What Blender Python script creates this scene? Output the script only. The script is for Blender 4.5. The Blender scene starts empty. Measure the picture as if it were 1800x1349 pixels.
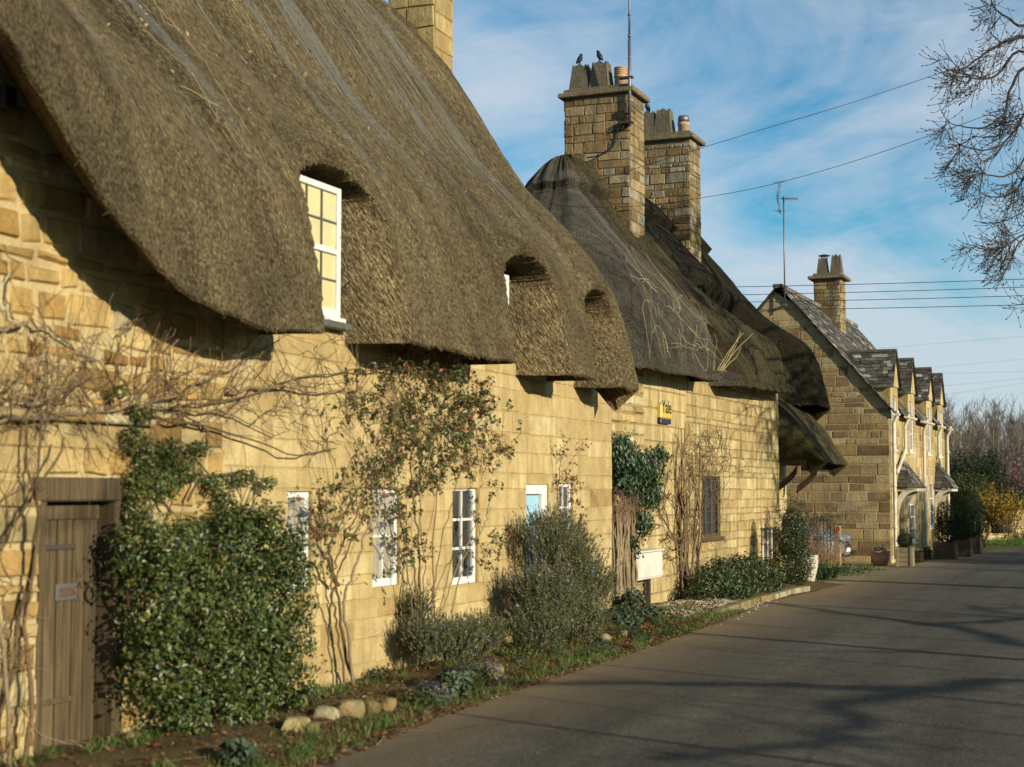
import bpy, math, random
import numpy as np
from mathutils import Vector, noise as mnoise
PI = math.pi
rad = math.radians
# ------------------------------------------------------------------ camera, sky, sun, exposure
S = bpy.context.scene
COL = S.collection
FPX, CX, CY = 2700.0, 900.0, 674.5          # focal length and centre in photo pixels
PHI = math.atan(188.5 / FPX)
THE = math.atan(1150 * math.cos(PHI) / FPX)
EYE = Vector((0, 0, 1.9))
_f0 = Vector((-math.sin(THE), math.cos(THE), 0))
RGT = Vector((math.cos(THE), math.sin(THE), 0))
FWD = _f0 * math.cos(PHI) + Vector((0, 0, math.sin(PHI)))
UPV = -_f0 * math.sin(PHI) + Vector((0, 0, math.cos(PHI)))
cam_d = bpy.data.cameras.new('camera')
cam = bpy.data.objects.new('camera', cam_d)
COL.objects.link(cam)
cam.location = EYE
cam.rotation_euler = (PI / 2 + PHI, 0, THE)
cam_d.sensor_width = 36
cam_d.lens = 36 * FPX / 1800
cam_d.clip_end = 3000
cam_d.dof.use_dof = True
cam_d.dof.focus_distance = 29
cam_d.dof.aperture_fstop = 2.0
S.camera = cam
SUN_EL, SUN_AZ = rad(15.5), rad(-20)        # azimuth from +X, negative towards -Y (behind the viewer)
sd = bpy.data.lights.new('sun', 'SUN')
sd.energy = 5.0
sd.angle = rad(0.5)
sd.color = (1.0, 0.88, 0.68)
sun = bpy.data.objects.new('sun', sd)
COL.objects.link(sun)
sdir = Vector((math.cos(SUN_EL) * math.cos(SUN_AZ), math.cos(SUN_EL) * math.sin(SUN_AZ), math.sin(SUN_EL)))
sun.rotation_euler = sdir.to_track_quat('Z', 'Y').to_euler()
sun.location = sdir * 60

def nd(nt, typ, ins=None, **props):
    n = nt.nodes.new(typ)
    for k, v in props.items():
        setattr(n, k, v)
    for k, v in (ins or {}).items():
        if isinstance(v, bpy.types.NodeSocket):
            nt.links.new(v, n.inputs[k])
        else:
            n.inputs[k].default_value = v
    return n
def ramp(nt, fac, stops, interp='LINEAR'):
    n = nt.nodes.new('ShaderNodeValToRGB')
    n.color_ramp.interpolation = interp
    e = n.color_ramp.elements
    while len(e) < len(stops):
        e.new(0.5)
    for el, (p, c) in zip(e, stops):
        el.position = p
        el.color = (c, c, c, 1) if isinstance(c, (int, float)) else (*c, 1)
    nt.links.new(fac, n.inputs[0])
    return n.outputs[0]
def mix(nt, fac, a, b, blend='MIX'):
    n = nt.nodes.new('ShaderNodeMix')
    n.data_type = 'RGBA'
    n.blend_type = blend
    for i, v in ((0, fac), (6, a), (7, b)):
        sock = n.inputs[i]
        if isinstance(v, bpy.types.NodeSocket):
            nt.links.new(v, sock)
        elif isinstance(v, (int, float)):
            sock.default_value = v if i == 0 else (v, v, v, 1)
        else:
            sock.default_value = (*v, 1)
    return n.outputs[2]
def maths(nt, op, a, b=0.0, c=0.0):
    n = nt.nodes.new('ShaderNodeMath')
    n.operation = op
    for i, v in enumerate((a, b, c)):
        if isinstance(v, bpy.types.NodeSocket):
            nt.links.new(v, n.inputs[i])
        else:
            n.inputs[i].default_value = v
    return n.outputs[0]
def mapping(nt, vec, scale=(1, 1, 1), rot=(0, 0, 0), loc=(0, 0, 0)):
    n = nd(nt, 'ShaderNodeMapping', {'Vector': vec})
    n.inputs['Scale'].default_value = scale
    n.inputs['Rotation'].default_value = rot
    n.inputs['Location'].default_value = loc
    return n.outputs[0]

W = bpy.data.worlds.new('World')
S.world = W
W.use_nodes = True
wt = W.node_tree
wt.nodes.clear()
sky = nd(wt, 'ShaderNodeTexSky', sky_type='NISHITA', sun_disc=False)
sky.sun_elevation = SUN_EL
sky.sun_rotation = PI / 2 - SUN_AZ
sky.air_density = 1.0
sky.dust_density = 0.6
sky.ozone_density = 1.5
tc = nd(wt, 'ShaderNodeTexCoord')
CLOFF = (5.0, 14.4, 0)
# thin wind-drawn cloud: two layers of noise on the view direction projected on a plane overhead
sepd = nd(wt, 'ShaderNodeSeparateXYZ', {0: tc.outputs['Generated']})
zc = maths(wt, 'ADD', maths(wt, 'MAXIMUM', sepd.outputs[2], 0.0), 0.42)
pl = nd(wt, 'ShaderNodeCombineXYZ', {0: maths(wt, 'DIVIDE', sepd.outputs[0], zc), 1: maths(wt, 'DIVIDE', sepd.outputs[1], zc)})
cl1 = nd(wt, 'ShaderNodeTexNoise', {'Vector': mapping(wt, pl.outputs[0], (2.3, 2.9, 1), (0, 0, rad(20)), CLOFF), 'Scale': 1.0, 'Detail': 7, 'Roughness': 0.55, 'Distortion': 0.6})
cl2 = nd(wt, 'ShaderNodeTexNoise', {'Vector': mapping(wt, pl.outputs[0], (5, 9, 1), (0, 0, rad(40))), 'Scale': 1.0, 'Detail': 8, 'Roughness': 0.62, 'Distortion': 0.9})
clf = maths(wt, 'ADD', cl1.outputs[0], maths(wt, 'MULTIPLY', maths(wt, 'SUBTRACT', cl2.outputs[0], 0.5), 0.35))
low = ramp(wt, sepd.outputs[2], [(0.0, 0.30), (0.13, 0.15), (0.30, 0.02)])
clf = maths(wt, 'ADD', clf, low)
cover = ramp(wt, clf, [(0.42, 0.0), (0.56, 0.5), (0.71, 1.0)])
skyhs = mix(wt, 1.0, sky.outputs[0], (0.38, 1.0, 1.25), 'MULTIPLY')
bgs = nd(wt, 'ShaderNodeBackground', {'Color': mix(wt, maths(wt, 'MULTIPLY', cover, 0.8), skyhs, (5.7, 6.2, 6.8)), 'Strength': 0.08})
nd(wt, 'ShaderNodeOutputWorld', {0: bgs.outputs[0]})
vs_ = S.view_settings
S.display_settings.display_device = 'sRGB'
vs_.view_transform = 'Standard'
vs_.look = 'None'
vs_.gamma = 1
vs_.exposure = 0.5
S.cycles.max_bounces = 6
S.cycles.transparent_max_bounces = 8

# ------------------------------------------------------------------ positions measured from the photograph
def ray(px, py):
    return FWD + RGT * ((px - CX) / FPX) + UPV * ((CY - py) / FPX)
def on_x(px, py, X):
    r = ray(px, py)
    return EYE + r * ((X - EYE.x) / r.x)
def on_y(px, py, Y):
    r = ray(px, py)
    return EYE + r * ((Y - EYE.y) / r.y)
def on_g(px, py, z=0.0):
    r = ray(px, py)
    return EYE + r * ((z - EYE.z) / r.z)
def nz(x, y=0.0, z=0.0):
    return mnoise.noise(Vector((x, y, z)))

# ------------------------------------------------------------------ mesh helpers
class MB:
    def __init__(s):
        s.v, s.f, s.c, s.m, s.sm = [], [], [], [], []
        s.blocks = []
    def vert(s, p, c=(.5, .5, .5)):
        s.v.append(tuple(p)); s.c.append(c)
        return len(s.v) - 1
    def face(s, idx, m=0, smooth=False):
        s.f.append(tuple(idx)); s.m.append(m); s.sm.append(smooth)
    def poly(s, pts, m=0, c=(.5, .5, .5), smooth=False):
        b = len(s.v)
        for p in pts:
            s.v.append(tuple(p)); s.c.append(c)
        s.face(range(b, b + len(pts)), m, smooth)
    def box(s, lo, hi, m=0, c=(.5, .5, .5), rz=0.0, bev=0.0, taper=1.0):
        x0, y0, z0 = lo; x1, y1, z1 = hi
        cx, cy = (x0 + x1) / 2, (y0 + y1) / 2
        def P(x, y, z):
            k = taper if z == z1 else 1.0
            dx, dy = (x - cx) * k, (y - cy) * k
            return (cx + dx * math.cos(rz) - dy * math.sin(rz), cy + dx * math.sin(rz) + dy * math.cos(rz), z)
        if bev <= 0:
            b = len(s.v)
            for z in (z0, z1):
                for x, y in ((x0, y0), (x1, y0), (x1, y1), (x0, y1)):
                    s.v.append(P(x, y, z)); s.c.append(c)
            for q in ((3, 2, 1, 0), (4, 5, 6, 7), (0, 1, 5, 4), (1, 2, 6, 5), (2, 3, 7, 6), (3, 0, 4, 7)):
                s.face([b + i for i in q], m)
        else:
            e = bev
            rings = [(z0, e), (z0 + e, 0), (z1 - e, 0), (z1, e)]
            base = []
            for z, i in rings:
                b = len(s.v); base.append(b)
                for x, y in ((x0 + i, y0 + e), (x0 + e, y0 + i), (x1 - e, y0 + i), (x1 - i, y0 + e), (x1 - i, y1 - e), (x1 - e, y1 - i), (x0 + e, y1 - i), (x0 + i, y1 - e)):
                    s.v.append(P(x, y, z)); s.c.append(c)
            for a, b2 in zip(base, base[1:]):
                for k in range(8):
                    s.face((a + k, a + (k + 1) % 8, b2 + (k + 1) % 8, b2 + k), m)
            s.face([base[0] + k for k in range(7, -1, -1)], m)
            s.face([base[-1] + k for k in range(8)], m)
    def obox(s, o, ax, ay, az, m=0, c=(.5, .5, .5)):
        o, ax, ay, az = map(Vector, (o, ax, ay, az))
        b = len(s.v)
        for k in (0, 1):
            for i, j in ((0, 0), (1, 0), (1, 1), (0, 1)):
                s.v.append(tuple(o + ax * i + ay * j + az * k)); s.c.append(c)
        for q in ((3, 2, 1, 0), (4, 5, 6, 7), (0, 1, 5, 4), (1, 2, 6, 5), (2, 3, 7, 6), (3, 0, 4, 7)):
            s.face([b + i for i in q], m)
    def tube(s, pts, r, n=5, m=0, c=(.5, .5, .5), smooth=True, cap=True):
        pts = [Vector(p) for p in pts]
        k = len(pts)
        if not hasattr(r, '__len__'):
            r = [r] * k
        t = (pts[1] - pts[0]).normalized()
        a = t.orthogonal().normalized()
        b0 = len(s.v)
        for i in range(k):
            t = (pts[min(i + 1, k - 1)] - pts[max(i - 1, 0)])
            if t.length < 1e-9: t = Vector((0, 0, 1))
            t.normalize()
            a = (a - t * a.dot(t))
            if a.length < 1e-6: a = t.orthogonal()
            a.normalize()
            b = t.cross(a)
            for j in range(n):
                w = 2 * PI * j / n
                s.v.append(tuple(pts[i] + (a * math.cos(w) + b * math.sin(w)) * r[i])); s.c.append(c)
        for i in range(k - 1):
            for j in range(n):
                j2 = (j + 1) % n
                s.face((b0 + i * n + j, b0 + i * n + j2, b0 + (i + 1) * n + j2, b0 + (i + 1) * n + j), m, smooth)
        if cap:
            s.face([b0 + j for j in range(n - 1, -1, -1)], m)
            s.face([b0 + (k - 1) * n + j for j in range(n)], m)
    def lathe(s, ctr, prof, n=16, m=0, c=(.5, .5, .5), smooth=True, cap=True, flute=0.0, nf=0):
        cx, cy, cz = ctr
        b0 = len(s.v)
        for rr, z in prof:
            for j in range(n):
                w = 2 * PI * j / n
                q = rr * (1 + flute * math.cos(nf * w)) if nf else rr
                s.v.append((cx + q * math.cos(w), cy + q * math.sin(w), cz + z)); s.c.append(c)
        for i in range(len(prof) - 1):
            for j in range(n):
                j2 = (j + 1) % n
                s.face((b0 + i * n + j, b0 + i * n + j2, b0 + (i + 1) * n + j2, b0 + (i + 1) * n + j), m, smooth)
        if cap:
            s.face([b0 + j for j in range(n - 1, -1, -1)], m)
            s.face([b0 + (len(prof) - 1) * n + j for j in range(n)], m)
    def ell(s, ctr, rx, ry, rz, n=10, k=7, m=0, c=(.5, .5, .5), wob=0.0, seed=0.0, rot=0.0):
        b0 = len(s.v)
        for i in range(k + 1):
            ph = -PI / 2 + PI * i / k
            for j in range(n):
                w = 2 * PI * j / n
                d = Vector((math.cos(ph) * math.cos(w), math.cos(ph) * math.sin(w), math.sin(ph)))
                q = 1 + wob * nz(d.x * 1.6 + seed, d.y * 1.6, d.z * 1.6 + seed)
                x, y = d.x * rx * q, d.y * ry * q
                s.v.append((ctr[0] + x * math.cos(rot) - y * math.sin(rot), ctr[1] + x * math.sin(rot) + y * math.cos(rot), ctr[2] + d.z * rz * q)); s.c.append(c)
        for i in range(k):
            for j in range(n):
                j2 = (j + 1) % n
                s.face((b0 + i * n + j, b0 + i * n + j2, b0 + (i + 1) * n + j2, b0 + (i + 1) * n + j), m, True)
    def quads(s, P, C, m=0):
        """P (N,4,3) corner array, C (N,3) colour"""
        if len(P):
            s.blocks.append((np.asarray(P, np.float32), np.asarray(C, np.float32), m))
    def build(s, name, mats, parent=None, uv=None, sharp=0):
        if not isinstance(mats, (list, tuple)): mats = [mats]
        V = np.array(s.v, np.float32).reshape(-1, 3)
        C = np.array(s.c, np.float32).reshape(-1, 3)
        ln = [len(f) for f in s.f]
        L = np.array([i for f in s.f for i in f], np.int32)
        M = np.array(s.m, np.int32)
        SM = np.array(s.sm, bool)
        for P, c, m in s.blocks:
            n = len(P); b = len(V)
            V = np.concatenate([V, P.reshape(-1, 3)])
            C = np.concatenate([C, np.repeat(c, 4, axis=0)])
            L = np.concatenate([L, np.arange(b, b + 4 * n, dtype=np.int32)])
            ln = list(ln) + [4] * n
            M = np.concatenate([M, np.full(n, m, np.int32)])
            SM = np.concatenate([SM, np.zeros(n, bool)])
        ln = np.array(ln, np.int32)
        me = bpy.data.meshes.new(name)
        me.vertices.add(len(V)); me.vertices.foreach_set('co', V.ravel())
        me.loops.add(len(L)); me.loops.foreach_set('vertex_index', L)
        me.polygons.add(len(ln))
        st = np.concatenate([[0], np.cumsum(ln)[:-1]]).astype(np.int32)
        me.polygons.foreach_set('loop_start', st)
        me.polygons.foreach_set('loop_total', ln)
        me.polygons.foreach_set('material_index', M)
        me.polygons.foreach_set('use_smooth', SM)
        at = me.color_attributes.new('Col', 'FLOAT_COLOR', 'POINT')
        at.data.foreach_set('color', np.concatenate([C, np.ones((len(C), 1), np.float32)], 1).ravel())
        if uv is not None:
            ul = me.uv_layers.new(name='UVMap')
            U = np.zeros((len(V), 2), np.float32); U[:len(uv)] = uv
            ul.data.foreach_set('uv', U[L].ravel())
        for mt in mats: me.materials.append(mt)
        me.update(calc_edges=True)
        me.validate()
        if sharp: me.set_sharp_from_angle(angle=rad(sharp))
        o = bpy.data.objects.new(name, me)
        COL.objects.link(o)
        if parent is not None:
            o.parent = parent
            o.matrix_parent_inverse = parent.matrix_basis.inverted()
        return o
def thing(name, label, cat, loc=(0, 0, 0), group=None):
    o = bpy.data.objects.new(name, None)
    COL.objects.link(o)
    o.location = loc
    o.empty_display_size = 0.2
    return tag(o, label, cat, group)
def tag(o, label, cat, group=None):
    o['label'] = label; o['category'] = cat
    if group: o['group'] = group
    return o
def kind(o, k):
    o['kind'] = k
    return o

# ------------------------------------------------------------------ materials
def new_mat(name):
    m = bpy.data.materials.new(name)
    m.use_nodes = True
    nt = m.node_tree
    nt.nodes.clear()
    return m, nt
def finish(nt, color, rough=0.8, bump=None, bstr=0.5, bdist=0.02, spec=0.3, metal=0.0, transl=0.0, **extra):
    ins = {'Base Color': color if isinstance(color, bpy.types.NodeSocket) else (*color, 1), 'Roughness': rough, 'Metallic': metal, 'Specular IOR Level': spec}
    ins.update(extra)
    p = nd(nt, 'ShaderNodeBsdfPrincipled', ins)
    if bump is not None:
        b = nd(nt, 'ShaderNodeBump', {'Height': bump, 'Strength': bstr, 'Distance': bdist})
        nt.links.new(b.outputs[0], p.inputs['Normal'])
    out = p.outputs[0]
    if transl > 0:
        t = nd(nt, 'ShaderNodeBsdfTranslucent', {'Color': color if isinstance(color, bpy.types.NodeSocket) else (*color, 1)})
        mx = nd(nt, 'ShaderNodeMixShader', {0: transl, 1: out, 2: t.outputs[0]})
        out = mx.outputs[0]
    nd(nt, 'ShaderNodeOutputMaterial', {0: out})
    return p
def obj_co(nt):
    return nd(nt, 'ShaderNodeTexCoord').outputs['Object']
def col_attr(nt):
    return nd(nt, 'ShaderNodeAttribute', attribute_name='Col')
def mat_stone(name, stops, stain=(.16, .11, .05), stain_amt=0.35, lichen=0.0, bstr=0.6, drip=0.0, rough_scale=9.0, lich_col=(.30, .29, .24)):
    m, nt = new_mat(name)
    oc = obj_co(nt)
    a = col_attr(nt)
    sp = nd(nt, 'ShaderNodeSeparateColor', {0: a.outputs['Color']})
    base = ramp(nt, sp.outputs[0], stops)
    n1 = nd(nt, 'ShaderNodeTexNoise', {'Vector': oc, 'Scale': 5.0, 'Detail': 8, 'Roughness': 0.62})
    n2 = nd(nt, 'ShaderNodeTexNoise', {'Vector': oc, 'Scale': 34.0, 'Detail': 5, 'Roughness': 0.7})
    n3 = nd(nt, 'ShaderNodeTexNoise', {'Vector': mapping(nt, oc, (2.3, 2.3, 0.35)), 'Scale': 1.6, 'Detail': 6, 'Roughness': 0.65})
    c = mix(nt, 1.0, base, ramp(nt, sp.outputs[1], [(0, .78), (1, 1.16)]), 'MULTIPLY')
    c = mix(nt, 1.0, c, ramp(nt, n1.outputs[0], [(.25, .72), (.5, 1.0), (.75, 1.2)]), 'MULTIPLY')
    c = mix(nt, 0.8, c, ramp(nt, n2.outputs[0], [(.28, .68), (.5, 1.0), (.8, 1.18)]), 'MULTIPLY')
    st = maths(nt, 'MULTIPLY', ramp(nt, n3.outputs[0], [(.46, 0), (.68, 1)]), stain_amt)
    c = mix(nt, st, c, stain)
    if drip > 0:
        n4 = nd(nt, 'ShaderNodeTexNoise', {'Vector': mapping(nt, oc, (9, 9, .7)), 'Scale': 1.0, 'Detail': 4, 'Roughness': .6})
        c = mix(nt, maths(nt, 'MULTIPLY', ramp(nt, n4.outputs[0], [(.5, 0), (.66, 1)]), drip), c, stain)
    if lichen > 0:
        n5 = nd(nt, 'ShaderNodeTexNoise', {'Vector': oc, 'Scale': 11.0, 'Detail': 6, 'Roughness': .7})
        c = mix(nt, maths(nt, 'MULTIPLY', ramp(nt, n5.outputs[0], [(.56, 0), (.64, 1)]), lichen), c, lich_col)
    n6 = nd(nt, 'ShaderNodeTexNoise', {'Vector': oc, 'Scale': rough_scale * 2.2, 'Detail': 8, 'Roughness': .68})
    finish(nt, c, .92, n6.outputs[0], bstr, .03, .15)
    return m
def mat_thatch(name, dark, mid, tan, net=(.17, .165, .14), moss=0.0, net_amt=0.22):
    m, nt = new_mat(name)
    r1 = mapping(nt, obj_co(nt), rot=(0, rad(35), 0))      # z' runs up the slope, x' across its thickness, y' along the eave
    uv = r1
    a = col_attr(nt)
    sp = nd(nt, 'ShaderNodeSeparateColor', {0: a.outputs['Color']})
    fib = nd(nt, 'ShaderNodeTexNoise', {'Vector': mapping(nt, uv, (72, 80, 10)), 'Scale': 1, 'Detail': 6, 'Roughness': .75})
    spk = nd(nt, 'ShaderNodeTexNoise', {'Vector': mapping(nt, uv, (56, 62, 19)), 'Scale': 1, 'Detail': 4, 'Roughness': .7})
    stk = nd(nt, 'ShaderNodeTexNoise', {'Vector': mapping(nt, uv, (2.5, 3.4, .28)), 'Scale': 1, 'Detail': 6, 'Roughness': .65, 'Distortion': .4})
    big = nd(nt, 'ShaderNodeTexNoise', {'Vector': mapping(nt, uv, (.55, .55, .42)), 'Scale': 1, 'Detail': 7, 'Roughness': .62, 'Distortion': .5})
    fold = nd(nt, 'ShaderNodeTexNoise', {'Vector': mapping(nt, uv, (1.2, 2.2, .10), (.06, 0, 0)), 'Scale': 1, 'Detail': 4, 'Roughness': .6, 'Distortion': .2})
    c = ramp(nt, maths(nt, 'ADD', maths(nt, 'MULTIPLY', fib.outputs[0], .65), maths(nt, 'MULTIPLY', spk.outputs[0], .35)), [(.42, dark), (.5, mid), (.585, tan)])
    c = mix(nt, .9, c, ramp(nt, stk.outputs[0], [(.28, .50), (.5, 1.0), (.74, 1.5)]), 'MULTIPLY')
    c = mix(nt, .9, c, ramp(nt, big.outputs[0], [(.32, .55), (.5, 1.0), (.68, 1.4)]), 'MULTIPLY')
    vor = nd(nt, 'ShaderNodeTexVoronoi', {'Vector': mapping(nt, uv, (26, 30, 19)), 'Scale': 1.0, 'Randomness': .35}, feature='DISTANCE_TO_EDGE')
    wire = ramp(nt, vor.outputs['Distance'], [(.03, 1), (.13, 0)])
    c = mix(nt, maths(nt, 'MULTIPLY', wire, net_amt), c, tuple(x * .8 for x in tan))
    fl = maths(nt, 'MULTIPLY', ramp(nt, fold.outputs[0], [(.55, 0), (.63, .8), (.67, .1), (.8, .4)]), maths(nt, 'MULTIPLY', sp.outputs[2], 1.0))
    c = mix(nt, fl, c, net)
    if moss > 0:
        mo = nd(nt, 'ShaderNodeTexNoise', {'Vector': mapping(nt, uv, (1.5, 2.6, .35), (0, 0, 0), (4, 2, 0)), 'Scale': 1, 'Detail': 7, 'Roughness': .65})
        c = mix(nt, maths(nt, 'MULTIPLY', ramp(nt, mo.outputs[0], [(.5, 0), (.62, 1)]), moss), c, (.10, .095, .02))
        mr = nd(nt, 'ShaderNodeTexNoise', {'Vector': mapping(nt, uv, (2, 3.6, .3), (0, 0, 0), (9, 5, 0)), 'Scale': 1, 'Detail': 5, 'Roughness': .6})
        c = mix(nt, maths(nt, 'MULTIPLY', ramp(nt, mr.outputs[0], [(.6, 0), (.7, 1)]), moss * .6), c, (.17, .065, .015))
    c = mix(nt, 1.0, c, ramp(nt, sp.outputs[0], [(0, 0.0), (1, 2.0)]), 'MULTIPLY')
    h = maths(nt, 'ADD', maths(nt, 'MULTIPLY', fib.outputs[0], .9), maths(nt, 'ADD', maths(nt, 'MULTIPLY', spk.outputs[0], .8), maths(nt, 'MULTIPLY', wire, .35)))
    h = maths(nt, 'ADD', h, maths(nt, 'MULTIPLY', stk.outputs[0], 1.2))
    finish(nt, c, .95, h, 1.0, .065, .1)
    return m
def mat_plain(name, col, rough=.6, spec=.4, var=.25, scale=12, bump=.2, metal=0.0, stretch=(1, 1, 1), dirt=None, dirt_amt=.5, bdist=.01):
    m, nt = new_mat(name)
    oc = mapping(nt, obj_co(nt), stretch)
    n = nd(nt, 'ShaderNodeTexNoise', {'Vector': oc, 'Scale': scale, 'Detail': 7, 'Roughness': .65})
    c = mix(nt, 1.0, col, ramp(nt, n.outputs[0], [(.25, 1 - var), (.75, 1 + var)]), 'MULTIPLY')
    sp = nd(nt, 'ShaderNodeSeparateColor', {0: col_attr(nt).outputs['Color']})
    c = mix(nt, 1.0, c, ramp(nt, sp.outputs[0], [(0, 0), (1, 2.0)]), 'MULTIPLY')
    if dirt:
        n2 = nd(nt, 'ShaderNodeTexNoise', {'Vector': oc, 'Scale': scale * .35, 'Detail': 8, 'Roughness': .7})
        c = mix(nt, maths(nt, 'MULTIPLY', ramp(nt, n2.outputs[0], [(.48, 0), (.66, 1)]), dirt_amt), c, dirt)
    finish(nt, c, rough, n.outputs[0], bump, bdist, spec, metal)
    return m
def mat_attr(name, rough=.6, spec=.3, transl=0.0, var=.3, scale=30, bump=0.15):
    m, nt = new_mat(name)
    a = col_attr(nt)
    n = nd(nt, 'ShaderNodeTexNoise', {'Vector': obj_co(nt), 'Scale': scale, 'Detail': 4, 'Roughness': .6})
    c = mix(nt, 1.0, a.outputs['Color'], ramp(nt, n.outputs[0], [(.3, 1 - var), (.7, 1 + var)]), 'MULTIPLY')
    finish(nt, c, rough, n.outputs[0], bump, .01, spec, 0, transl)
    return m
OCHRE = [(0, (.40, .25, .085)), (.3, (.50, .34, .13)), (.6, (.56, .41, .17)), (1, (.60, .47, .23))]
M_lime = mat_stone('limewashed_stone', [(0, (.27, .185, .075)), (.3, (.375, .285, .13)), (.75, (.43, .34, .165)), (1, (.46, .385, .215))], (.28, .19, .075), .6, .08, .6, .5, 6)
M_rubble = mat_stone('ochre_rubble_stone', [(0, (.24, .135, .04)), (.3, (.35, .225, .075)), (.65, (.44, .315, .125)), (.9, (.46, .36, .17)), (1, (.40, .36, .23))], (.17, .115, .045), .5, .12, .9, .25, 7)
M_mortar = mat_stone('pale_lime_mortar', [(0, (.40, .31, .15)), (1, (.45, .36, .185))], (.34, .24, .10), .4, 0, .6, .1)
M_mortar_lime = mat_stone('limewashed_joint', [(0, (.325, .24, .10)), (1, (.375, .285, .125))], (.26, .18, .07), .4, 0, .4, .1)
M_cot2 = mat_stone('weathered_ochre_stone', [(0, (.26, .175, .07)), (.25, (.35, .26, .11)), (.75, (.43, .335, .155)), (1, (.47, .405, .235))], (.15, .11, .05), .6, .1, .7, .45, 7)
M_mort2 = mat_stone('brown_joint', [(0, (.22, .155, .062)), (1, (.28, .20, .085))], (.15, .11, .05), .4, 0, .5)
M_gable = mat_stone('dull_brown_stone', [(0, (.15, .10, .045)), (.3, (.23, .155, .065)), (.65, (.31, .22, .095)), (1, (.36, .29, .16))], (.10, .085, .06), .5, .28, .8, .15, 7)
M_mortg = mat_stone('pale_pointing', [(0, (.29, .225, .12)), (1, (.36, .28, .155))], (.17, .135, .08), .4, 0, .4)
M_chim = mat_stone('lichened_chimney_stone', [(0, (.13, .085, .035)), (.3, (.22, .15, .062)), (.6, (.31, .235, .115)), (.85, (.29, .265, .195)), (1, (.30, .16, .05))], (.055, .048, .034), .8, .55, 1.0, .35, 8, (.06, .054, .042))
M_mortc = mat_stone('sooty_joint', [(0, (.14, .11, .06)), (1, (.18, .14, .08))], (.07, .06, .04), .5)
M_cap = mat_stone('weathered_cap_stone', [(0, (.13, .105, .06)), (1, (.19, .15, .09))], (.06, .055, .04), .6, .3, .8)
M_pot = mat_stone('sooted_stone_pot', [(0, (.10, .085, .06)), (1, (.15, .125, .085))], (.04, .037, .03), .6, .35, .8, .2, 9, (.18, .15, .09))
M_clay = mat_plain('pale_clay', (.40, .27, .17), .8, .2, .2, 14, .2, dirt=(.2, .16, .11))
M_slate = mat_stone('stone_slates', [(0, (.045, .04, .033)), (.45, (.075, .068, .055)), (.8, (.12, .11, .09)), (.93, (.30, .29, .26)), (1, (.45, .44, .41))], (.05, .045, .035), .4, .35, .8, 0, 9, (.34, .33, .30))
M_thatch = mat_thatch('brown_netted_thatch', (.022, .016, .008), (.146, .109, .053), (.43, .335, .18), (.25, .26, .235))
M_thatch2 = mat_thatch('dark_netted_thatch', (.013, .012, .009), (.075, .066, .048), (.20, .178, .130), (.16, .165, .155), .0)
M_thatch3 = mat_thatch('mossy_thatch', (.010, .009, .006), (.050, .042, .024), (.115, .095, .050), (.13, .135, .12), .5)
M_straw = mat_attr('straw_ends', .9, .1, 0, .3, 20)
M_white = mat_plain('white_paint', (.60, .59, .55), .45, .5, .08, 8, .08, dirt=(.5, .46, .36), dirt_amt=.35)
M_pipe = mat_plain('aged_pipe_paint', (.50, .46, .36), .55, .4, .15, 8, .1, dirt=(.30, .25, .16), dirt_amt=.5)
M_cream = mat_plain('cream_paint', (.66, .60, .44), .5, .45, .12, 6, .1, dirt=(.42, .34, .2), dirt_amt=.4)
M_blue = mat_plain('pale_blue_paint', (.25, .43, .54), .45, .5, .08, 8, .06)
M_glass = mat_plain('dark_window_glass', (.045, .045, .042), .06, .9, .3, 2.5, .02)
M_blind = mat_plain('cream_blind_behind_glass', (.50, .44, .22), .12, .7, .12, 3, .02)
M_curt = mat_plain('drawn_curtain_behind_glass', (.30, .27, .21), .12, .7, .35, 5, .02, stretch=(1, 3, .2))
M_lead = mat_plain('lead_grey', (.075, .075, .07), .6, .5, .3, 9)
M_wood = mat_plain('weathered_oak', (.088, .064, .034), .88, .12, .6, 14, .7, stretch=(2.2, 2.6, .14), dirt=(.035, .029, .02), dirt_amt=.9, bdist=.012)
M_woodd = mat_plain('dark_old_oak', (.075, .053, .030), .85, .2, .4, 9, .5, stretch=(2.2, 2.2, .2))
M_woodg = mat_plain('grey_planter_wood', (.24, .19, .11), .85, .2, .35, 10, .4, stretch=(.6, .6, 3))
M_iron = mat_plain('rusty_iron', (.045, .033, .026), .7, .4, .4, 20, .3)
M_black = mat_plain('black_plastic', (.012, .012, .012), .5, .4, .2)
M_metal = mat_plain('dull_galvanised_metal', (.15, .155, .16), .5, .5, .2, 30, .1, .7)
M_cable = mat_plain('black_cable', (.015, .015, .016), .6, .3, .1)
M_bark = mat_attr('bare_stems', .85, .2, 0, .35, 60, .4)
M_leaf = mat_attr('leaves', .42, .45, .22, .25, 40, .1)
M_leafm = mat_attr('matt_leaves', .7, .2, .25, .25, 40, .1)
M_terra = mat_plain('terracotta', (.42, .20, .105), .85, .2, .2, 9, .2, dirt=(.33, .25, .17))
M_urn = mat_plain('pale_grey_glaze', (.40, .37, .29), .6, .4, .15, 7, .15, dirt=(.25, .23, .16))
M_rock = mat_stone('edging_stone', [(0, (.20, .145, .06)), (.5, (.28, .21, .095)), (1, (.29, .255, .16))], (.10, .095, .035), .8, .35, 1.0, 0, 9, (.13, .13, .055))
M_feather = mat_plain('black_feathers', (.010, .010, .012), .5, .4, .2)
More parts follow.
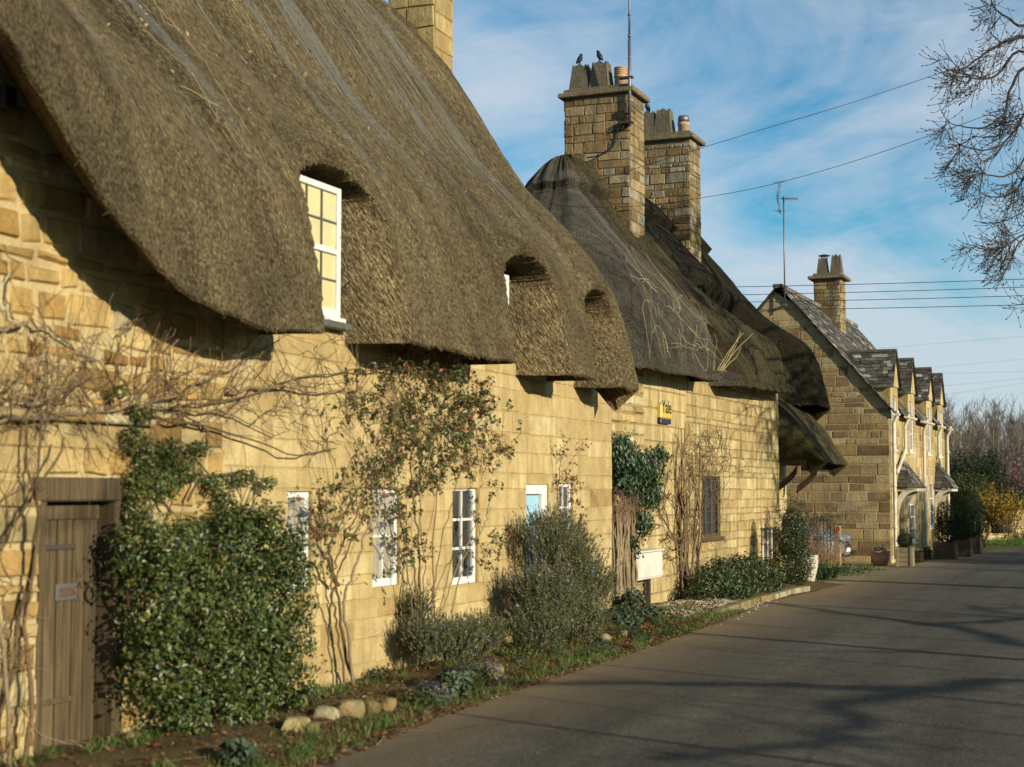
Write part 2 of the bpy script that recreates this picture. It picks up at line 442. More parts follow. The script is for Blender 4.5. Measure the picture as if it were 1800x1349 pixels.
# ------------------------------------------------------------------ ground, road, verge
def strip_mesh(left, right, z, n=1):
    mb = MB()
    rows = []
    for (a, b) in zip(left, right):
        rows.append([mb.vert((a[0] + (b[0] - a[0]) * i / n, a[1] + (b[1] - a[1]) * i / n, z)) for i in range(n + 1)])
    for r0, r1 in zip(rows, rows[1:]):
        for i in range(n):
            mb.face((r0[i], r0[i + 1], r1[i + 1], r1[i]))
    return mb
def mat_ground():
    m, nt = new_mat('grass_and_earth')
    oc = obj_co(nt)
    n = nd(nt, 'ShaderNodeTexNoise', {'Vector': oc, 'Scale': .6, 'Detail': 9, 'Roughness': .7})
    n2 = nd(nt, 'ShaderNodeTexNoise', {'Vector': oc, 'Scale': 25, 'Detail': 6, 'Roughness': .7})
    c = ramp(nt, n.outputs[0], [(.35, (.055, .075, .018)), (.55, (.085, .10, .028)), (.7, (.13, .10, .05))])
    c = mix(nt, .8, c, ramp(nt, n2.outputs[0], [(.3, .55), (.7, 1.35)]), 'MULTIPLY')
    finish(nt, c, .95, n2.outputs[0], .8, .05, .1)
    return m
def mat_road():
    m, nt = new_mat('worn_asphalt')
    oc = obj_co(nt)
    sx = nd(nt, 'ShaderNodeSeparateXYZ', {0: oc})
    fine = nd(nt, 'ShaderNodeTexNoise', {'Vector': oc, 'Scale': 75, 'Detail': 4, 'Roughness': .8})
    agg = nd(nt, 'ShaderNodeTexVoronoi', {'Vector': oc, 'Scale': 55})
    big = nd(nt, 'ShaderNodeTexNoise', {'Vector': mapping(nt, oc, (1.4, .22, 1)), 'Scale': .8, 'Detail': 7, 'Roughness': .62})
    med = nd(nt, 'ShaderNodeTexNoise', {'Vector': oc, 'Scale': 3.0, 'Detail': 7, 'Roughness': .7})
    c = ramp(nt, fine.outputs[0], [(.32, (.027, .025, .019)), (.5, (.068, .062, .048)), (.68, (.140, .130, .104))])
    c = mix(nt, .8, c, ramp(nt, agg.outputs['Color'], [(.1, .6), (.6, 1.05), (1, 1.6)]), 'MULTIPLY')
    c = mix(nt, 1, c, ramp(nt, big.outputs[0], [(.30, .62), (.5, 1), (.68, 1.32)]), 'MULTIPLY')
    c = mix(nt, 1, c, ramp(nt, med.outputs[0], [(.28, .82), (.7, 1.16)]), 'MULTIPLY')
    # earth and straw-coloured dust trodden in along the near edge
    e = maths(nt, 'ADD', sx.outputs[0], maths(nt, 'MULTIPLY', maths(nt, 'SUBTRACT', med.outputs[0], .5), 1.1))
    dust = ramp(nt, maths(nt, 'MULTIPLY', maths(nt, 'ADD', e, 5.9), 1 / 1.6), [(0, .9), (.45, .35), (1, 0)])
    c = mix(nt, dust, c, (.21, .155, .085))
    # hairline cracks and old patches
    cw = nd(nt, 'ShaderNodeTexNoise', {'Vector': oc, 'Scale': 1.7, 'Detail': 5})
    cv = nd(nt, 'ShaderNodeTexVoronoi', {'Vector': mix(nt, .22, oc, cw.outputs['Color']), 'Scale': .55}, feature='DISTANCE_TO_EDGE')
    cm = nd(nt, 'ShaderNodeTexNoise', {'Vector': oc, 'Scale': .35, 'Detail': 3})
    crack = maths(nt, 'MULTIPLY', ramp(nt, cv.outputs['Distance'], [(.0, 1), (.012, 0)]), ramp(nt, cm.outputs[0], [(.45, 0), (.6, .8)]))
    c = mix(nt, crack, c, (.035, .032, .026))
    grit = nd(nt, 'ShaderNodeTexVoronoi', {'Vector': oc, 'Scale': 9.0})
    c = mix(nt, ramp(nt, grit.outputs['Distance'], [(.0, .7), (.045, .0)]), c, (.34, .31, .24))
    finish(nt, c, .88, maths(nt, 'ADD', fine.outputs[0], maths(nt, 'MULTIPLY', agg.outputs['Distance'], .6)), .8, .012, .12)
    return m
def mat_soil():
    m, nt = new_mat('verge_soil')
    oc = obj_co(nt)
    n = nd(nt, 'ShaderNodeTexNoise', {'Vector': oc, 'Scale': 3.5, 'Detail': 9, 'Roughness': .7})
    n2 = nd(nt, 'ShaderNodeTexNoise', {'Vector': oc, 'Scale': 40, 'Detail': 6, 'Roughness': .75})
    c = ramp(nt, n.outputs[0], [(.3, (.07, .045, .02)), (.5, (.13, .09, .042)), (.62, (.10, .085, .03)), (.75, (.20, .15, .08))])
    c = mix(nt, .9, c, ramp(nt, n2.outputs[0], [(.3, .5), (.7, 1.4)]), 'MULTIPLY')
    finish(nt, c, .95, n2.outputs[0], 1, .04, .1)
    return m
M_ground, M_road, M_soil = mat_ground(), mat_road(), mat_soil()
g = MB()
g.poly([(-500, -300, 0), (500, -300, 0), (500, 700, 0), (-500, 700, 0)])
kind(g.build('ground', M_ground), 'structure')
LEFT = [(-5.3, -25), (-5.35, 4), (-5.5, 9.4), (-5.72, 11.5), (-5.82, 13.6), (-5.9, 17.6), (-6.1, 22), (-6.35, 25.3), (-6.15, 29), (-6.0, 33), (-6.25, 36), (-6.3, 39), (-6.0, 42), (-5.7, 46), (-5.3, 50), (-4.4, 54), (-2.6, 60), (1, 68), (7, 77), (16, 86), (40, 98)]
RIGHT = [(4.2, -25), (4.2, 4), (4.1, 9.4), (4.1, 11.5), (4.0, 13.6), (4.0, 17.6), (3.8, 22), (3.7, 25.3), (3.6, 29), (3.5, 33), (3.3, 36), (3.2, 39), (3.2, 42), (3.2, 46), (3.3, 49), (3.8, 52), (5, 56.5), (8, 62), (13, 69.5), (20, 78), (43, 90)]
def densify(p, k=4):
    o = []
    for (x0, y0), (x1, y1) in zip(p, p[1:]):
        for i in range(k):
            t = i / k
            o.append((x0 + (x1 - x0) * t, y0 + (y1 - y0) * t))
    return o + [p[-1]]
Ld, Rd = densify(LEFT, 6), densify(RIGHT, 6)
Lw = [(x + .10 * nz(y * .9, 3.3) + .05 * nz(y * 3.1, 1.3), y) for x, y in Ld]
kind(strip_mesh(Lw, Rd, 0.012, 6).build('road', M_road), 'structure')
def road_left(y):
    for (x0, y0), (x1, y1) in zip(LEFT, LEFT[1:]):
        if y0 <= y <= y1:
            return x0 + (x1 - x0) * (y - y0) / (y1 - y0)
    return -5.5
def verge_z(x, y):
    e = road_left(y)
    t = max(0, min(1, (e - x) / .9))
    return .006 + .10 * t * t * (3 - 2 * t) + .035 * t * nz(x * 2.3, y * 2.3) + .02 * nz(x * 7, y * 7, 4) * min(1, t * 3)
mb = MB()
rows = []
ys = np.arange(2, 31.6, .12)
for y in ys:
    e = road_left(y) + .16
    rows.append([mb.vert((e + (-7.75 - e) * i / 18, y, verge_z(e + (-7.75 - e) * i / 18, y))) for i in range(19)])
for r0, r1 in zip(rows, rows[1:]):
    for i in range(18):
        mb.face((r0[i], r1[i], r1[i + 1], r0[i + 1]), 0, True)
kind(mb.build('verge', M_soil), 'structure')
mb = strip_mesh([(-16, 31.6), (-16, 36), (-16, 41)], [(-5.95, 31.6), (-6.05, 36), (-6.2, 41)], .008, 4)
kind(mb.build('driveway', mat_plain('dusty_drive_gravel', (.24, .19, .11), .95, .1, .4, 30, .7, dirt=(.11, .09, .05), bdist=.03)), 'structure')

# ------------------------------------------------------------------ stone walling
def stone_wall(mb, P0, U, N, Wd, top, holes, hr, wr, gap, relief, rng, z0=0.0, ms=0, mm=1, du=.5, jit=.012, depth=.22, back=True, top_skip=.05, tint=None):
    """Coursed walling: a mortar sheet with real openings and reveals, and every stone a raised block of its own shape."""
    P0, U, N = Vector(P0), Vector(U), Vector(N)
    Z = Vector((0, 0, 1))
    flip = U.cross(Z).dot(N) < 0
    def P(u, z, n=0.0): return P0 + U * u + Z * z + N * n
    def Q(pts, m, c, sm=False):
        mb.poly(pts[::-1] if flip else pts, m, c, sm)
    br = sorted(set([0.0, Wd] + [h[0] for h in holes] + [h[1] for h in holes] + list(np.arange(du, Wd, du))))
    br = [b for b in br if 0 <= b <= Wd]
    cm = (.5, .5, .5)
    for a, b in zip(br, br[1:]):
        if b - a < 1e-5: continue
        mid = (a + b) / 2
        hs = sorted([(h[2], h[3]) for h in holes if h[0] < mid < h[1]])
        z = z0
        ta, tb = top(a), top(b)
        for h0, h1 in hs:
            if h0 > z: Q([P(a, z), P(b, z), P(b, h0), P(a, h0)], mm, cm)
            z = h1
        if max(ta, tb) > z: Q([P(a, z), P(b, z), P(b, max(tb, z)), P(a, max(ta, z))], mm, cm)
    for (a, b, c0, c1) in holes:
        for p in ([P(a, c0), P(a, c1), P(a, c1, -depth), P(a, c0, -depth)], [P(b, c1), P(b, c0), P(b, c0, -depth), P(b, c1, -depth)],
                  [P(a, c1), P(b, c1), P(b, c1, -depth), P(a, c1, -depth)], [P(b, c0), P(a, c0), P(a, c0, -depth), P(b, c0, -depth)]):
            Q(p, mm, cm)
    z = z0
    zmax = max(top(u) for u in np.linspace(0, Wd, 60))
    while z < zmax:
        h = rng.uniform(*hr)
        free = [(0.0, Wd)]
        for (a, b, c0, c1) in holes:
            if min(z + h, c1) - max(z, c0) > .25 * h:
                nf = []
                for s, e in free:
                    if b <= s or a >= e: nf.append((s, e)); continue
                    if a > s: nf.append((s, a))
                    if b < e: nf.append((b, e))
                free = nf
        for s, e in free:
            u = s
            while u < e - .03:
                w = rng.uniform(*wr) * (.7 + .6 * h / hr[1])
                if e - (u + w) < wr[0] * .7: w = e - u
                uc = u + w / 2
                if min(top(u + .02), top(min(u + w, Wd) - .02)) > z + h * .5 + top_skip or top(uc) > z + h + top_skip:
                    zt = min(z + h, min(top(u), top(min(u + w, Wd))) - .01)
                    if zt > z + .04:
                        r = relief * rng.uniform(.35, 1.3)
                        o = [(u, z), (u + w, z), (u + w, zt), (u, zt)]
                        gp = gap / 2
                        sg = [(1, 1), (-1, 1), (-1, -1), (1, -1)]
                        outer, inner = [], []
                        for (uu, zz), (du_, dz_) in zip(o, sg):
                            jx, jz = rng.uniform(-jit, jit), rng.uniform(-jit, jit)
                            x0_, z0_ = uu + du_ * gp + jx * .6, zz + dz_ * gp + jz * .6
                            outer.append(P(x0_, z0_, -.004))
                            ins = min(.035, max(.010, relief * .8)) * rng.uniform(.7, 1.5)
                            inner.append(P(x0_ + du_ * ins, z0_ + dz_ * ins, r * rng.uniform(.75, 1.2) + .003))
                        c = tint(uc, z, rng) if tint else (rng.random(), rng.random(), rng.random())
                        b0 = len(mb.v)
                        for p_ in outer + inner:
                            mb.v.append(tuple(p_)); mb.c.append(c)
                        fs = [(4, 5, 6, 7)] + [(i, (i + 1) % 4, 4 + (i + 1) % 4, 4 + i) for i in range(4)]
                        for q in fs:
                            q = [b0 + i for i in q]
                            mb.face(q[::-1] if flip else q, ms)
                u += w
        z += h

def sash_window(parent, X, y0, y1, z0, z1, cols, rows, pane_mat, fw=.055, bar=.022, mid=False, frame_mat=None, sill=True, name='window', bar_mat=None):
    """white window in a wall facing +X: frame and glazing bars, pane and sill as sub-parts"""
    fm = frame_mat or M_white
    mb = MB()
    d = .07
    mb.box((X - d, y0, z0), (X, y0 + fw, z1), 0, bev=.006)
    mb.box((X - d, y1 - fw, z0), (X, y1, z1), 0, bev=.006)
    mb.box((X - d, y0 + fw, z1 - fw), (X - .002, y1 - fw, z1), 0, bev=.006)
    mb.box((X - d, y0 + fw, z0), (X - .002, y1 - fw, z0 + fw * 1.3), 0, bev=.006)
    iy0, iy1, iz0, iz1 = y0 + fw, y1 - fw, z0 + fw * 1.3, z1 - fw
    if mid:
        zm = (iz0 + iz1) / 2
        mb.box((X - d, iy0, zm - .028), (X - .004, iy1, zm + .028), 0, bev=.005)
    gb = MB() if bar_mat else mb
    for i in range(1, cols):
        y = iy0 + (iy1 - iy0) * i / cols
        gb.box((X - .05, y - bar / 2, iz0), (X - .014, y + bar / 2, iz1), 0)
    for i in range(1, rows):
        z = iz0 + (iz1 - iz0) * i / rows
        gb.box((X - .049, iy0, z - bar / 2), (X - .016, iy1, z + bar / 2), 0)
    w = mb.build(name, fm, parent)
    if bar_mat: gb.build('glazing_bars', bar_mat, w)
    p = MB()
    p.poly([(X - .032, iy0, iz0), (X - .032, iy1, iz0), (X - .032, iy1, iz1), (X - .032, iy0, iz1)])
    p.poly([(X - .034, iy0, iz0), (X - .034, iy0, iz1), (X - .034, iy1, iz1), (X - .034, iy1, iz0)])
    p.build('pane', pane_mat, w)
    if sill:
        q = MB()
        q.box((X - d, y0 - .03, z0 - .05), (X + .05, y1 + .03, z0 - .002), 0, bev=.008)
        q.build('sill', fm, w)
    return w

# ------------------------------------------------------------------ thatch
def sstep(t):
    t = max(0.0, min(1.0, t))
    return t * t * (3 - 2 * t)
def interp(x, xs, ys):
    return float(np.interp(x, xs, ys))
def thatch(name, cols, prof, mat, parent, recess=(), xwall=-7.15, bulge=.035, collar=.84, collar_h=.08, rng=None, straws=0, seed=0.0, swell=None, tint=None, nv=105, bare_ends=(True, True), straw_mats=None):
    """cols: list of (Ex,Ey,ze,Rx,Ry,zr,s); prof: list of (inward fraction, height fraction)"""
    mb = MB()
    P = np.array(prof, float)
    seg = np.concatenate([[0], np.cumsum(np.hypot(np.diff(P[:, 0]) * 4.7, np.diff(P[:, 1]) * 6.2))])
    tl = seg / seg[-1]
    vs = np.concatenate([np.linspace(0, .09, int(nv * .12), endpoint=False), np.linspace(.09, .34, int(nv * .55), endpoint=False), np.linspace(.34, collar - .008, int(nv * .30)), np.linspace(collar, 1, int(nv * .1))])
    D, H = np.interp(vs, tl, P[:, 0]), np.interp(vs, tl, P[:, 1])
    uv, grid = [], []
    def place(col, d, h, v):
        Ex, Ey, ze, Rx, Ry, zr, s = col
        x, y, z = Ex + (Rx - Ex) * d, Ey + (Ry - Ey) * d, ze + (zr - ze) * h
        o = Vector((Ex - Rx, Ey - Ry, 0))
        if o.length > 0: o.normalize()
        k = bulge * (nz(s * .55 + seed, v * 3.1) * 1.5 + nz(s * 1.7 + seed, v * 1.6 + 5) * 1.0 + .5 * nz(s * 5.0, v * 5 + seed))
        k += .010 * nz(s * 16 + seed, v * 40)
        if swell: k += swell(s, v)
        if v >= collar: k += collar_h
        x += o.x * (k * .8); y += o.y * (k * .8); z += k * .45 * (1 if v > .02 else .3)
        rr = 0.0
        for (y0, y1, zt, xw, cl, cr, brow, slant, slant2, soft) in recess:
            dz_ = max(0.0, min(2.6, zt - z))
            y0 -= slant * dz_; y1 -= slant2 * dz_
            if xw > 0: xw = x - xw
            if y < y0 - 1.2 or y > y1 + 1.4 or x < xw - 3: continue
            half = (y1 - y0) / 2
            q = (y - (y0 + y1) / 2) / half
            ztop = zt - .10 * min(1.4, abs(q)) ** 2.5
            if y < y0: Sx = 1 - (y0 - y) / cl
            elif y > y1:
                Sx = 1 - (y - y1) / cr
                ztop -= .12 * min(1.3, (y - y1) / cr) ** 3
            else: Sx = 1.0
            T = sstep((ztop - z) / soft + .2)
            b = brow * math.exp(-((z - ztop - .13) / .15) ** 2) * sstep(1.25 - abs(q) * .75) if z > ztop - .12 else 0
            x += b; z += b * .25
            r = sstep(Sx) * T
            if r > 0 and xw < x:
                x = x * (1 - r) + xw * r
                rr = max(rr, r)
        return (x, y, z), rr
    for ci, col in enumerate(cols):
        line = []
        s = col[6]
        first, rr0 = place(col, D[0], H[0], 0.0)
        base = tint(s, 0) if tint else .5
        fx, fy, fz = first
        Ex, Ey, ze, Rx, Ry, zr, _ = col
        o = Vector((Ex - Rx, Ey - Ry, 0)); o.normalize()
        # the cut underside of the eave, curling back to the wall
        under = [(.62, .62), (.34, .28), (.14, .055), (.035, -.02)]
        room = max(.0, min(1.0, (fx - xwall) / .5)) if abs(o.x) > .5 else 1.0
        for back, dz in under:
            n_ = .012 * nz(s * 14, back * 30)
            line.append(mb.vert((fx - o.x * back * room, fy - o.y * back * room, fz + dz * room + n_), (base * .9, .5, 0)))
            uv.append((s, dz - .1 - back))
        for j, v in enumerate(vs):
            p, rr = place(col, D[j], H[j], v)
            t = tint(s, v) if tint else .5
            t *= 1 + .12 * nz(s * .8 + seed, v * 6)
            netf = sstep((v - .12) * 3) * (1 - rr) * (0 if v > .78 and abs(o.y) > .25 else 1)
            line.append(mb.vert(p, (t, .5, netf)))
            uv.append(((p[1] + .45 * rr if abs(o.x) >= abs(o.y) else p[0]), v * seg[-1]))
        grid.append(line)
    n = len(grid[0])
    for a, b in zip(grid, grid[1:]):
        for j in range(n - 1):
            mb.face((a[j], b[j], b[j + 1], a[j + 1]), 0, True)
    # thickness of the two verges
    for end, ln, sg in ((0, grid[0], 1), (1, grid[-1], -1)):
        if not bare_ends[end]: continue
        ring = []
        for j in ln:
            x, y, z = mb.v[j]
            ring.append(mb.vert((x - .30, y + sg * .03, z - .26), (.42, .5, 0))); uv.append((y, z))
        for j in range(n - 1):
            q = (ln[j], ln[j + 1], ring[j + 1], ring[j])
            mb.face(q if end == 0 else q[::-1], 0, True)
    o = None
    if straws and rng is not None:
        Q, Cc = [], []
        nc = len(grid)
        for _ in range(straws):
            ci = int(rng.random() * (nc - 1)); 
            if rng.random() < .03: j = 3 + int(rng.random() * 4)
            else: j = 4 + int((n - 6) * rng.random() ** 1.3)
            a, b, c = Vector(mb.v[grid[ci][j]]), Vector(mb.v[grid[ci + 1][j]]), Vector(mb.v[grid[ci][j + 1]])
            du, dv = (b - a), (c - a)
            if du.length < 1e-5 or dv.length < 1e-5: continue
            nn = du.cross(dv)
            if nn.length < 1e-9: continue
            nn.normalize()
            p = a + du * rng.random() + dv * rng.random()
            dn = (-dv.normalized() + du.normalized() * rng.normal(0, .22) + nn * rng.uniform(.0, .10)).normalized()
            ln_ = rng.uniform(.025, .08)
            sd = dn.cross(nn).normalized() * rng.uniform(.0015, .003)
            e = p + dn * ln_
            p = p - nn * .004
            Q.append((p - sd, p + sd, e + sd * .6, e - sd * .6))
            t = rng.random()
            bt = tint(cols[ci][6], .3) * 2 if tint else 1.0
            Cc.append(np.array((.06, .04, .018)) * bt * (1 - t) + np.array((.26, .19, .09)) * bt * t)
        mb.quads(Q, Cc, 1)
    mats = [mat, M_straw]
    o = mb.build(name, mats, parent, uv=np.array(uv, np.float32), sharp=48)
    return o
PROF = [(0, 0), (.035, .10), (.082, .20), (.155, .288), (.25, .372), (.36, .462), (.51, .63), (.655, .785), (.785, .89), (.93, .975), (1, 1)]

def chimney(parent, x0, x1, y0, y1, zb, zt, pots, rng, name='chimney', cap_over=.11, mats=None, hr=(.08, .24), wr=(.11, .42)):
    st, mo = mats or (M_chim, M_mortc)
    mb = MB()
    tp = lambda u: zt
    stone_wall(mb, (x0, y0, 0), (1, 0, 0), (0, -1, 0), x1 - x0, tp, [], hr, wr, .012, .016, rng, zb, jit=.020, top_skip=0)
    stone_wall(mb, (x1, y0, 0), (0, 1, 0), (1, 0, 0), y1 - y0, tp, [], hr, (.2, .5), .012, .014, rng, zb, jit=.020, top_skip=0)
    stone_wall(mb, (x0, y0, 0), (0, 1, 0), (-1, 0, 0), y1 - y0, tp, [], hr, (.2, .5), .012, .014, rng, zb, jit=.020, top_skip=0)
    stone_wall(mb, (x0, y1, 0), (1, 0, 0), (0, 1, 0), x1 - x0, tp, [], hr, wr, .012, .014, rng, zb, jit=.020, top_skip=0)
    ch = mb.build(name, [st, mo], parent)
    if cap_over:
        cb = MB()
        k = cap_over
        cb.box((x0 - k, y0 - k, zt), (x1 + k, y1 + k, zt + .10), 0, (.6, .6, .5), bev=.018)
        cb.box((x0 - k * .2, y0 - k * .2, zt + .10), (x1 + k * .2, y1 + k * .2, zt + .19), 0, (.4, .5, .5), bev=.02, taper=.93)
        cb.build('cap', M_cap, ch)
    for p in pots: p(ch)
    return ch
def stone_pot(x, y, z, w=.34, h=.62, spike=.10):
    """square tapering stone pot, its rim cut to a point in the middle of each side and at each corner"""
    spike *= .6
    def make(par):
        mb = MB()
        b, t = w / 2, w / 2 * .68
        def ringp(hw, zz): return [(x + sx * hw, y + sy * hw, zz) for sx, sy in ((-1, -1), (1, -1), (1, 1), (-1, 1))]
        lo, hi, inn = ringp(b, z), ringp(t, z + h), ringp(t - .05, z + h)
        for i in range(4):
            j = (i + 1) % 4
            m0 = tuple((a + c) / 2 for a, c in zip(hi[i], hi[j]))
            m0 = (m0[0], m0[1], m0[2] + spike)
            qi = tuple((a * .88 + c * .12) for a, c in zip(hi[i], hi[j])); qi = (qi[0], qi[1], qi[2] - .015)
            qj = tuple((a * .12 + c * .88) for a, c in zip(hi[i], hi[j])); qj = (qj[0], qj[1], qj[2] - .015)
            ci_ = (hi[i][0], hi[i][1], hi[i][2] + spike * .6); cj_ = (hi[j][0], hi[j][1], hi[j][2] + spike * .6)
            mb.poly([lo[i], lo[j], cj_, qj, m0, qi, ci_], 0, (.5, .5, .5))
            k = .80
            def inw(p): return (x + (p[0] - x) * k, y + (p[1] - y) * k, p[2])
            I = [inw(p) for p in (cj_, qj, m0, qi, ci_)]
            for (a1, a2), (b1, b2) in zip(zip((cj_, qj, m0, qi), (qj, m0, qi, ci_)), zip(I, I[1:])):
                mb.poly([a2, a1, b1, b2])
            dn = [(p[0], p[1], z + h * .5) for p in (I[0], I[-1])]
            mb.poly([dn[0], dn[1], I[4], I[3], I[2], I[1], I[0]])
        kk = [(x - b, y - b, z + h * .5), (x + b, y - b, z + h * .5), (x + b, y + b, z + h * .5), (x - b, y + b, z + h * .5)]
        mb.poly([((p[0] - x) * .55 + x, (p[1] - y) * .55 + y, p[2]) for p in kk], 0, (0, 0, 0))
        mb.build('chimney_pot', M_pot, par)
    return make
def clay_pot(x, y, z, r=.135, h=.46, cowl='louvre'):
    def make(par):
        mb = MB()
        prof = [(r * 1.02, 0), (r * 1.0, h * .55), (r * 1.12, h * .57), (r * 1.12, h * .62), (r, h * .64)]
        if cowl == 'louvre':
            for i in range(4):
                zz = h * (.66 + .085 * i)
                prof += [(r * .86, zz), (r * .86, zz + h * .03), (r * 1.08, zz + h * .04), (r * 1.05, zz + h * .075)]
            prof += [(r * .7, h * 1.02)]
            mb.lathe((x, y, z), prof, 16)
        else:
            prof += [(r * 1.1, h * .66), (r * 1.1, h * .72), (r * .8, h * .72), (r * .8, h * .5)]
            mb.lathe((x, y, z), prof, 16)
            mb.lathe((x, y, z), [(r * 1.0, h * .72), (r * 1.06, h * .95), (r * .9, h * 1.1), (r * .3, h * 1.13)], 14, 1)
        mb.build('chimney_pot', [M_clay, M_metal], par)
    return make
# ------------------------------------------------------------------ first cottage (nearest)
R1 = np.random.default_rng(11)
XW = -7.15
XE = -6.47
cot = thing('thatched_cottage', 'nearest thatched cottage, yellow limewashed walls under a huge brown netted thatch', 'cottage', (-9, 12, 0))
eave_px = [(-60, -30), (0, 42), (20, 68), (60, 128), (110, 212), (150, 290), (200, 368), (250, 432), (300, 482), (345, 518), (390, 546), (430, 564), (480, 578)]
EV = [on_x(px, py, XE) for px, py in eave_px]
ey = [2.0, 5.2] + [p.y for p in EV] + [12, 14, 18, 21]
ez = [6.3, 5.9] + [p.z for p in EV] + [3.30, 3.30, 3.28, 3.24]
def ze1(y):
    return interp(y, ey, ez) + .02 * nz(y * 1.3, 2.2) + .012 * nz(y * 4, 1)
XR, ZR, YEND = -11.3, 9.55, 20.55
D1 = (11.80, 12.95, 4.86, -7.6, .10, .22, .20, .30, .19, .04)
D2 = (15.98, 16.98, 4.60, -7.7, .09, .26, .20, .42, .14, .045)
D3 = (18.44, 19.18, 4.48, -7.6, .09, .26, .18, .40, .34, .045)
cols = []
for y in list(np.arange(3.0, 10.8, .09)) + list(np.arange(10.8, 20.5, .05)) + [YEND]:
    cols.append((XE, y if y < 18.3 else 18.3 + (y - 18.3) * .57, ze1(y), XR, y, ZR, y))
# broad swells of the slope: the roof of the cross gable meets the main slope in a hollow
def swell1(s, v):
    return .10 * math.exp(-((s - 15.0) / 1.6) ** 2) * v * (1 - v) * 2 - .10 * math.exp(-((s - 13.2 + v * 1.2) / .5) ** 2) * sstep(v * 3)
def tint1(s, v):
    return .5 + .06 * nz(s * .5, v * 2)
thatch('thatch_roof', cols, PROF, M_thatch, cot, [D1, D2, D3], XW, .05, .84, .07, R1, 16000, 1.7, swell1, tint1, 150)
# back slope
mb = MB(); uvb = []
for i, y in enumerate(np.linspace(3, YEND, 12)):
    for j, (x, z) in enumerate(((XR - .02, ZR + .02), (XR - 2.4, ZR - 2.9), (XR - 4.3, 3.3))):
        mb.vert((x, y, z)); uvb.append((y, j * 3.5))
for i in range(11):
    for j in range(2):
        a = i * 3 + j
        mb.face((a, a + 1, a + 4, a + 3), 0, True)
mb.build('back_slope', M_thatch, cot, uv=np.array(uvb, np.float32))
# walls
holes_px = {'a': (503, 548, 864, 1046), 'b': (655, 703, 857, 1034), 'c': (795, 840, 854, 1030), 'd': (925, 964, 852, 1105), 'e': (983, 1007, 850, 938)}
def wall_rect(q, X):
    p, r = on_x(q[0], q[3], X), on_x(q[1], q[2], X)
    return [p.y, r.y, p.z, r.z]
HW = {k: wall_rect(v, XW) for k, v in holes_px.items()}
HW['d'][2] = .05
dr0, dr1 = on_x(62, 1330, XW), on_x(216, 850, XW)
DOOR = [dr0.y, dr1.y, .03, dr1.z + .01]
Y0 = 3.0
holes = [[h[0] - Y0, h[1] - Y0, h[2], h[3]] for h in list(HW.values()) + [DOOR]]
mb = MB()
SPLIT = 10.75
top1 = lambda u: max(3.42, ze1(u + Y0) + .75)
def tint_l(u, z, r): return (r.random() ** .8, r.random(), r.random())
def tint_r(u, z, r):
    return (.25 + .65 * r.random() - (.25 if r.random() < .2 else 0), .3 + .5 * r.random(), r.random())
stone_wall(mb, (XW, Y0, 0), (0, 1, 0), (1, 0, 0), SPLIT - Y0, top1, [h for h in holes if h[1] < SPLIT - Y0 - .01], (.10, .26), (.15, .46), .036, .024, R1, 0, 0, 1, jit=.03, tint=tint_l)
topR = lambda u: 3.42 if any(a < u + SPLIT < b for a, b in ((11.3, 13.0), (15.3, 17.05), (17.75, 19.2))) else 4.05
hr_ = [[h[0] - (SPLIT - Y0), h[1] - (SPLIT - Y0), h[2], h[3]] for h in holes if h[1] > SPLIT - Y0 - .01]
stone_wall(mb, (XW, SPLIT, 0), (0, 1, 0), (1, 0, 0), 20.4 - SPLIT, topR, hr_, (.16, .27), (.26, .74), .010, .0065, R1, 0, 2, 3, du=.06, jit=.014, tint=tint_r)
# far gable end and near end
gt = lambda u: max(.1, 3.4 + (ZR - 3.5) * min(u / 4.1, 2 - u / 4.1, 1.0))
stone_wall(mb, (XW, 20.4, 0), (-1, 0, 0), (0, 1, 0), 8.2, gt, [], (.2, .32), (.3, .6), .014, .006, R1, 0, 2, 3)
mb.poly([(XW, Y0, 0), (XW, Y0, 5.5), (XR, Y0, ZR - .5), (XR - 4, Y0, 3.3), (XR - 4, Y0, 0)], 0)
mb.poly([(XR - 4, Y0, 0), (XR - 4, Y0, 3.4), (XR - 4, 20.4, 3.4), (XR - 4, 20.4, 0)], 2)
mb.build('wall', [M_rubble, M_mortar, M_lime, M_mortar_lime], cot)
# dark sheets behind the openings, coloured for the shade of unlit rooms
# ground floor windows
M_backing = mat_plain('painted_room_shade', (.05, .04, .03), .9, .1)
sash_window(cot, XW - .03, HW['a'][0], HW['a'][1], HW['a'][2], HW['a'][3], 1, 1, M_curt, .06, sill=False)
sash_window(cot, XW - .03, HW['b'][0], HW['b'][1], HW['b'][2], HW['b'][3], 2, 2, M_curt, .06, .028, sill=False)
sash_window(cot, XW - .03, HW['c'][0], HW['c'][1], HW['c'][2], HW['c'][3], 2, 3, M_glass, .06, .028, sill=False)
sash_window(cot, XW - .03, HW['e'][0], HW['e'][1], HW['e'][2], HW['e'][3], 2, 2, M_glass, .05, .022, sill=False)
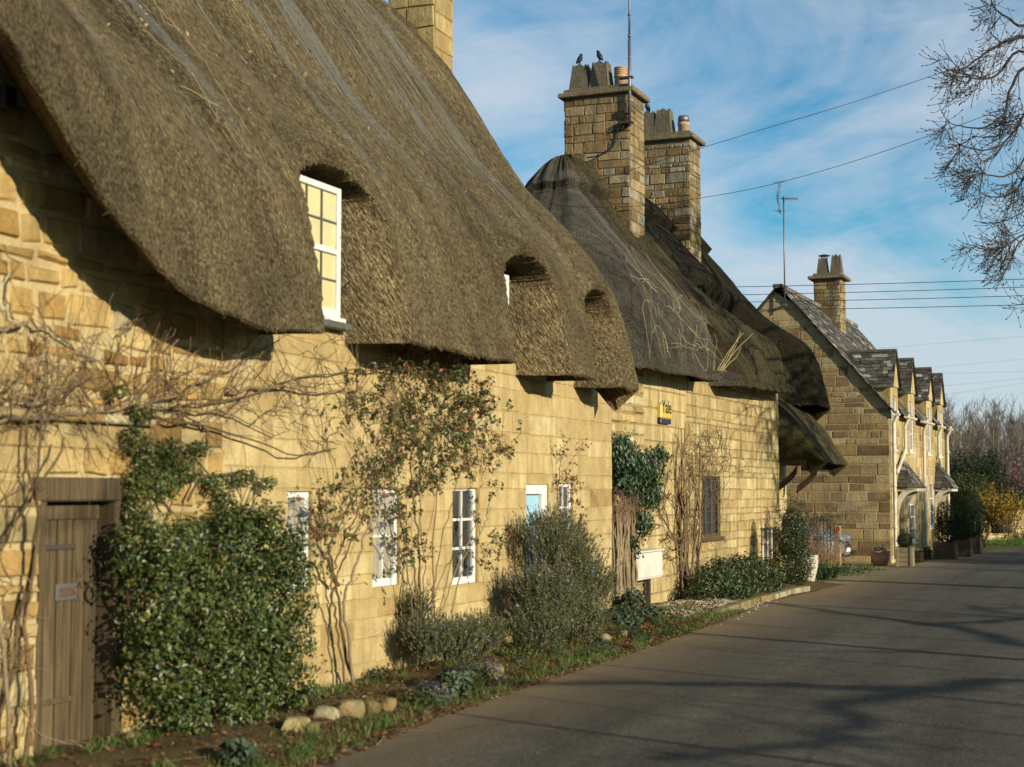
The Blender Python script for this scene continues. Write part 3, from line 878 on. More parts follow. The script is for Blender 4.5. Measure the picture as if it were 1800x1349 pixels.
# dormer windows
sash_window(cot, -7.14, 11.72, 12.66, 3.52, 4.76, 3, 4, M_blind, .06, .016, True, bar_mat=M_lead)
sash_window(cot, -7.14, 15.90, 16.72, 3.62, 4.46, 2, 2, M_glass, .06, .02)
sash_window(cot, -7.16, 18.30, 18.98, 3.62, 4.34, 2, 2, M_glass, .05, .02)
def backing(par, x, a, b, z0, z1):
    mb = MB(); mb.poly([(x, a, z0), (x, b, z0), (x, b, z1), (x, a, z1)], 0); mb.build('dark_backing', M_backing, par)  # flat sheet whose dark colour stands in for indoor shade
for a, b, zt in ((11.5, 12.68, 4.72), (15.7, 16.75, 4.5), (18.15, 18.95, 4.38)): backing(cot, -7.23, a, b, 3.3, zt)
mb = MB()
mb.box((-7.12, 11.55, 3.40), (-7.02, 12.68, 3.468), 0, bev=.01)
mb.build('lead_flashing', M_lead, cot)
# blue door in its white frame
y0, y1, z0, z1 = HW['d']
mb = MB()
X = XW - .05
mb.box((X - .1, y0, z0), (X, y0 + .07, z1), 0, bev=.006)
mb.box((X - .1, y1 - .16, z0), (X + .03, y1, z1), 0, bev=.006)
mb.box((X - .1, y0 + .07, z1 - .12), (X + .028, y1 - .16, z1), 0, bev=.006)
fr = mb.build('door_frame', M_white, cot)
mb = MB()
mb.box((X - .09, y0 + .072, z0 + .01), (X - .03, y1 - .162, z1 - .122), 0)
for a, b in ((z0 + .15, z0 + .8), (z0 + .95, z1 - .25)):
    w_ = (y1 - y0 - .234)
    for k in (0, 1):
        c0 = y0 + .072 + w_ * (.10 + .46 * k)
        mb.box((X - .035, c0, a), (X - .018, c0 + w_ * .34, b), 0, bev=.007)
dr = mb.build('door', M_blue, cot)
mb = MB(); mb.ell((X - .0, y0 + .15, 1.0), .03, .03, .03); mb.build('handle', M_metal, dr)
# old plank door at the left, in a heavy oak frame
y0, y1, z0, z1 = DOOR
mb = MB()
X = XW
mb.box((X - .20, y0 - .02, z0), (X + .015, y0 + .055, z1 - .02), 0, bev=.01)
mb.box((X - .20, y1 - .10, z0), (X + .02, y1 + .02, z1 - .02), 0, bev=.01)
mb.box((X - .20, y0 - .10, z1 - .14), (X + .035, y1 + .05, z1 + .03), 0, bev=.012)
fr = mb.build('door_frame', M_wood, cot)
mb = MB()
pw = [0, .115, .36, .60, .80, 1.0]
Wd = y1 - .10 - (y0 + .055) - .06
for a, b in zip(pw, pw[1:]):
    kc = R1.uniform(.30, .68); mb.box((X - .15, y0 + .06 + Wd * a + .007, z0 + .02 + .01 * R1.random()), (X - .105 + .006 * R1.random(), y0 + .06 + Wd * b - .007, z1 - .16), 0, (kc, kc, kc), bev=.006)
mb.box((X - .105, y0 + .06, z1 - .27), (X - .085, y0 + .06 + Wd, z1 - .165), 0, bev=.006)
for a in (.1, .35, .6, .8):
    for k in range(7):
        zz = z0 + .2 + k * .22
        mb.ell((X - .098, y0 + .06 + Wd * a + .03, zz), .006, .007, .007, 6, 4, 1)
door = mb.build('plank_door', [M_wood, M_iron], cot)
for zz in (.42, 1.50):
    h = MB(); h.box((X - .102, y0 + .07, zz - .02), (X - .088, y0 + .07 + Wd * .62, zz + .02), 0, bev=.005); h.build('hinge', M_iron if zz > 1 else M_wood, door)
h = MB()
c = Vector((X - .085, y0 + .06 + Wd * .86, 1.17))
h.tube([c + Vector((.012, .045 * math.sin(t), -.02 + .055 * math.cos(t))) for t in np.linspace(0, 2 * PI, 17)], .008, 6)
h.box((c.x - .02, c.y - .02, c.z + .02), (c.x + .012, c.y + .02, c.z + .07), 0, bev=.005)
h.build('ring_handle', M_iron, door)
h = MB(); h.box((X - .104, y0 + .06 + Wd * .33, 1.12), (X - .088, y0 + .06 + Wd * .66, 1.24), 0, bev=.004); h.box((X - .09, y0 + .06 + Wd * .38, 1.15), (X - .082, y0 + .06 + Wd * .62, 1.21), 1, bev=.004)
h.build('letter_plate', [M_lead, mat_plain('worn_copper', (.085, .05, .03), .7, .3, .3)], door)
backing(cot, XW - .16, DOOR[0], DOOR[1], 0, DOOR[3])
for k in 'abcde': backing(cot, XW - .21, *HW[k])
# drip ledge over the door, doorstep slab
pL = on_x(30, 728, XW)
mb = MB()
for k, yy in enumerate(np.arange(6.6, 9.5, .62)):
    mb.box((XW - .02, yy + .004, pL.z - .03), (XW + .10, yy + .616, pL.z + .035), 0, (R1.random(), R1.random(), .5), bev=.012)
    mb.box((XW - .02, yy + .004, pL.z - .22), (XW + .03, yy + .616, pL.z - .034), 0, (.75, R1.random(), .5), bev=.012)
mb.build('drip_ledge', M_rubble, cot)
# chimney at the far gable
cp = on_y(690, 60, 20.75); cq = on_y(771, 60, 20.75)
chimney(cot, cp.x, cq.x, 20.62, 21.25, 0.0, 10.6, [stone_pot((cp.x + cq.x) / 2 - .12, 20.93, 10.79)], R1, hr=(.2, .42), wr=(.2, .5), mats=(M_cot2, M_mort2))
# folds of wire netting lying down the slope
def slope_pt(s, t):
    """point on the first cottage's slope: t = share of the height"""
    d = interp(t, [h for _, h in PROF], [q for q, _ in PROF])
    k = ze1(s)
    return Vector((XE + (XR - XE) * d, s, k + (ZR - k) * t))
M_net = mat_plain('grey_wire_netting', (.20, .20, .17), .6, .4, .3, 30)
for k in range(34):
    mb = MB()
    s = R1.uniform(8, 18.4)
    t0, t1 = R1.uniform(.3, .62), R1.uniform(.75, .99)
    pts = []
    dr_ = R1.uniform(-.5, .3)
    for t in np.linspace(t1, t0, 22):
        p = slope_pt(s + dr_ * (t1 - t) + .05 * nz(t * 6, k), t)
        pts.append(p + Vector((.075 + .03 * nz(t * 9, k * 2), 0, .05)))
    mb.tube(pts, [.0028 + .0035 * abs(nz(i * .4, k)) for i in range(22)], 4)
    mb.build('netting_fold', M_net, cot)

# ------------------------------------------------------------------ second cottage (hipped dark thatch)
R2 = np.random.default_rng(22)
X2, XE2, XR2, ZR2, YA, YG = -7.6, -7.05, -10.8, 8.42, 28.0, 35.3
cot2 = thing('thatched_cottage', 'middle thatched cottage with a dark hipped thatch and two tall stone chimneys', 'cottage', (-9.5, 28, 0))
def ze2(s): return interp(s, [10, 20, 25.6, 26.2, 30, 32.4, 33.2, 36], [3.75, 3.72, 3.80, 3.78, 3.88, 3.98, 3.85, 3.75]) + .02 * nz(s * 1.1, 7)
cols = []
# hip end (facing the first cottage) then the rounded corner, then the front
path = []
for x in np.arange(-10.7, -7.9, .10): path.append((x, 20.95))
for t in np.linspace(0, PI / 2, 14)[1:-1]: path.append((-7.9 + .85 * math.sin(t), 21.8 - .85 * math.cos(t)))
for y in np.arange(21.8, YG, .06): path.append((XE2, y))
path.append((XE2, YG))
s = 0
pv = None
for (x, y) in path:
    if y < 21.81 and x < XE2 + .001:
        s_ = y - (XE2 - x)          # running coordinate, equals y along the front
    else: s_ = y
    ry = max(y, YA) if x > -7.06 else YA
    fan = sstep((YA - y) / 6) if y < YA else 0
    cols.append((x, y, ze2(s_), XR2 - .0, ry if y > YA else YA + .0 * fan, ZR2, s_))
E1 = (27.0, 27.9, 5.0, -8.1, .10, .30, .16, .95, .85, .05)
E2 = (29.2, 34.1, 6.3, .85, .22, .45, .0, -1.33, .1, .8)
PROF2 = [(0, 0), (.028, .08), (.085, .17), (.19, .28), (.36, .43), (.56, .60), (.72, .77), (.86, .91), (.94, .97), (1, 1)]
def swell2(s, v):
    if v > .80 and s < 29: return .05 * math.sin(PI * min(1, (v - .78) / .22)) + .05 * nz(s * 2, v * 9)
    k = .28 * math.exp(-((s - 31.2) / 1.2) ** 2) * sstep(v * 4) * (1 - v) * 1.2
    k += .34 * math.exp(-((s - 34.8) / .75) ** 2) * math.exp(-((v - .24) / .14) ** 2)
    k -= .15 * math.exp(-((s - 33.2) / .6) ** 2) * sstep((v - .1) * 4) * (1 - v)
    k -= .22 * math.exp(-((s - 27.6 + v * .6) / .42) ** 2) * sstep(v * 3) * (1 - v * .5)
    k += .10 * nz(s * 1.5, v * 1.3, 3) * sstep((s - 27) / 1.5)
    return k
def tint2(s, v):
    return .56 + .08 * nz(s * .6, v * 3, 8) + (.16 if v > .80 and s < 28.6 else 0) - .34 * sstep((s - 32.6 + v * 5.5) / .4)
def mk2():
    mb_mat = M_thatch2
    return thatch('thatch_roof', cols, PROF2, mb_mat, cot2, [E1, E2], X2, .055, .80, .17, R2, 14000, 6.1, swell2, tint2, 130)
roof2 = mk2()
# mossier thatch on the right-hand half of the slope
roof2.data.materials.append(M_thatch3)
me = roof2.data
cen = np.empty(len(me.polygons) * 3, np.float32); me.polygons.foreach_get('center', cen); cen = cen.reshape(-1, 3)
mi = np.empty(len(me.polygons), np.int32); me.polygons.foreach_get('material_index', mi)
bd = np.array([27.35 - .10 * (c[2] - 4) + .12 * nz(c[2] * 2.2, 5) for c in cen])
mi[(mi == 0) & (cen[:, 1] > bd) & (cen[:, 0] > -10.6)] = 2
me.polygons.foreach_set('material_index', mi)
mb = MB(); uvb = []
for i, y in enumerate(np.linspace(YA, YG, 8)):
    for j, (x, z) in enumerate(((XR2 - .02, ZR2 + .05), (XR2 - 2.0, ZR2 - 2.4), (XR2 - 3.7, 3.7))):
        mb.vert((x, max(y, YA) if j == 0 else y, z)); uvb.append((y, j * 3))
for i in range(7):
    for j in range(2):
        a = i * 3 + j
        mb.face((a, a + 1, a + 4, a + 3), 0, True)
mb.build('back_slope', M_thatch2, cot2, uv=np.array(uvb, np.float32))
hp = {'a': (1234, 1266, 838, 946), 'b': (1337, 1364, 926, 992)}
HW2 = {k: wall_rect(v, X2) for k, v in hp.items()}
YB = 32.45
mb = MB()
h2 = [[h[0] - 20.9, h[1] - 20.9, h[2], h[3]] for h in HW2.values()]
rough_end = 23.2 - 20.9
def tint_2(u, z, r): return (r.random(), r.random(), r.random())
stone_wall(mb, (X2, 20.9, 0), (0, 1, 0), (1, 0, 0), rough_end, lambda u: 4.4, [], (.11, .24), (.2, .5), .02, .030, R2, 0, 0, 1, jit=.02, tint=tint_2)
stone_wall(mb, (X2, 20.9 + rough_end, 0), (0, 1, 0), (1, 0, 0), 2.35, lambda u: 4.4, [[h[0] - rough_end, h[1] - rough_end, h[2], h[3]] for h in h2[:0]], (.22, .42), (.4, .8), .014, .008, R2, 0, 0, 1, jit=.01, tint=lambda u, z, r: (.45 + .4 * r.random(), .4 + .4 * r.random(), .5))
off = rough_end + 2.35
stone_wall(mb, (X2, 20.9 + off, 0), (0, 1, 0), (1, 0, 0), YB - 20.9 - off, lambda u: 4.5 if u > 2.75 else 3.86, [[h[0] - off, h[1] - off, h[2], h[3]] for h in h2], (.09, .27), (.15, .62), .012, .012, R2, 0, 0, 1, jit=.022, tint=lambda u, z, r: (.15 + .75 * r.random(), .3 + .5 * r.random(), .5))
stone_wall(mb, (X2, 20.9, 0), (-1, 0, 0), (0, -1, 0), 7, lambda u: 3.9, [], (.2, .3), (.3, .5), .02, .02, R2, 0, 0, 1)
stone_wall(mb, (X2, YB, 0), (-1, 0, 0), (0, 1, 0), .5, lambda u: 4.0, [], (.15, .3), (.3, .5), .02, .01, R2, 0, 0, 1)
# set-back wall behind the porch, and the far gable
XB = X2 - .45
pd = [33.0, 33.75, .03, 2.15]
stone_wall(mb, (XB, YB, 0), (0, 1, 0), (1, 0, 0), 35.1 - YB, lambda u: 4.2, [[pd[0] - YB, pd[1] - YB, pd[2], pd[3]]], (.18, .3), (.3, .5), .012, .008, R2, 0, 0, 1, tint=lambda u, z, r: (.7 + .3 * r.random(), .6, .5))
stone_wall(mb, (XB, 35.1, 0), (-1, 0, 0), (0, 1, 0), 6.4, lambda u: 3.8 + 4.4 * min(u / 3.0, 2.13 - u / 3.0), [], (.2, .32), (.3, .6), .014, .008, R2, 0, 0, 1)
mb.poly([(-14.6, 20.9, 0), (-14.6, 20.9, 3.8), (-14.6, 35.1, 3.8), (-14.6, 35.1, 0)], 0)
mb.build('wall', [M_cot2, M_mort2], cot2)
for k in HW2.values(): backing(cot2, X2 - .2, *k)
backing(cot2, -7.95, 25.8, 28.0, 3.6, 4.9)  # dark sheet in the dormer hollow, painted in place of its shade
k = HW2['a']
w = sash_window(cot2, X2 - .06, k[0], k[1], k[2], k[3], 3, 5, M_glass, .05, .016, frame_mat=M_woodd, sill=False)
q = MB(); q.box((X2 - .1, k[0] - .05, k[2] - .07), (X2 + .06, k[1] + .08, k[2] - .004), 0, bev=.01); q.build('sill', M_woodd, w)
for f_ in (.30, .62, .97):
    q = MB(); q.box((X2 - .058, k[0] + (k[1] - k[0]) * f_ - .02, k[2] + .04), (X2 - .035, k[0] + (k[1] - k[0]) * f_ + .005, k[3] - .04), 0); q.build('mullion', M_metal, w)
k = HW2['b']
w = sash_window(cot2, X2 - .02, k[0], k[1], k[2], k[3], 4, 4, M_curt, .07, .02, frame_mat=M_woodd, sill=False)
for f_ in (.22, .5, .78):
    q = MB(); q.box((X2 - .03, k[0] + (k[1] - k[0]) * f_ - .022, k[2] + .08), (X2 - .012, k[0] + (k[1] - k[0]) * f_ + .022, k[3] - .06), 0); q.build('mullion', M_cream, w)
# porch: dark door, oak posts and bracket, thatched hood
mb = MB()
for i in range(5): mb.box((XB - .14, pd[0] + .15 * i + .003, .04), (XB - .09, pd[0] + .15 * i + .147, 2.12), 0, bev=.005)
mb.build('door', M_woodd, cot2)
mb = MB()
mb.box((X2 - .30, YB + .02, 0), (X2 - .16, YB + .16, 2.5), 0, bev=.01)
mb.box((X2 + .45, YB + .10, 2.33), (X2 + .57, 35.0, 2.45), 0, bev=.01)
mb.box((X2 - .3, YB + .10, 2.45), (X2 + .57, YB + .22, 2.56), 0, bev=.01)
for yy in (YB + .08, 34.6):
    pts = [Vector((X2 - .12 + .50 * math.sin(t), yy + .07, 2.34 - .34 * (1 - math.sin(t)) - .12 * math.cos(t))) for t in np.linspace(.1, PI / 2, 9)]
    for a, b in zip(pts, pts[1:]):
        mb.obox(a - Vector((.05, .05, .07)), b - a + Vector((.01, 0, 0)), (0, .1, 0), (.02, 0, .17))
mb.build('porch_frame', mat_plain('red_brown_oak', (.06, .036, .02), .8, .2, .35, 9, .4), cot2)
pc = []
for y in np.arange(YB + .12, 35.0, .06): pc.append((X2 + 1.0, y, 2.50 + .03 * nz(y * 2, 9), X2 - .25, y, 3.95, y))
PROFP = [(0, 0), (.16, .22), (.34, .44), (.56, .66), (.8, .86), (1, 1)]
mb = MB(); b_ = []
pr = [(X2 + 1.0 - 1.25 * d, 2.50 + 1.45 * h) for d, h in PROFP]
for yy in (YB + .13, YB + .20):
    n0 = 26
    pts = []
    for i in range(n0 + 1):
        t = i / n0
        d = interp(t, [0, .2, .4, .6, .8, 1], [q[0] for q in PROFP]); h = interp(t, [0, .2, .4, .6, .8, 1], [q[1] for q in PROFP])
        pts.append((X2 + .97 - 1.25 * d, yy, 2.50 + 1.43 * h))
    for (xa, ya, za), (xb, yb, zb) in zip(pts, pts[1:]):
        lo = lambda x: 2.46 + .10 * math.sin((x - X2) * 3) - .06 * nz(x * 6, 3)
        k = 8
        for j in range(k):
            f0, f1 = j / k, (j + 1) / k
            P4 = []
            for (x, z), f in (((xa, za), f0), ((xb, zb), f0), ((xb, zb), f1), ((xa, za), f1)):
                zz = lo(x) + (z - lo(x)) * f
                P4.append((x, yy - .10 * math.sin(PI * min(1, f * 1.1)) + .03 * nz(x * 5, zz * 5), zz))
            if yy < YB + .15: mb.poly(P4[::-1], 0, (.62, .5, 0), True)
mb.poly([(X2 - .28, YB + .14, 2.47), (X2 + .95, YB + .14, 2.47), (X2 + .95, 35.0, 2.47), (X2 - .28, 35.0, 2.47)], 0, (.5, .5, 0))
mb.build('porch_thatch_end', M_thatch3, cot2)
thatch('porch_thatch', pc, PROFP, M_thatch3, cot2, [], X2, .05, .95, .0, R2, 2500, 3.3, None, lambda s, v: .62, 40)
# chimneys
def face_x(px, Y): return on_y(px, 300, Y).x
cx0, cx1 = face_x(993, 28.0), face_x(1108, 28.0)
zc1 = on_y(1050, 158, 28.0).z - .12
zt1 = zc1 + .19
def potx(px, Y): return on_y(px, 130, Y).x
ch1 = chimney(cot2, cx0, cx1, 28.0, 28.85, 5.5, zc1, [stone_pot(potx(1022, 28.4), 28.42, zt1 - .02, .42, .54, .10), stone_pot(potx(1057, 28.4), 28.42, zt1 - .02, .42, .56, .10), clay_pot(potx(1091, 28.4), 28.42, zt1 - .02, .13, .46)], R2)
dx0, dx1 = face_x(1108, 32.4), face_x(1213, 32.4)
zc2 = on_y(1170, 238, 32.4).z - .12
zt2 = zc2 + .19
ch2 = chimney(cot2, dx0, dx1, 32.4, 33.2, 5.5, zc2, [stone_pot(potx(1140, 32.8), 32.8, zt2 - .02, .42, .56, .10), stone_pot(potx(1168, 32.8), 32.8, zt2 - .02, .42, .58, .10), clay_pot(potx(1201, 32.8), 32.8, zt2 - .02, .125, .40, 'cowl')], R2)

# ------------------------------------------------------------------ far house: gable to the lane, four stone dormers
R3 = np.random.default_rng(33)
X3, Y3, YE3 = -6.65, 41.0, 52.0
XR3, ZE3 = -9.55, 4.12
ZR3 = on_y(1378, 503, 41.0).z
hs = thing('stone_house', 'far stone house with slate roof, four gabled dormers and white drainpipes', 'house', (-9, 46, 0))
dorm_y = [41.85, 44.85, 48.45, 51.0]
mb = MB()
slope3 = (ZR3 - ZE3) / (X3 - XR3)
gab = lambda u: ZE3 + slope3 * min(u, 2 * (X3 - XR3) - u) - .03
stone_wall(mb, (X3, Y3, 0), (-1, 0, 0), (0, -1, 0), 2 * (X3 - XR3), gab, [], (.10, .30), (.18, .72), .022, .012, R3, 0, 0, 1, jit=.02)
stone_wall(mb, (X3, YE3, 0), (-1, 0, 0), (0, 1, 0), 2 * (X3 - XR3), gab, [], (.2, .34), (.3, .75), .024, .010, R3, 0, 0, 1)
fr_h = []
for px0, px1, py0, py1 in ((1599, 1608, 885, 955), (1634, 1640, 850, 928)):
    a, b = on_x(px0, py1, X3), on_x(px1, py0, X3)
    fr_h.append([a.y - Y3, b.y - Y3 + .25, a.z, b.z])
fr_h.append([42.35 - Y3, 43.2 - Y3, .03, 1.9])
fr_h.append([49.6 - Y3, 50.4 - Y3, .03, 1.9])
up_h = []
def topf(u):
    t = ZE3 - .04
    for dy in dorm_y:
        q = abs(u + Y3 - dy)
        if q < .62: t = max(t, 5.62 - q * 1.55 - .03)
    return t
for dy in dorm_y: up_h.append([dy - .36 - Y3, dy + .36 - Y3, 3.0, 4.45])
stone_wall(mb, (X3, Y3, 0), (0, 1, 0), (1, 0, 0), YE3 - Y3, topf, fr_h + up_h, (.15, .30), (.25, .6), .018, .008, R3, 0, 2, 3, du=.1, jit=.008)
mb.poly([(XR3 * 2 - X3, Y3, 0), (XR3 * 2 - X3, Y3, ZE3), (XR3 * 2 - X3, YE3, ZE3), (XR3 * 2 - X3, YE3, 0)], 0)
# dormer cheeks
for dy in dorm_y:
    for sg in (-.62, .62):
        xb = X3 - (4.66 - ZE3) / slope3 - .3
        n_ = [(X3, dy + sg, ZE3 - .1), (X3, dy + sg, 4.66), (xb, dy + sg, 4.66), (xb + .3, dy + sg, ZE3 - .1)]
        mb.poly(n_ if sg > 0 else n_[::-1], 2, (.5, .4, .5))
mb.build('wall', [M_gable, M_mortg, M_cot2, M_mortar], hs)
def slates(mb, A, Bv, Cv, Dv, rng, w=.24, e=.15, clip=None, th=.018):
    """courses of slates from the eave edge A-B up to the ridge edge D-C"""
    A, Bv, Cv, Dv = map(Vector, (A, Bv, Cv, Dv))
    up = ((Dv + Cv) / 2 - (A + Bv) / 2)
    nrm = (Bv - A).cross(up).normalized()
    n = max(2, int(up.length / e))
    for i in range(n):
        t0, t1 = i / n, min(1, (i + 1.25) / n)
        p0, q0 = A.lerp(Dv, t0), Bv.lerp(Cv, t0)
        p1, q1 = A.lerp(Dv, t1), Bv.lerp(Cv, t1)
        L0 = (q0 - p0).length
        if L0 < .02: continue
        u = -rng.random() * w
        while u < L0:
            ww = w * rng.uniform(.6, 1.35)
            a, b = max(0, u) / L0, min(L0, u + ww - .006) / L0
            u += ww
            if b - a < .01: continue
            lift = th * rng.uniform(.7, 1.7)
            c = (rng.random(), rng.random(), rng.random())
            P_ = [p0.lerp(q0, a) + nrm * lift, p0.lerp(q0, b) + nrm * lift, p1.lerp(q1, b) + nrm * .004, p1.lerp(q1, a) + nrm * .004]
            P_[0] += up.normalized() * rng.uniform(-.015, .015); P_[1] += up.normalized() * rng.uniform(-.015, .015)
            mb.poly(P_, 0, c)
            mb.poly([P_[1], P_[0], p0.lerp(q0, a) - nrm * .01, p0.lerp(q0, b) - nrm * .01], 0, (c[0] * .5, c[1], c[2]))
    mb.poly([A - nrm * .012, Bv - nrm * .012, Cv - nrm * .012, Dv - nrm * .012], 0, (.2, .2, .2))
mb = MB()
ov = .16
eX, eZ = X3 + ov, ZE3 - ov * slope3
segs = [Y3 - .12] + [v for dy in dorm_y for v in (dy - .63, dy + .63)] + [YE3 + .1]
slates(mb, (XR3, Y3 - .12, ZR3 + .02), (XR3, YE3 + .1, ZR3 + .02), (XR3, YE3 + .1, ZR3 + .03), (XR3, Y3 - .12, ZR3 + .03), R3)
zmid = 4.72
xm = X3 - (zmid - ZE3) / slope3
slates(mb, (xm, Y3 - .12, zmid), (xm, YE3 + .1, zmid), (XR3, YE3 + .1, ZR3 + .03), (XR3, Y3 - .12, ZR3 + .03), R3, .23, .13)
for a, b in zip(segs[::2], segs[1::2]):
    if b - a > .05:
        slates(mb, (eX, a, eZ), (eX, b, eZ), (xm, b, zmid), (xm, a, zmid), R3, .23, .13)
bx = 2 * XR3 - eX
slates(mb, (bx, YE3 + .1, eZ), (bx, Y3 - .12, eZ), (XR3, Y3 - .12, ZR3 + .03), (XR3, YE3 + .1, ZR3 + .03), R3, .5, .4)
for k in range(26):
    y = Y3 - .12 + k * .43
    mb.obox((XR3 - .13, y, ZR3 - .06), (.26, 0, 0), (0, .42, 0), (0, 0, .11), 0, (.55 + .35 * R3.random(), .8, .5))
roof3 = mb.build('slate_roof', M_slate, hs)
for dy in dorm_y:
    mb = MB()
    zr, ze_, hw = 5.66, 4.62, .74
    xr_ = X3 - (zr - ZE3) / slope3 - .1
    xe_ = X3 - (ze_ - ZE3) / slope3 - .1
    f = X3 + .10
    slates(mb, (xe_, dy - hw, ze_), (f, dy - hw, ze_), (f, dy, zr), (xr_, dy, zr), R3, .19, .115)
    slates(mb, (f, dy + hw, ze_), (xe_, dy + hw, ze_), (xr_, dy, zr), (f, dy, zr), R3, .19, .115)
    mb.obox((xr_, dy - .07, zr - .03), (f - xr_, 0, 0), (0, .14, 0), (0, 0, .07), 0, (.6, .8, .5))
    dm = mb.build('dormer_roof', M_slate, hs)
    g_ = MB()
    g_.poly([(X3 + .035, dy - .60, 4.68), (X3 + .035, dy + .60, 4.68), (X3 + .035, dy + .02, 5.60), (X3 + .035, dy - .02, 5.60)], 0, (.75, .7, .5))
    g_.poly([(X3 + .035, dy - .60, 4.68), (X3 + .035, dy - .02, 5.60), (X3 - .1, dy - .02, 5.60), (X3 - .1, dy - .60, 4.68)], 0, (.75, .7, .5))
    g_.build('gable_stone', M_cot2, dm)
    sash_window(hs, X3 - .02, dy - .36, dy + .36, 3.0, 4.45, 2, 3, M_glass, .06, .025)
    l = MB(); l.box((X3 - .18, dy - .36, 3.0), (X3 - .15, dy + .36, 4.45)); l.build('dark_backing', M_backing, hs)
for i, h in enumerate(fr_h[:2]):
    sash_window(hs, X3 - .03, h[0] + Y3, h[1] + Y3, h[2], h[3], 2, 3, M_glass, .06, .025)
for i, h in enumerate(fr_h):
    l = MB(); l.box((X3 - .2, h[0] + Y3, h[2]), (X3 - .17, h[1] + Y3, h[3])); l.build('dark_backing', M_backing, hs)
for h in fr_h[2:]:
    d_ = MB()
    for i in range(5):
        w_ = (h[1] - h[0]) / 5
        d_.box((X3 - .14, h[0] + Y3 + w_ * i + .003, .04), (X3 - .09, h[0] + Y3 + w_ * (i + 1) - .003, h[3] - .01), 0, bev=.006)
    d_.build('door', M_woodd, hs)
# gutters and drainpipes
def pipe(yt, yb, zs=None, hop=True, jog=0.0):
    p = MB()
    x = X3 + .10
    pts = [(x + .10, yt, ZE3 - .12), (x + .10, yt, ZE3 - .24), (x, yt + .0, ZE3 - .45)]
    if jog: pts += [(x, yt, ZE3 - 1.1), (x, yb, ZE3 - 1.75)]
    pts += [(x, yb, 1.2 if not jog else 2.4)]
    if not jog: pts += [(x, yb, .12)]
    q = [Vector(pts[0])]
    for a, b in zip(pts, pts[1:]):
        for k in range(1, 5): q.append(Vector(a).lerp(Vector(b), k / 4))
    p.tube(q, .045, 8)
    for zz in ((.9, 2.0, 3.1) if not jog else (2.9,)):
        p.lathe((x, yb if zz < 2.5 or not jog else yt, zz), [(.055, 0), (.06, .02), (.06, .07), (.055, .09)], 8)
    p.build('drainpipe', M_pipe, hs)
pipe(41.06, 41.06)
pipe(43.0, 41.55, jog=1)
pipe(46.55, 46.55)
pipe(49.75, 50.6, jog=1)
pipe(51.85, 51.85)
gseg = [(Y3 - .1, 41.22), (42.48, 44.2), (45.5, 47.8), (49.1, 50.35), (51.65, 52.1)]
for a, b in gseg:
    g_ = MB()
    n_ = 7
    for k in range(n_):
        t0, t1 = PI * k / n_, PI * (k + 1) / n_
        g_.poly([(eX + .05 - .06 * math.cos(t0), a, eZ - .01 - .07 * math.sin(t0)), (eX + .05 - .06 * math.cos(t1), a, eZ - .01 - .07 * math.sin(t1)), (eX + .05 - .06 * math.cos(t1), b, eZ - .01 - .07 * math.sin(t1)), (eX + .05 - .06 * math.cos(t0), b, eZ - .01 - .07 * math.sin(t0))])
    g_.poly([(eX + .05 - .06 * math.cos(t), a, eZ - .01 - .07 * math.sin(t)) for t in np.linspace(0, PI, 8)])
    g_.build('gutter', M_pipe, hs)
# stone-slated door canopies on curved white brackets
for cy in (42.75, 50.0):
    mb = MB()
    f = X3 + .56
    z0, z1 = 1.98, 2.78
    slates(mb, (f, cy - .75, z0), (f, cy + .75, z0), (X3 + .02, cy + .35, z1), (X3 + .02, cy - .35, z1), R3, .2, .12)
    slates(mb, (X3, cy - .75, z0), (f, cy - .75, z0), (X3 + .02, cy - .35, z1), (X3 + .02, cy - .35, z1), R3, .2, .12)
    slates(mb, (f, cy + .75, z0), (X3, cy + .75, z0), (X3 + .02, cy + .35, z1), (X3 + .02, cy + .35, z1), R3, .2, .12)
    cn = mb.build('canopy', M_slate, hs)
    b_ = MB()
    for yy in (cy - .68, cy + .60):
        b_.box((X3 + .01, yy, z0 - .10), (f - .02, yy + .09, z0 - .02), 0, bev=.006)
        pts = [(X3 + .04 + .46 * (1 - math.cos(t)), z0 - .72 + .62 * math.sin(t)) for t in np.linspace(0, PI / 2, 10)]
        for i_, ((xa, za), (xb, zb)) in enumerate(zip(pts, pts[1:])):
            def off(i):
                x0_, z0_ = pts[max(0, i - 1)]; x1_, z1_ = pts[min(len(pts) - 1, i + 1)]
                l_ = math.hypot(x1_ - x0_, z1_ - z0_); return (pts[i][0] - (z1_ - z0_) / l_ * .15, pts[i][1] + (x1_ - x0_) / l_ * .15)
            oa, ob = off(i_), off(i_ + 1)
            oa = (max(X3 + .012, oa[0]), min(z0 - .03, oa[1])); ob = (max(X3 + .012, ob[0]), min(z0 - .03, ob[1]))
            A_ = [(xa, yy + .01, za), (xb, yy + .01, zb), (ob[0], yy + .01, ob[1]), (oa[0], yy + .01, oa[1])]
            b_.poly(A_); b_.poly([(p[0], yy + .08, p[2]) for p in A_][::-1])
            b_.poly([A_[1], A_[0], (xa, yy + .08, za), (xb, yy + .08, zb)])
            b_.poly([A_[3], A_[2], (ob[0], yy + .08, ob[1]), (oa[0], yy + .08, oa[1])])
    b_.box((f - .1, cy - .59, z0 - .10), (f - .025, cy + .59, z0 - .02), 0, bev=.006)
    b_.build('bracket', M_pipe, cn)
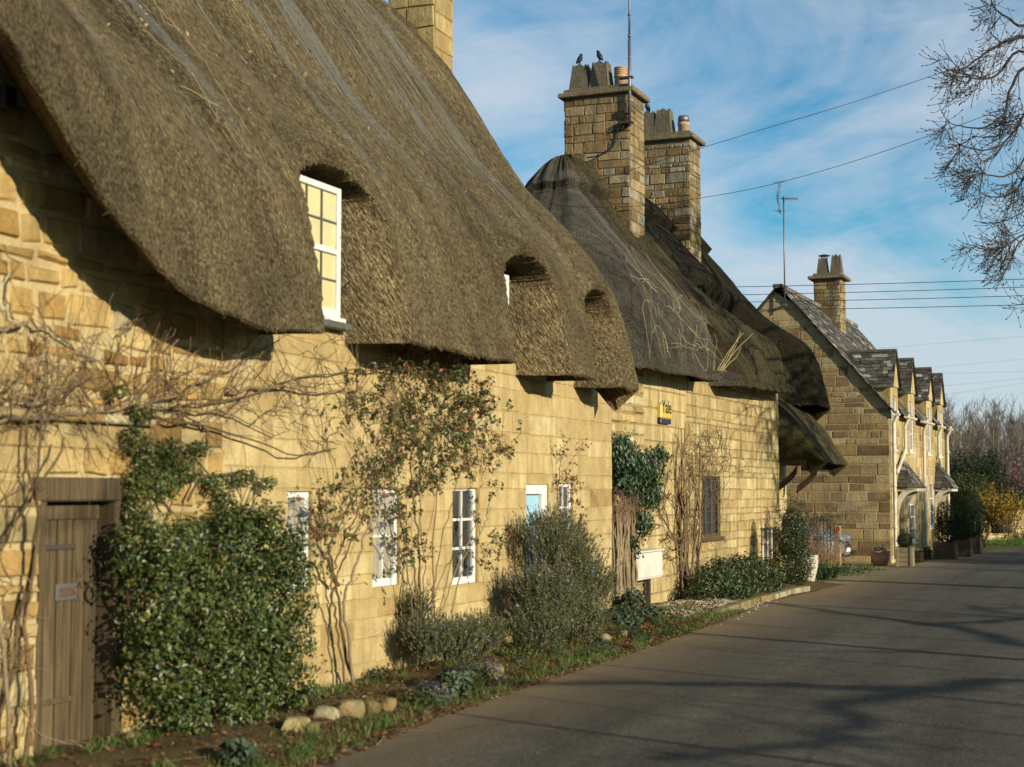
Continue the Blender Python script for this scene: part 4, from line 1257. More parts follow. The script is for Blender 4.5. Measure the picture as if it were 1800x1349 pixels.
# chimney of the far house
hx0, hx1 = face_x(1428, 46.0), face_x(1474, 46.0)
hz = on_y(1450, 480, 46.0).z
def cowl_pot(x, y, z):
    def make(par):
        mb = MB()
        mb.lathe((x, y, z), [(.10, 0), (.10, .55)], 10)
        for t in range(4): mb.tube([(x + .09 * math.cos(t * PI / 2), y + .09 * math.sin(t * PI / 2), z + .5), (x + .09 * math.cos(t * PI / 2), y + .09 * math.sin(t * PI / 2), z + .72)], .012, 4)
        mb.lathe((x, y, z + .70), [(.18, 0), (.18, .02), (.05, .05)], 12)
        mb.build('chimney_pot', M_iron, par)
    return make
chx = on_y(1450, 460, 46.3).x
chimney(hs, hx0, hx1, 46.0, 46.75, 5.2, hz - .19, [stone_pot(on_y(1446, 460, 46.3).x, 46.35, hz - .02, .34, .46, .14), stone_pot(on_y(1470, 460, 46.3).x, 46.35, hz - .02, .36, .52, .16), cowl_pot(on_y(1449, 460, 46.6).x, 46.6, hz - .1)], R3, cap_over=.16)
# ------------------------------------------------------------------ plant helpers
def unit_rand(rng, n):
    v = rng.normal(size=(n, 3))
    return v / np.linalg.norm(v, axis=1, keepdims=True)
def leaf_quads(P, nrm, axis, L, Wd, fold=.25):
    """P centres (N,3); nrm and axis unit vectors; diamond leaves folded a little along the midrib"""
    axis = axis - nrm * np.sum(axis * nrm, 1, keepdims=True)
    axis /= np.linalg.norm(axis, axis=1, keepdims=True) + 1e-9
    side = np.cross(nrm, axis)
    L = np.asarray(L).reshape(-1, 1); Wd = np.asarray(Wd).reshape(-1, 1)
    a = P - axis * L * .5
    b = P + side * Wd * .5 + nrm * Wd * fold - axis * L * .05
    c = P + axis * L * .5
    d = P - side * Wd * .5 + nrm * Wd * fold - axis * L * .05
    return np.stack([a, b, c, d], 1)
def pal(rng, n, cols, wts=None, var=.25):
    cols = np.array(cols)
    w = np.array(wts, float) / np.sum(wts) if wts is not None else None
    i = rng.choice(len(cols), n, p=w)
    return cols[i] * rng.uniform(1 - var, 1 + var, (n, 1))
def leaves(mb, rng, P, out, cols, wts=None, L=(.03, .05), asp=.5, spread=.8, m=0, up=.2, var=.3):
    n = len(P)
    cols = [tuple(c_ * .82 for c_ in q_) for q_ in cols]
    nrm = out + unit_rand(rng, n) * spread
    nrm[:, 2] += up
    nrm /= np.linalg.norm(nrm, axis=1, keepdims=True) + 1e-9
    l = rng.uniform(L[0], L[1], n)
    mb.quads(leaf_quads(P, nrm, unit_rand(rng, n), l, l * asp), pal(rng, n, cols, wts, var), m)
def blob_points(rng, n, blobs, shell=.55):
    """points through a set of overlapping ellipsoids (centre, radii), thicker towards the outside; returns points, outward normals"""
    vol = np.array([r[0] * r[1] * r[2] for c, r in blobs]) ** .7
    i = rng.choice(len(blobs), n, p=vol / vol.sum())
    C = np.array([b[0] for b in blobs])[i]; Rr = np.array([b[1] for b in blobs])[i]
    d = unit_rand(rng, n)
    q = shell + (1 - shell) * rng.random((n, 1)) ** .6
    q *= rng.uniform(.88, 1.12, (n, 1))
    return C + d * Rr * q, d
def wander(rng, p, d, L, step=.06, wob=.35, pull=(0, 0, 0), plane=None):
    p = Vector(p); d = Vector(d).normalized(); pts = [p.copy()]
    pl = Vector(pull)
    for _ in range(max(2, int(L / step))):
        d = (d + Vector(rng.normal(0, wob, 3)) + pl * step * 4).normalized()
        p = p + d * step
        if plane:
            x0, lo, hi = plane
            if p.x < x0 + lo: p.x = x0 + lo; d.x = abs(d.x) * .3
            if p.x > x0 + hi: p.x = x0 + hi; d.x = -abs(d.x) * .3
        if p.z < .02: p.z = .02
        pts.append(p.copy())
    return pts
def stem(mb, rng, pts, r0, r1, c, n=4, m=0):
    k = len(pts)
    mb.tube(pts, [r0 + (r1 - r0) * i / (k - 1) for i in range(k)], n, m, c, True, False)
def branchy(mb, rng, p, d, L, r, depth, cols, wob=.25, pull=(0, 0, 0), plane=None, kids=3, spread=.8, tips=None, shrink=.6, n=4, step=.07, m=0, rmin=.0025):
    pts = wander(rng, p, d, L, step, wob, pull, plane)
    c = tuple(np.array(cols[int(rng.random() * len(cols))]) * rng.uniform(.8, 1.2))
    stem(mb, rng, pts, r, max(rmin, r * .45), c, n, m)
    if tips is not None and depth == 0: tips.extend(pts[len(pts) // 3:])
    if depth > 0:
        for k in range(kids):
            i = int((.25 + .72 * rng.random()) * (len(pts) - 1))
            i = max(1, i)
            dd = (pts[i] - pts[i - 1]).normalized() + Vector(unit_rand(rng, 1)[0]) * spread
            branchy(mb, rng, pts[i], dd, L * shrink * rng.uniform(.6, 1.2), max(rmin, r * .6), depth - 1, cols, wob, pull, plane, kids, spread, tips, shrink, max(3, n - 1), step, m, rmin)
    return pts
def arr(pts): return np.array([tuple(p) for p in pts])
TWIG = [(.125, .082, .042), (.17, .12, .066), (.09, .06, .034), (.20, .15, .09)]
DARKTWIG = [(.07, .05, .03), (.10, .075, .045), (.055, .04, .03)]
GREEN = [(.045, .075, .014), (.075, .11, .022), (.12, .145, .032), (.18, .17, .045), (.025, .045, .012)]

# ------------------------------------------------------------------ climbers and shrubs on the first cottage
RP = np.random.default_rng(5)
ON = (XW, .01, .22)
def wallpt(px, py, off=.05):
    p = on_x(px, py, XW + off)
    return p
# leafless climber sprawling over the wall above the plank door
mb = MB()
old = [((-30, 745), (120, 730), (250, 712), (400, 730), (500, 770)), ((150, 740), (230, 700), (200, 640), (210, 590), (270, 540)), ((230, 720), (330, 690), (420, 640), (500, 590)),
       ((300, 720), (420, 700), (540, 660), (660, 650), (760, 640)), ((20, 560), (10, 500), (30, 470), (5, 420)), ((340, 740), (365, 760), (355, 800), (330, 790)),
       ((400, 690), (480, 680), (560, 690), (650, 680)), ((250, 730), (400, 760), (520, 800), (600, 790)), ((0, 580), (60, 560), (120, 600), (200, 660)), ((330, 745), (300, 690), (300, 620), (320, 560))]
for q in old:
    P_ = [wallpt(x, y, RP.uniform(.04, .14)) for x, y in q]
    pts = []
    for a, b in zip(P_, P_[1:]):
        for k in range(6): pts.append(a.lerp(b, k / 6) + Vector(RP.normal(0, .012, 3)))
    stem(mb, RP, pts, RP.uniform(.009, .017), .005, TWIG[int(RP.random() * 4)], 6)
for k in range(230):
    u = RP.random()
    px = -60 + 800 * u; py = 735 - 60 * u + RP.normal(0, 26)
    if px > 500: py += RP.normal(25, 40)
    p = wallpt(px, py, RP.uniform(.03, .15))
    ang = RP.uniform(-.5, 2.2) if px < 420 else RP.uniform(-.9, .9)
    sg = 1 if RP.random() < .7 else -1
    d = Vector((RP.normal(0, .15), sg * math.cos(ang), math.sin(ang)))
    branchy(mb, RP, p, d, RP.uniform(.35, 1.0), RP.uniform(.003, .0065), 1 if RP.random() < .55 else 0, TWIG, .20, (0, 0, -.10), ON, 2, .9, None, .6, 4, .06, 0, .0022)
for k in range(46):       # the mass of stems hanging to the left of the door
    p = wallpt(RP.uniform(-60, 48), RP.uniform(900, 1320), RP.uniform(.04, .16))
    branchy(mb, RP, p, (0, RP.normal(0, .4), RP.choice([-1, 1])), RP.uniform(.4, .9), RP.uniform(.003, .007), 1, TWIG, .2, (0, 0, 0), (XW, .02, .2), 2, .7, None, .6, 4, .06, 0, .0022)
for k in range(5):
    p = Vector((XW + .14, 7.75 + .12 * k, .02))
    stem(mb, RP, wander(RP, p, (0, .1 * RP.normal(), 1), 2.5, .1, .10, (0, 0, .15), (XW, .05, .2)), .018, .009, TWIG[k % 4], 5)
o = mb.build('climbing_plant', M_bark)
tag(o, 'leafless tangled climber spreading over the yellow wall above and beside the old plank door', 'climber')

# big glossy evergreen shrub trained on the wall right of the plank door
def px_blob(px, py, X, ry, rz, rx): return (tuple(on_x(px, py, X)), (rx, ry, rz))
blobs = []
for px, py, ry, rz in [(265, 965, .26, .26), (330, 975, .30, .30), (410, 965, .36, .32), (470, 950, .34, .32), (500, 1000, .16, .30), (270, 1060, .30, .36), (345, 1070, .40, .40), (430, 1070, .45, .42), (490, 1075, .26, .42),
                       (290, 1165, .36, .36), (370, 1175, .42, .40), (455, 1165, .45, .42), (500, 1160, .24, .40), (330, 1250, .34, .26), (400, 1245, .42, .28), (475, 1235, .40, .28), (508, 1225, .16, .2), (425, 915, .22, .12)]:
    blobs.append(px_blob(px, py, XW + .36, ry, rz, .30))
arms = []
for px, py, ry, rz in [(245, 730, .10, .08), (235, 775, .12, .12), (262, 800, .16, .16), (300, 800, .16, .14), (245, 850, .12, .16), (290, 850, .2, .15), (330, 830, .2, .1), (240, 900, .1, .14), (380, 850, .16, .09), (430, 840, .14, .08), (395, 880, .10, .10), (470, 850, .1, .06), (350, 790, .12, .08), (230, 985, .08, .12), (225, 1150, .08, .08), (205, 690, .05, .05)]:
    arms.append(px_blob(px, py, XW + .14, ry, rz, .10))
mb = MB()
P, O = blob_points(RP, 29000, blobs, .45)
P += RP.normal(0, .025, P.shape)
keep = np.array([nz(p[0] * 5, p[1] * 3.2, p[2] * 3.2) + .5 * nz(p[1] * 8, p[2] * 8) > -.22 for p in P])
P, O = P[keep], O[keep]
P[:, 0] = np.clip(P[:, 0], XW + .02, None); P[:, 2] = np.clip(P[:, 2], .06, None)
leaves(mb, RP, P, O, GREEN, [5, 6, 4, 1.6, 4], (.032, .058), .62, .75)
P, O = blob_points(RP, 4600, arms, .3)
P[:, 0] = np.clip(P[:, 0], XW + .02, None)
leaves(mb, RP, P, O, GREEN, [3, 5, 5, 2.5, 1], (.024, .046), .55, .9)
P, O = blob_points(RP, 420, blobs, .98)          # sprays that break the outline
for p, o_ in zip(P, O):
    if RP.random() < .45:
        d = Vector(o_) + Vector((.2, 0, .25)); d.normalize()
        n = 9
        q = np.array([np.array(p) + np.array(d) * .018 * k + RP.normal(0, .010, 3) for k in range(n)])
        q[:, 0] = np.clip(q[:, 0], XW + .02, None); q[:, 2] = np.clip(q[:, 2], .04, None)
        leaves(mb, RP, q, np.tile(np.array(d), (n, 1)), GREEN, [3, 5, 5, 3, 1], (.024, .042), .55, 1.0)
fo = mb
sh = thing('evergreen_shrub', 'large glossy green evergreen shrub trained against the wall right of the plank door', 'shrub', tuple(on_g(400, 1300)))
fo.build('foliage', M_leaf, sh)
mb = MB()
for k in range(40):
    b = blobs[int(RP.random() * len(blobs))][0]
    branchy(mb, RP, (XW + .2, b[1], max(.05, b[2] - .3)), (RP.normal(0, .3), RP.normal(0, .5), 1), .7, .009, 1, DARKTWIG, .15, (0, 0, .1), (XW, .03, .5), 3)
for q in (((300, 900), (265, 850), (240, 790), (235, 720)), ((330, 880), (350, 840), (420, 830), (480, 850)), ((400, 900), (380, 850), (330, 790))):
    stem(mb, RP, [wallpt(x, y, .1) for x, y in q], .013, .006, DARKTWIG[1], 5)
mb.build('stems', M_bark, sh)

# climbing roses
ROSE = [(.06, .085, .018), (.09, .115, .026), (.19, .05, .024), (.22, .07, .03), (.13, .135, .033), (.11, .035, .02)]
def rose(name, label, stems_px, crowns, base_off=.18, nleaf=700, thick=.012, wts=(4, 4, 3, 1, 2, 2), nst=2):
    mb = MB(); tips = []
    lf = MB()
    t = thing(name, label, 'rose', tuple(stems_px[0][0] if not isinstance(stems_px[0][0][0], (int, float)) else on_x(*stems_px[0][0], XW + base_off)))
    for q in stems_px:
        P_ = [on_x(x, y, XW + base_off + RP.uniform(-.05, .07)) for x, y in q]
        if P_[0].z < .25: P_[0].z = .02
        pts = []
        for a, b in zip(P_, P_[1:]):
            for k in range(7): pts.append(a.lerp(b, k / 7) + Vector(RP.normal(0, .012, 3)))
        pts.append(P_[-1])
        stem(mb, RP, pts, thick * RP.uniform(.7, 1.3), thick * .4, TWIG[int(RP.random() * 4)], 5)
        for _ in range(nst):
            i = int((.5 + .5 * RP.random()) * (len(pts) - 1))
            branchy(mb, RP, pts[i], (.1, RP.normal(0, .6), RP.uniform(-.1, 1)), RP.uniform(.25, .6), .0045, 1, TWIG + DARKTWIG, .2, (0, 0, -.05), (XW, .03, .45), 2, .8, tips, .6, 4, .05, 0, .002)
    k0 = on_x(*stems_px[0][0], XW + base_off); mb.ell((k0.x, k0.y, max(.04, k0.z if k0.z > .3 else .04)), .12, .16, .10, 10, 6, 0, TWIG[0], .3, 1.7)
    for (px, py, ry, rz, n) in crowns:
        c = on_x(px, py, XW + base_off + .02)
        for _ in range(n):
            p = Vector((c.x + RP.normal(0, .07), c.y + RP.normal(0, ry * .6), c.z + RP.normal(0, rz * .6)))
            branchy(mb, RP, p, (RP.normal(.1, .3), RP.normal(0, .6), RP.normal(.2, .7)), RP.uniform(.15, .45), .0038, 1, TWIG + DARKTWIG, .2, (0, 0, -.1), (XW, .03, .45), 2, .9, tips, .6, 4, .045, 0, .0018)
    T = arr(tips)
    T = T[RP.choice(len(T), nleaf)] + RP.normal(0, .022, (nleaf, 3))
    leaves(lf, RP, T, np.tile(np.array((.5, -.15, .3)), (len(T), 1)), ROSE, wts, (.032, .068), .6, 1.0)
    mb.build('stems', M_bark, t)
    lf.build('foliage', M_leaf, t)
    return t
rose('climbing_rose', 'thinly leaved rose with two bare trunks on plain wall beside the green shrub',
     [((622, 1210), (600, 1110), (592, 1030), (575, 950), (560, 880)), ((612, 1212), (590, 1100), (580, 1030), (600, 960), (640, 870), (700, 780)), ((625, 1208), (605, 1060), (625, 990), (660, 900), (650, 820)), ((595, 1030), (560, 960), (540, 900))],
     [(560, 915, .2, .12, 10), (600, 900, .2, .15, 9), (640, 850, .2, .2, 10), (570, 950, .15, .1, 6), (660, 790, .2, .2, 10)], .16, 520, .017, (5, 5, 2, .7, 3, 1.5))
rose('climbing_rose', 'tall dense red and green leaved rose reaching the eave between two white windows',
     [((735, 1110), (730, 1000), (700, 900), (690, 800), (700, 700)), ((745, 1110), (745, 1000), (740, 880), (760, 760), (780, 660)), ((755, 1105), (770, 980), (800, 860), (830, 740)), ((770, 1105), (800, 1000), (850, 930), (862, 890)), ((730, 1108), (715, 990), (665, 880), (650, 780)), ((765, 1105), (760, 960), (775, 830), (765, 700)), ((790, 1100), (812, 990), (838, 900), (850, 830), (890, 770)), ((740, 1110), (735, 950), (720, 820), (735, 720))],
     [(720, 665, .25, .13, 16), (790, 670, .3, .15, 22), (830, 720, .22, .18, 26), (800, 770, .25, .2, 24), (740, 740, .3, .2, 20), (700, 800, .3, .2, 16), (850, 760, .18, .13, 12), (770, 830, .25, .18, 14), (700, 900, .2, .15, 12), (640, 700, .3, .12, 10), (880, 770, .12, .06, 5), (850, 970, .1, .12, 7), (720, 960, .15, .12, 8), (735, 645, .15, .08, 8)], .22, 3900, .0095, (5, 6, 2.2, .9, 3.5, 1.2))
rose('climbing_rose', 'small rose climbing past the narrow white window right of the blue door',
     [((988, 1108), (990, 1010), (985, 930), (980, 860), (985, 800)), ((989, 1108), (992, 1010), (998, 940), (1005, 880), (995, 830))],
     [(988, 815, .15, .08, 5), (1003, 860, .18, .1, 6), (1000, 905, .16, .1, 6), (1000, 935, .14, .06, 5), (1040, 975, .1, .05, 2)], .10, 230, .010, (2, 2, 4, 1, 1, 4))

# rosemary bushes: fans of needled upright shoots
ROSEM = [(.085, .10, .04), (.12, .135, .06), (.17, .175, .085), (.06, .07, .03), (.21, .20, .11)]
def rosemary(name, label, blobs, n, cols=ROSEM, L=(.14, .34), flowers=0, flop=.35, cat='shrub', dens=26, nl=(.02, .038)):
    mb, lf = MB(), MB()
    base = np.mean([b[0] for b in blobs], 0)
    t = thing(name, label, cat, (base[0], base[1], 0))
    P, O = blob_points(RP, n, blobs, .35)
    P[:, 2] = np.clip(P[:, 2], .02, None); P[:, 0] = np.clip(P[:, 0], XW + .03, None)
    A, Nn, Ax, Fl = [], [], [], []
    for p, o_ in zip(P, O):
        d = np.array((o_[0] * .5 + RP.normal(0, flop * .5), o_[1] * .6 + RP.normal(0, flop * .5), .75 + RP.random() * .5))
        d /= np.linalg.norm(d)
        l = RP.uniform(*L)
        e = p + d * l + np.array((0, 0, -.03))
        mid = p + d * l * .5 + RP.normal(0, .012, 3)
        mb.tube([p, mid, e], [.0018, .0016, .001], 3, 0, (.09, .085, .045), True, False)
        k = RP.random(dens)
        q = np.where(k[:, None] < .5, p + (mid - p) * 2 * k[:, None], mid + (e - mid) * (2 * k[:, None] - 1))
        ax = d + unit_rand(RP, dens) * .75
        A.append(q + ax * .006); Ax.append(ax)
        if flowers and RP.random() < flowers: Fl.append(e)
    A = np.concatenate(A); Ax = np.concatenate(Ax); Ax /= np.linalg.norm(Ax, axis=1, keepdims=True)
    nr = unit_rand(RP, len(A)); nr[:, 0] += .5
    nr /= np.linalg.norm(nr, axis=1, keepdims=True)
    l = RP.uniform(nl[0], nl[1], len(A))
    lf.quads(leaf_quads(A, nr, Ax, l, l * .34, .05), pal(RP, len(A), cols, None, .3))
    if Fl:
        F = np.array(Fl); F = np.repeat(F, 5, 0) + RP.normal(0, .012, (len(F) * 5, 3))
        lf.quads(leaf_quads(F, unit_rand(RP, len(F)), unit_rand(RP, len(F)), np.full(len(F), .016), np.full(len(F), .013)), pal(RP, len(F), [(.33, .28, .50), (.45, .38, .6), (.5, .47, .6)]))
    mb.build('stems', M_bark, t)
    lf.build('foliage', M_leafm, t)
    return t
def bl(px, py, X, r): return (tuple(on_x(px, py, X)), r)
rosemary('rosemary_bush', 'big grey green rosemary bush hiding the foot of the pale blue door',
         [bl(960, 960, -6.72, (.28, .32, .28)), bl(1000, 1000, -6.65, (.32, .42, .34)), bl(1030, 1040, -6.6, (.32, .40, .32)), bl(960, 1060, -6.55, (.36, .45, .30)), bl(1010, 1100, -6.45, (.34, .5, .26)), bl(950, 1115, -6.45, (.28, .36, .2)), bl(985, 950, -6.75, (.22, .2, .22)), bl(925, 1050, -6.75, (.16, .16, .18))], 3600, flowers=.08)
rosemary('rosemary_bush', 'lower wispy rosemary bush at the wall foot under the tall rose',
         [bl(752, 1135, -6.75, (.20, .26, .18)), bl(800, 1140, -6.65, (.24, .32, .17)), bl(845, 1130, -6.72, (.2, .28, .18)), bl(735, 1085, -6.95, (.10, .12, .16))], 1300, flowers=.04, L=(.12, .3))

# ------------------------------------------------------------------ between the cottages: ivy-topped post of old stems
ivy = thing('ivy_clad_stump', 'ivy topped pillar of matted dead stems against the wall beyond the rosemary', 'stump', tuple(on_g(1108, 1075)))
mb = MB()
c0 = on_g(1108, 1085); c0.z = 0
XI = -7.28
p0 = on_x(1080, 1090, XI); p1 = on_x(1122, 1090, XI); zt_ = on_x(1105, 885, XI).z
for k in range(120):
    y = p0.y + (p1.y - p0.y) * RP.random()
    q = (y - (p0.y + p1.y) / 2) / ((p1.y - p0.y) / 2)
    x = XI - .22 + .24 * math.sqrt(max(0, 1 - q * q)) + RP.normal(0, .02)
    pts = [Vector((x + RP.normal(0, .010), y + RP.normal(0, .018) + .05 * nz(z * 1.3, k), z)) for z in np.arange(.02, zt_ + RP.uniform(-.15, .1), .16)]
    stem(mb, RP, pts, RP.uniform(.014, .032), .012, tuple(np.array((.22, .17, .095)) * RP.uniform(.55, 1.25)), 5)
mb.box((XI - .28, p0.y + .05, 0), (XI - .06, p1.y - .05, zt_ - .05), 0, (.14, .11, .06))
mb.build('stems', M_bark, ivy)
IVY = [(.02, .042, .016), (.03, .058, .02), (.05, .085, .03), (.085, .12, .05), (.012, .028, .012)]
mb = MB()
bI = [bl(1105, 815, -7.25, (.24, .36, .20)), bl(1135, 830, -7.25, (.24, .45, .26)), bl(1100, 850, -7.3, (.2, .35, .2)), bl(1140, 870, -7.28, (.2, .32, .2)), bl(1090, 790, -7.35, (.2, .35, .18)), bl(1128, 915, -7.3, (.13, .2, .25)), bl(1115, 960, -7.2, (.06, .08, .2)), bl(1160, 800, -7.35, (.12, .2, .12))]
P, O = blob_points(RP, 7000, bI, .4)
P += RP.normal(0, .05, P.shape)
O2 = O.copy(); O2[:, 0] += .4
ax = np.tile(np.array((.15, 0, -1.0)), (len(P), 1)) + unit_rand(RP, len(P)) * .55
nr = O2 + unit_rand(RP, len(P)) * .5; nr /= np.linalg.norm(nr, axis=1, keepdims=True)
l = RP.uniform(.05, .085, len(P))
mb.quads(leaf_quads(P, nr, ax, l, l * .52, .15), pal(RP, len(P), IVY, [3, 5, 4, 1.3, 2]))
mb.build('foliage', M_leaf, ivy)
mb = MB()
for k in range(170):
    p = on_x(RP.uniform(1078, 1120), RP.uniform(860, 905), XI + RP.uniform(-.05, .08))
    stem(mb, RP, wander(RP, p, (RP.normal(.2, .3), RP.normal(0, .4), RP.normal(-.4, .5)), .3, .05, .2, (0, 0, -.5)), .004, .002, tuple(np.array((.20, .12, .07)) * RP.uniform(.6, 1.3)), 3)
mb.build('dead_stems', M_bark, ivy)
# leafy ground clump at its foot
def clump(name, label, blobs, n, cols, L, cat='plant', asp=.7, group=None, mat=None, wts=None, spread=.7):
    mb = MB()
    P, O = blob_points(RP, n, blobs, .4)
    P[:, 2] = np.clip(P[:, 2], .03, None)
    leaves(mb, RP, P, O, cols, wts, L, asp, spread, 0, .4)
    o = mb.build(name, mat or M_leafm)
    return tag(o, label, cat, group)
SAGE = [(.06, .09, .05), (.085, .12, .065), (.04, .06, .035), (.11, .14, .08)]
clump('ivy_clump', 'low blue green ivy clump spilling round the foot of the ivy topped pillar', [bl(1095, 1090, -6.85, (.3, .35, .2)), bl(1130, 1085, -6.8, (.28, .4, .16)), bl(1110, 1060, -7.0, (.2, .25, .2)), bl(1180, 1095, -6.6, (.25, .4, .08))], 2200, SAGE, (.05, .09))

# wall shrub with bare stems climbing cottage two
w2 = MB()
ON2 = (X2, .02, .3)
for k in range(16):
    p = Vector((X2 + .12 + RP.normal(0, .04), on_x(1208, 1050, X2 + .12).y + RP.normal(0, .22), .02))
    stem(w2, RP, wander(RP, p, (0, RP.normal(0, .08), 1), RP.uniform(2.0, 3.2), .1, .10, (0, 0, .3), ON2), RP.uniform(.014, .034), .008, TWIG[int(RP.random() * 3)], 5)
for k in range(150):
    px, py = RP.normal(1222, 24), RP.uniform(760, 1010)
    if RP.random() < .55: px, py = RP.normal(1240, 28), RP.normal(815, 24)
    p = on_x(px, py, X2 + RP.uniform(.05, .22))
    branchy(w2, RP, p, (RP.normal(0, .3), RP.normal(.3, .8), RP.normal(.2, .7)), RP.uniform(.3, .85), RP.uniform(.004, .008), 1, TWIG, .2, (0, 0, 0), ON2, 2, .8, None, .6, 3, .07, 0, .003)
for k in range(16):
    p = on_x(RP.uniform(1160, 1205), RP.uniform(860, 985), X2 + .12)
    branchy(w2, RP, p, (0, RP.normal(-.3, .8), RP.normal(0, .5)), RP.uniform(.5, 1.2), RP.uniform(.008, .018), 1, TWIG, .14, (0, 0, 0), ON2, 2, .7, None, .6, 4, .08, 0, .004)
tag(w2.build('climbing_shrub', M_bark), 'leafless climbing shrub with a dense head beside the barred window', 'climber')

# dry creeper on the thatch of cottage two, and another above the first cottage's dormer
def slope2_pt(s, t):
    d = interp(t, [h for _, h in PROF], [q for q, _ in PROF])
    k = ze2(s); ry = max(s, YA)
    return Vector((XE2 + (XR2 - XE2) * d + .10, s + (ry - s) * d, k + (ZR2 - k) * t + .05))
DRY = [(.27, .21, .11), (.22, .16, .085), (.32, .25, .14)]
mb = MB()
for k in range(40):
    s0, t0 = RP.uniform(21.9, 25.6), RP.uniform(.03, .34)
    ds, dt = RP.normal(0, 1.0), RP.uniform(-.08, .12)
    pts = []
    for i in range(16):
        s0 += .05 * ds + RP.normal(0, .02); t0 += dt * .12 + RP.normal(0, .004)
        ds += RP.normal(0, .55); dt += RP.normal(0, .05)
        if .01 < t0 < .5: pts.append(slope2_pt(max(21.6, min(25.9, s0)), t0))
    if len(pts) > 4: stem(mb, RP, pts, .0055, .003, DRY[k % 3], 4)
tag(mb.build('dry_creeper', M_bark), 'dry straw coloured creeper lying on the dark thatch of the middle cottage', 'creeper')
mb = MB()
for k in range(5):
    p = slope2_pt(25.2 + .1 * k, .02); p.x += .03
    stem(mb, RP, wander(RP, p, (.15, .75, .55), 1.25, .08, .05, (0, 0, .02)), .009, .005, DRY[0], 4)
for q in [((605, 10), (650, 60), (690, 110), (740, 190), (780, 250)), ((330, 120), (350, 150), (370, 180)), ((320, 150), (390, 190), (365, 180)), ((210, 0), (250, 50), (300, 95), (330, 120)), ((270, 0), (290, 40), (330, 60)), ((360, 170), (385, 215), (380, 180)), ((395, 215), (410, 245), (430, 265))]:
    q = [(x if x < 460 else x - 330, y) for x, y in q]
    pts = []
    for (x0, y0), (x1, y1) in zip(q, q[1:]):
        for i in range(5):
            t = i / 5
            px, py = x0 + (x1 - x0) * t + RP.normal(0, 1.0), y0 + (y1 - y0) * t + RP.normal(0, 1.0)
            # walk out along the view ray until it meets the slope
            r = ray(px, py); best = None
            for dist in np.arange(8.5, 16, .02):
                p = EYE + r * dist
                zz = p.z; s_ = p.y; k0 = ze1(s_)
                t_ = (zz - k0) / (ZR - k0)
                if 0 < t_ < 1 and p.x <= slope_pt(s_, t_).x + .10: best = p; break
            if best is not None: pts.append(best)
    if len(pts) > 4: stem(mb, RP, pts, .0055, .003, DRY[0], 4)
tag(mb.build('dry_creeper', M_bark), 'few straw coloured creeper stems caught in the netting of the nearest thatch', 'creeper')
# seed heads and flakes of straw caught in the netting
mb = MB()
P = []
for k in range(150): 
    if RP.random() < .35: s_, t_ = RP.normal(10.3, .6), RP.normal(.42, .12)
    else: s_, t_ = RP.uniform(8.6, 18.4), RP.uniform(.1, .95)
    if .03 < t_ < .97: P.append(tuple(slope_pt(s_, t_) + Vector((.11, 0, .06))))
P = np.array(P)
leaves(mb, RP, P, np.tile(np.array((.7, 0, .5)), (len(P), 1)), [(.38, .28, .16), (.45, .35, .22), (.3, .19, .1)], None, (.03, .07), .45, .5)
kind(tag(mb.build('straw_flakes', M_leafm), 'pale flakes of straw and dead leaves caught on the nearest thatch', 'straw'), 'stuff')

# ------------------------------------------------------------------ verge: stones, flowers, litter, grass
def rock(p, r, seed, flat=.7, sx=1.0):
    """a broken field stone: a lump cut by random flat faces"""
    mb = MB()
    N_ = unit_rand(RP, 11); N_[:, 2] *= .8; N_ /= np.linalg.norm(N_, axis=1, keepdims=True)
    N_ = np.concatenate([N_, [[0, 0, 1], [0, 0, -1]]]); H_ = RP.uniform(.62, .95, len(N_)); H_[-2] = .75
    c = (RP.random(), RP.random(), .5)
    n, k = 22, 14
    for i in range(k + 1):
        ph = -PI / 2 + PI * i / k
        for j in range(n):
            w = 2 * PI * j / n
            d = np.array((math.cos(ph) * math.cos(w), math.cos(ph) * math.sin(w), math.sin(ph)))
            q = min(1.05, np.min(H_ / np.maximum(.05, N_ @ d))) + .05 * nz(d[0] * 3 + seed * 7, d[1] * 3, d[2] * 3)
            mb.vert((p[0] + d[0] * q * r * .85, p[1] + d[1] * q * r * sx, max(p[2] - .06, p[2] + r * flat * .5 + d[2] * q * r * flat)), c)
    for i in range(k):
        for j in range(n):
            j2 = (j + 1) % n
            mb.face((i * n + j, i * n + j2, (i + 1) * n + j2, (i + 1) * n + j), 0, True)
    return mb.build('edging_stone', M_rock, sharp=28)
st_px = [(520, 1290, .17, 'mossy edging stone partly hidden under the shrub at the verge'), (575, 1268, .17, 'rounded pale edging stone next to the shrub'), (618, 1262, .20, 'largest flat faced edging stone in the row before the bare wall'), (652, 1252, .15, 'narrow edging stone right of the largest flat faced one'), (683, 1247, .13, 'small rounded edging stone in the middle of the verge row'), (712, 1232, .16, 'edging stone left of the nearer purple flower clump'), (695, 1215, .14, 'flat edging stone set behind the row near the rose roots'), (786, 1222, .19, 'big ochre boulder between the two purple flower clumps'), (868, 1190, .16, 'pale boulder right of the farther purple flower clump'), (550, 1290, .12, 'half buried low edging stone near the shrub foot'), (905, 1130, .12, 'ochre stone lying at the left foot of the rosemary'), (1062, 1130, .15, 'stone at the right foot of the rosemary'), (1095, 1122, .13, 'stone under the ivy clump'), (1130, 1112, .12, 'small stone on the verge right of the ivy clump'), (425, 1318, .16, 'flat pale stone under the front of the shrub'), (230, 1310, .13, 'pale block at the foot of the plank door frame')]
for i, (px, py, r, lb) in enumerate(st_px):
    p = on_g(px, py, .05)
    if p.x < XW + .1: p.x = XW + .12
    r *= .72
    tag(rock(p, r, i + 1, .8 if i not in (6, 14) else .45, RP.uniform(.9, 1.25)), lb, 'stone', 'stones edging the verge')
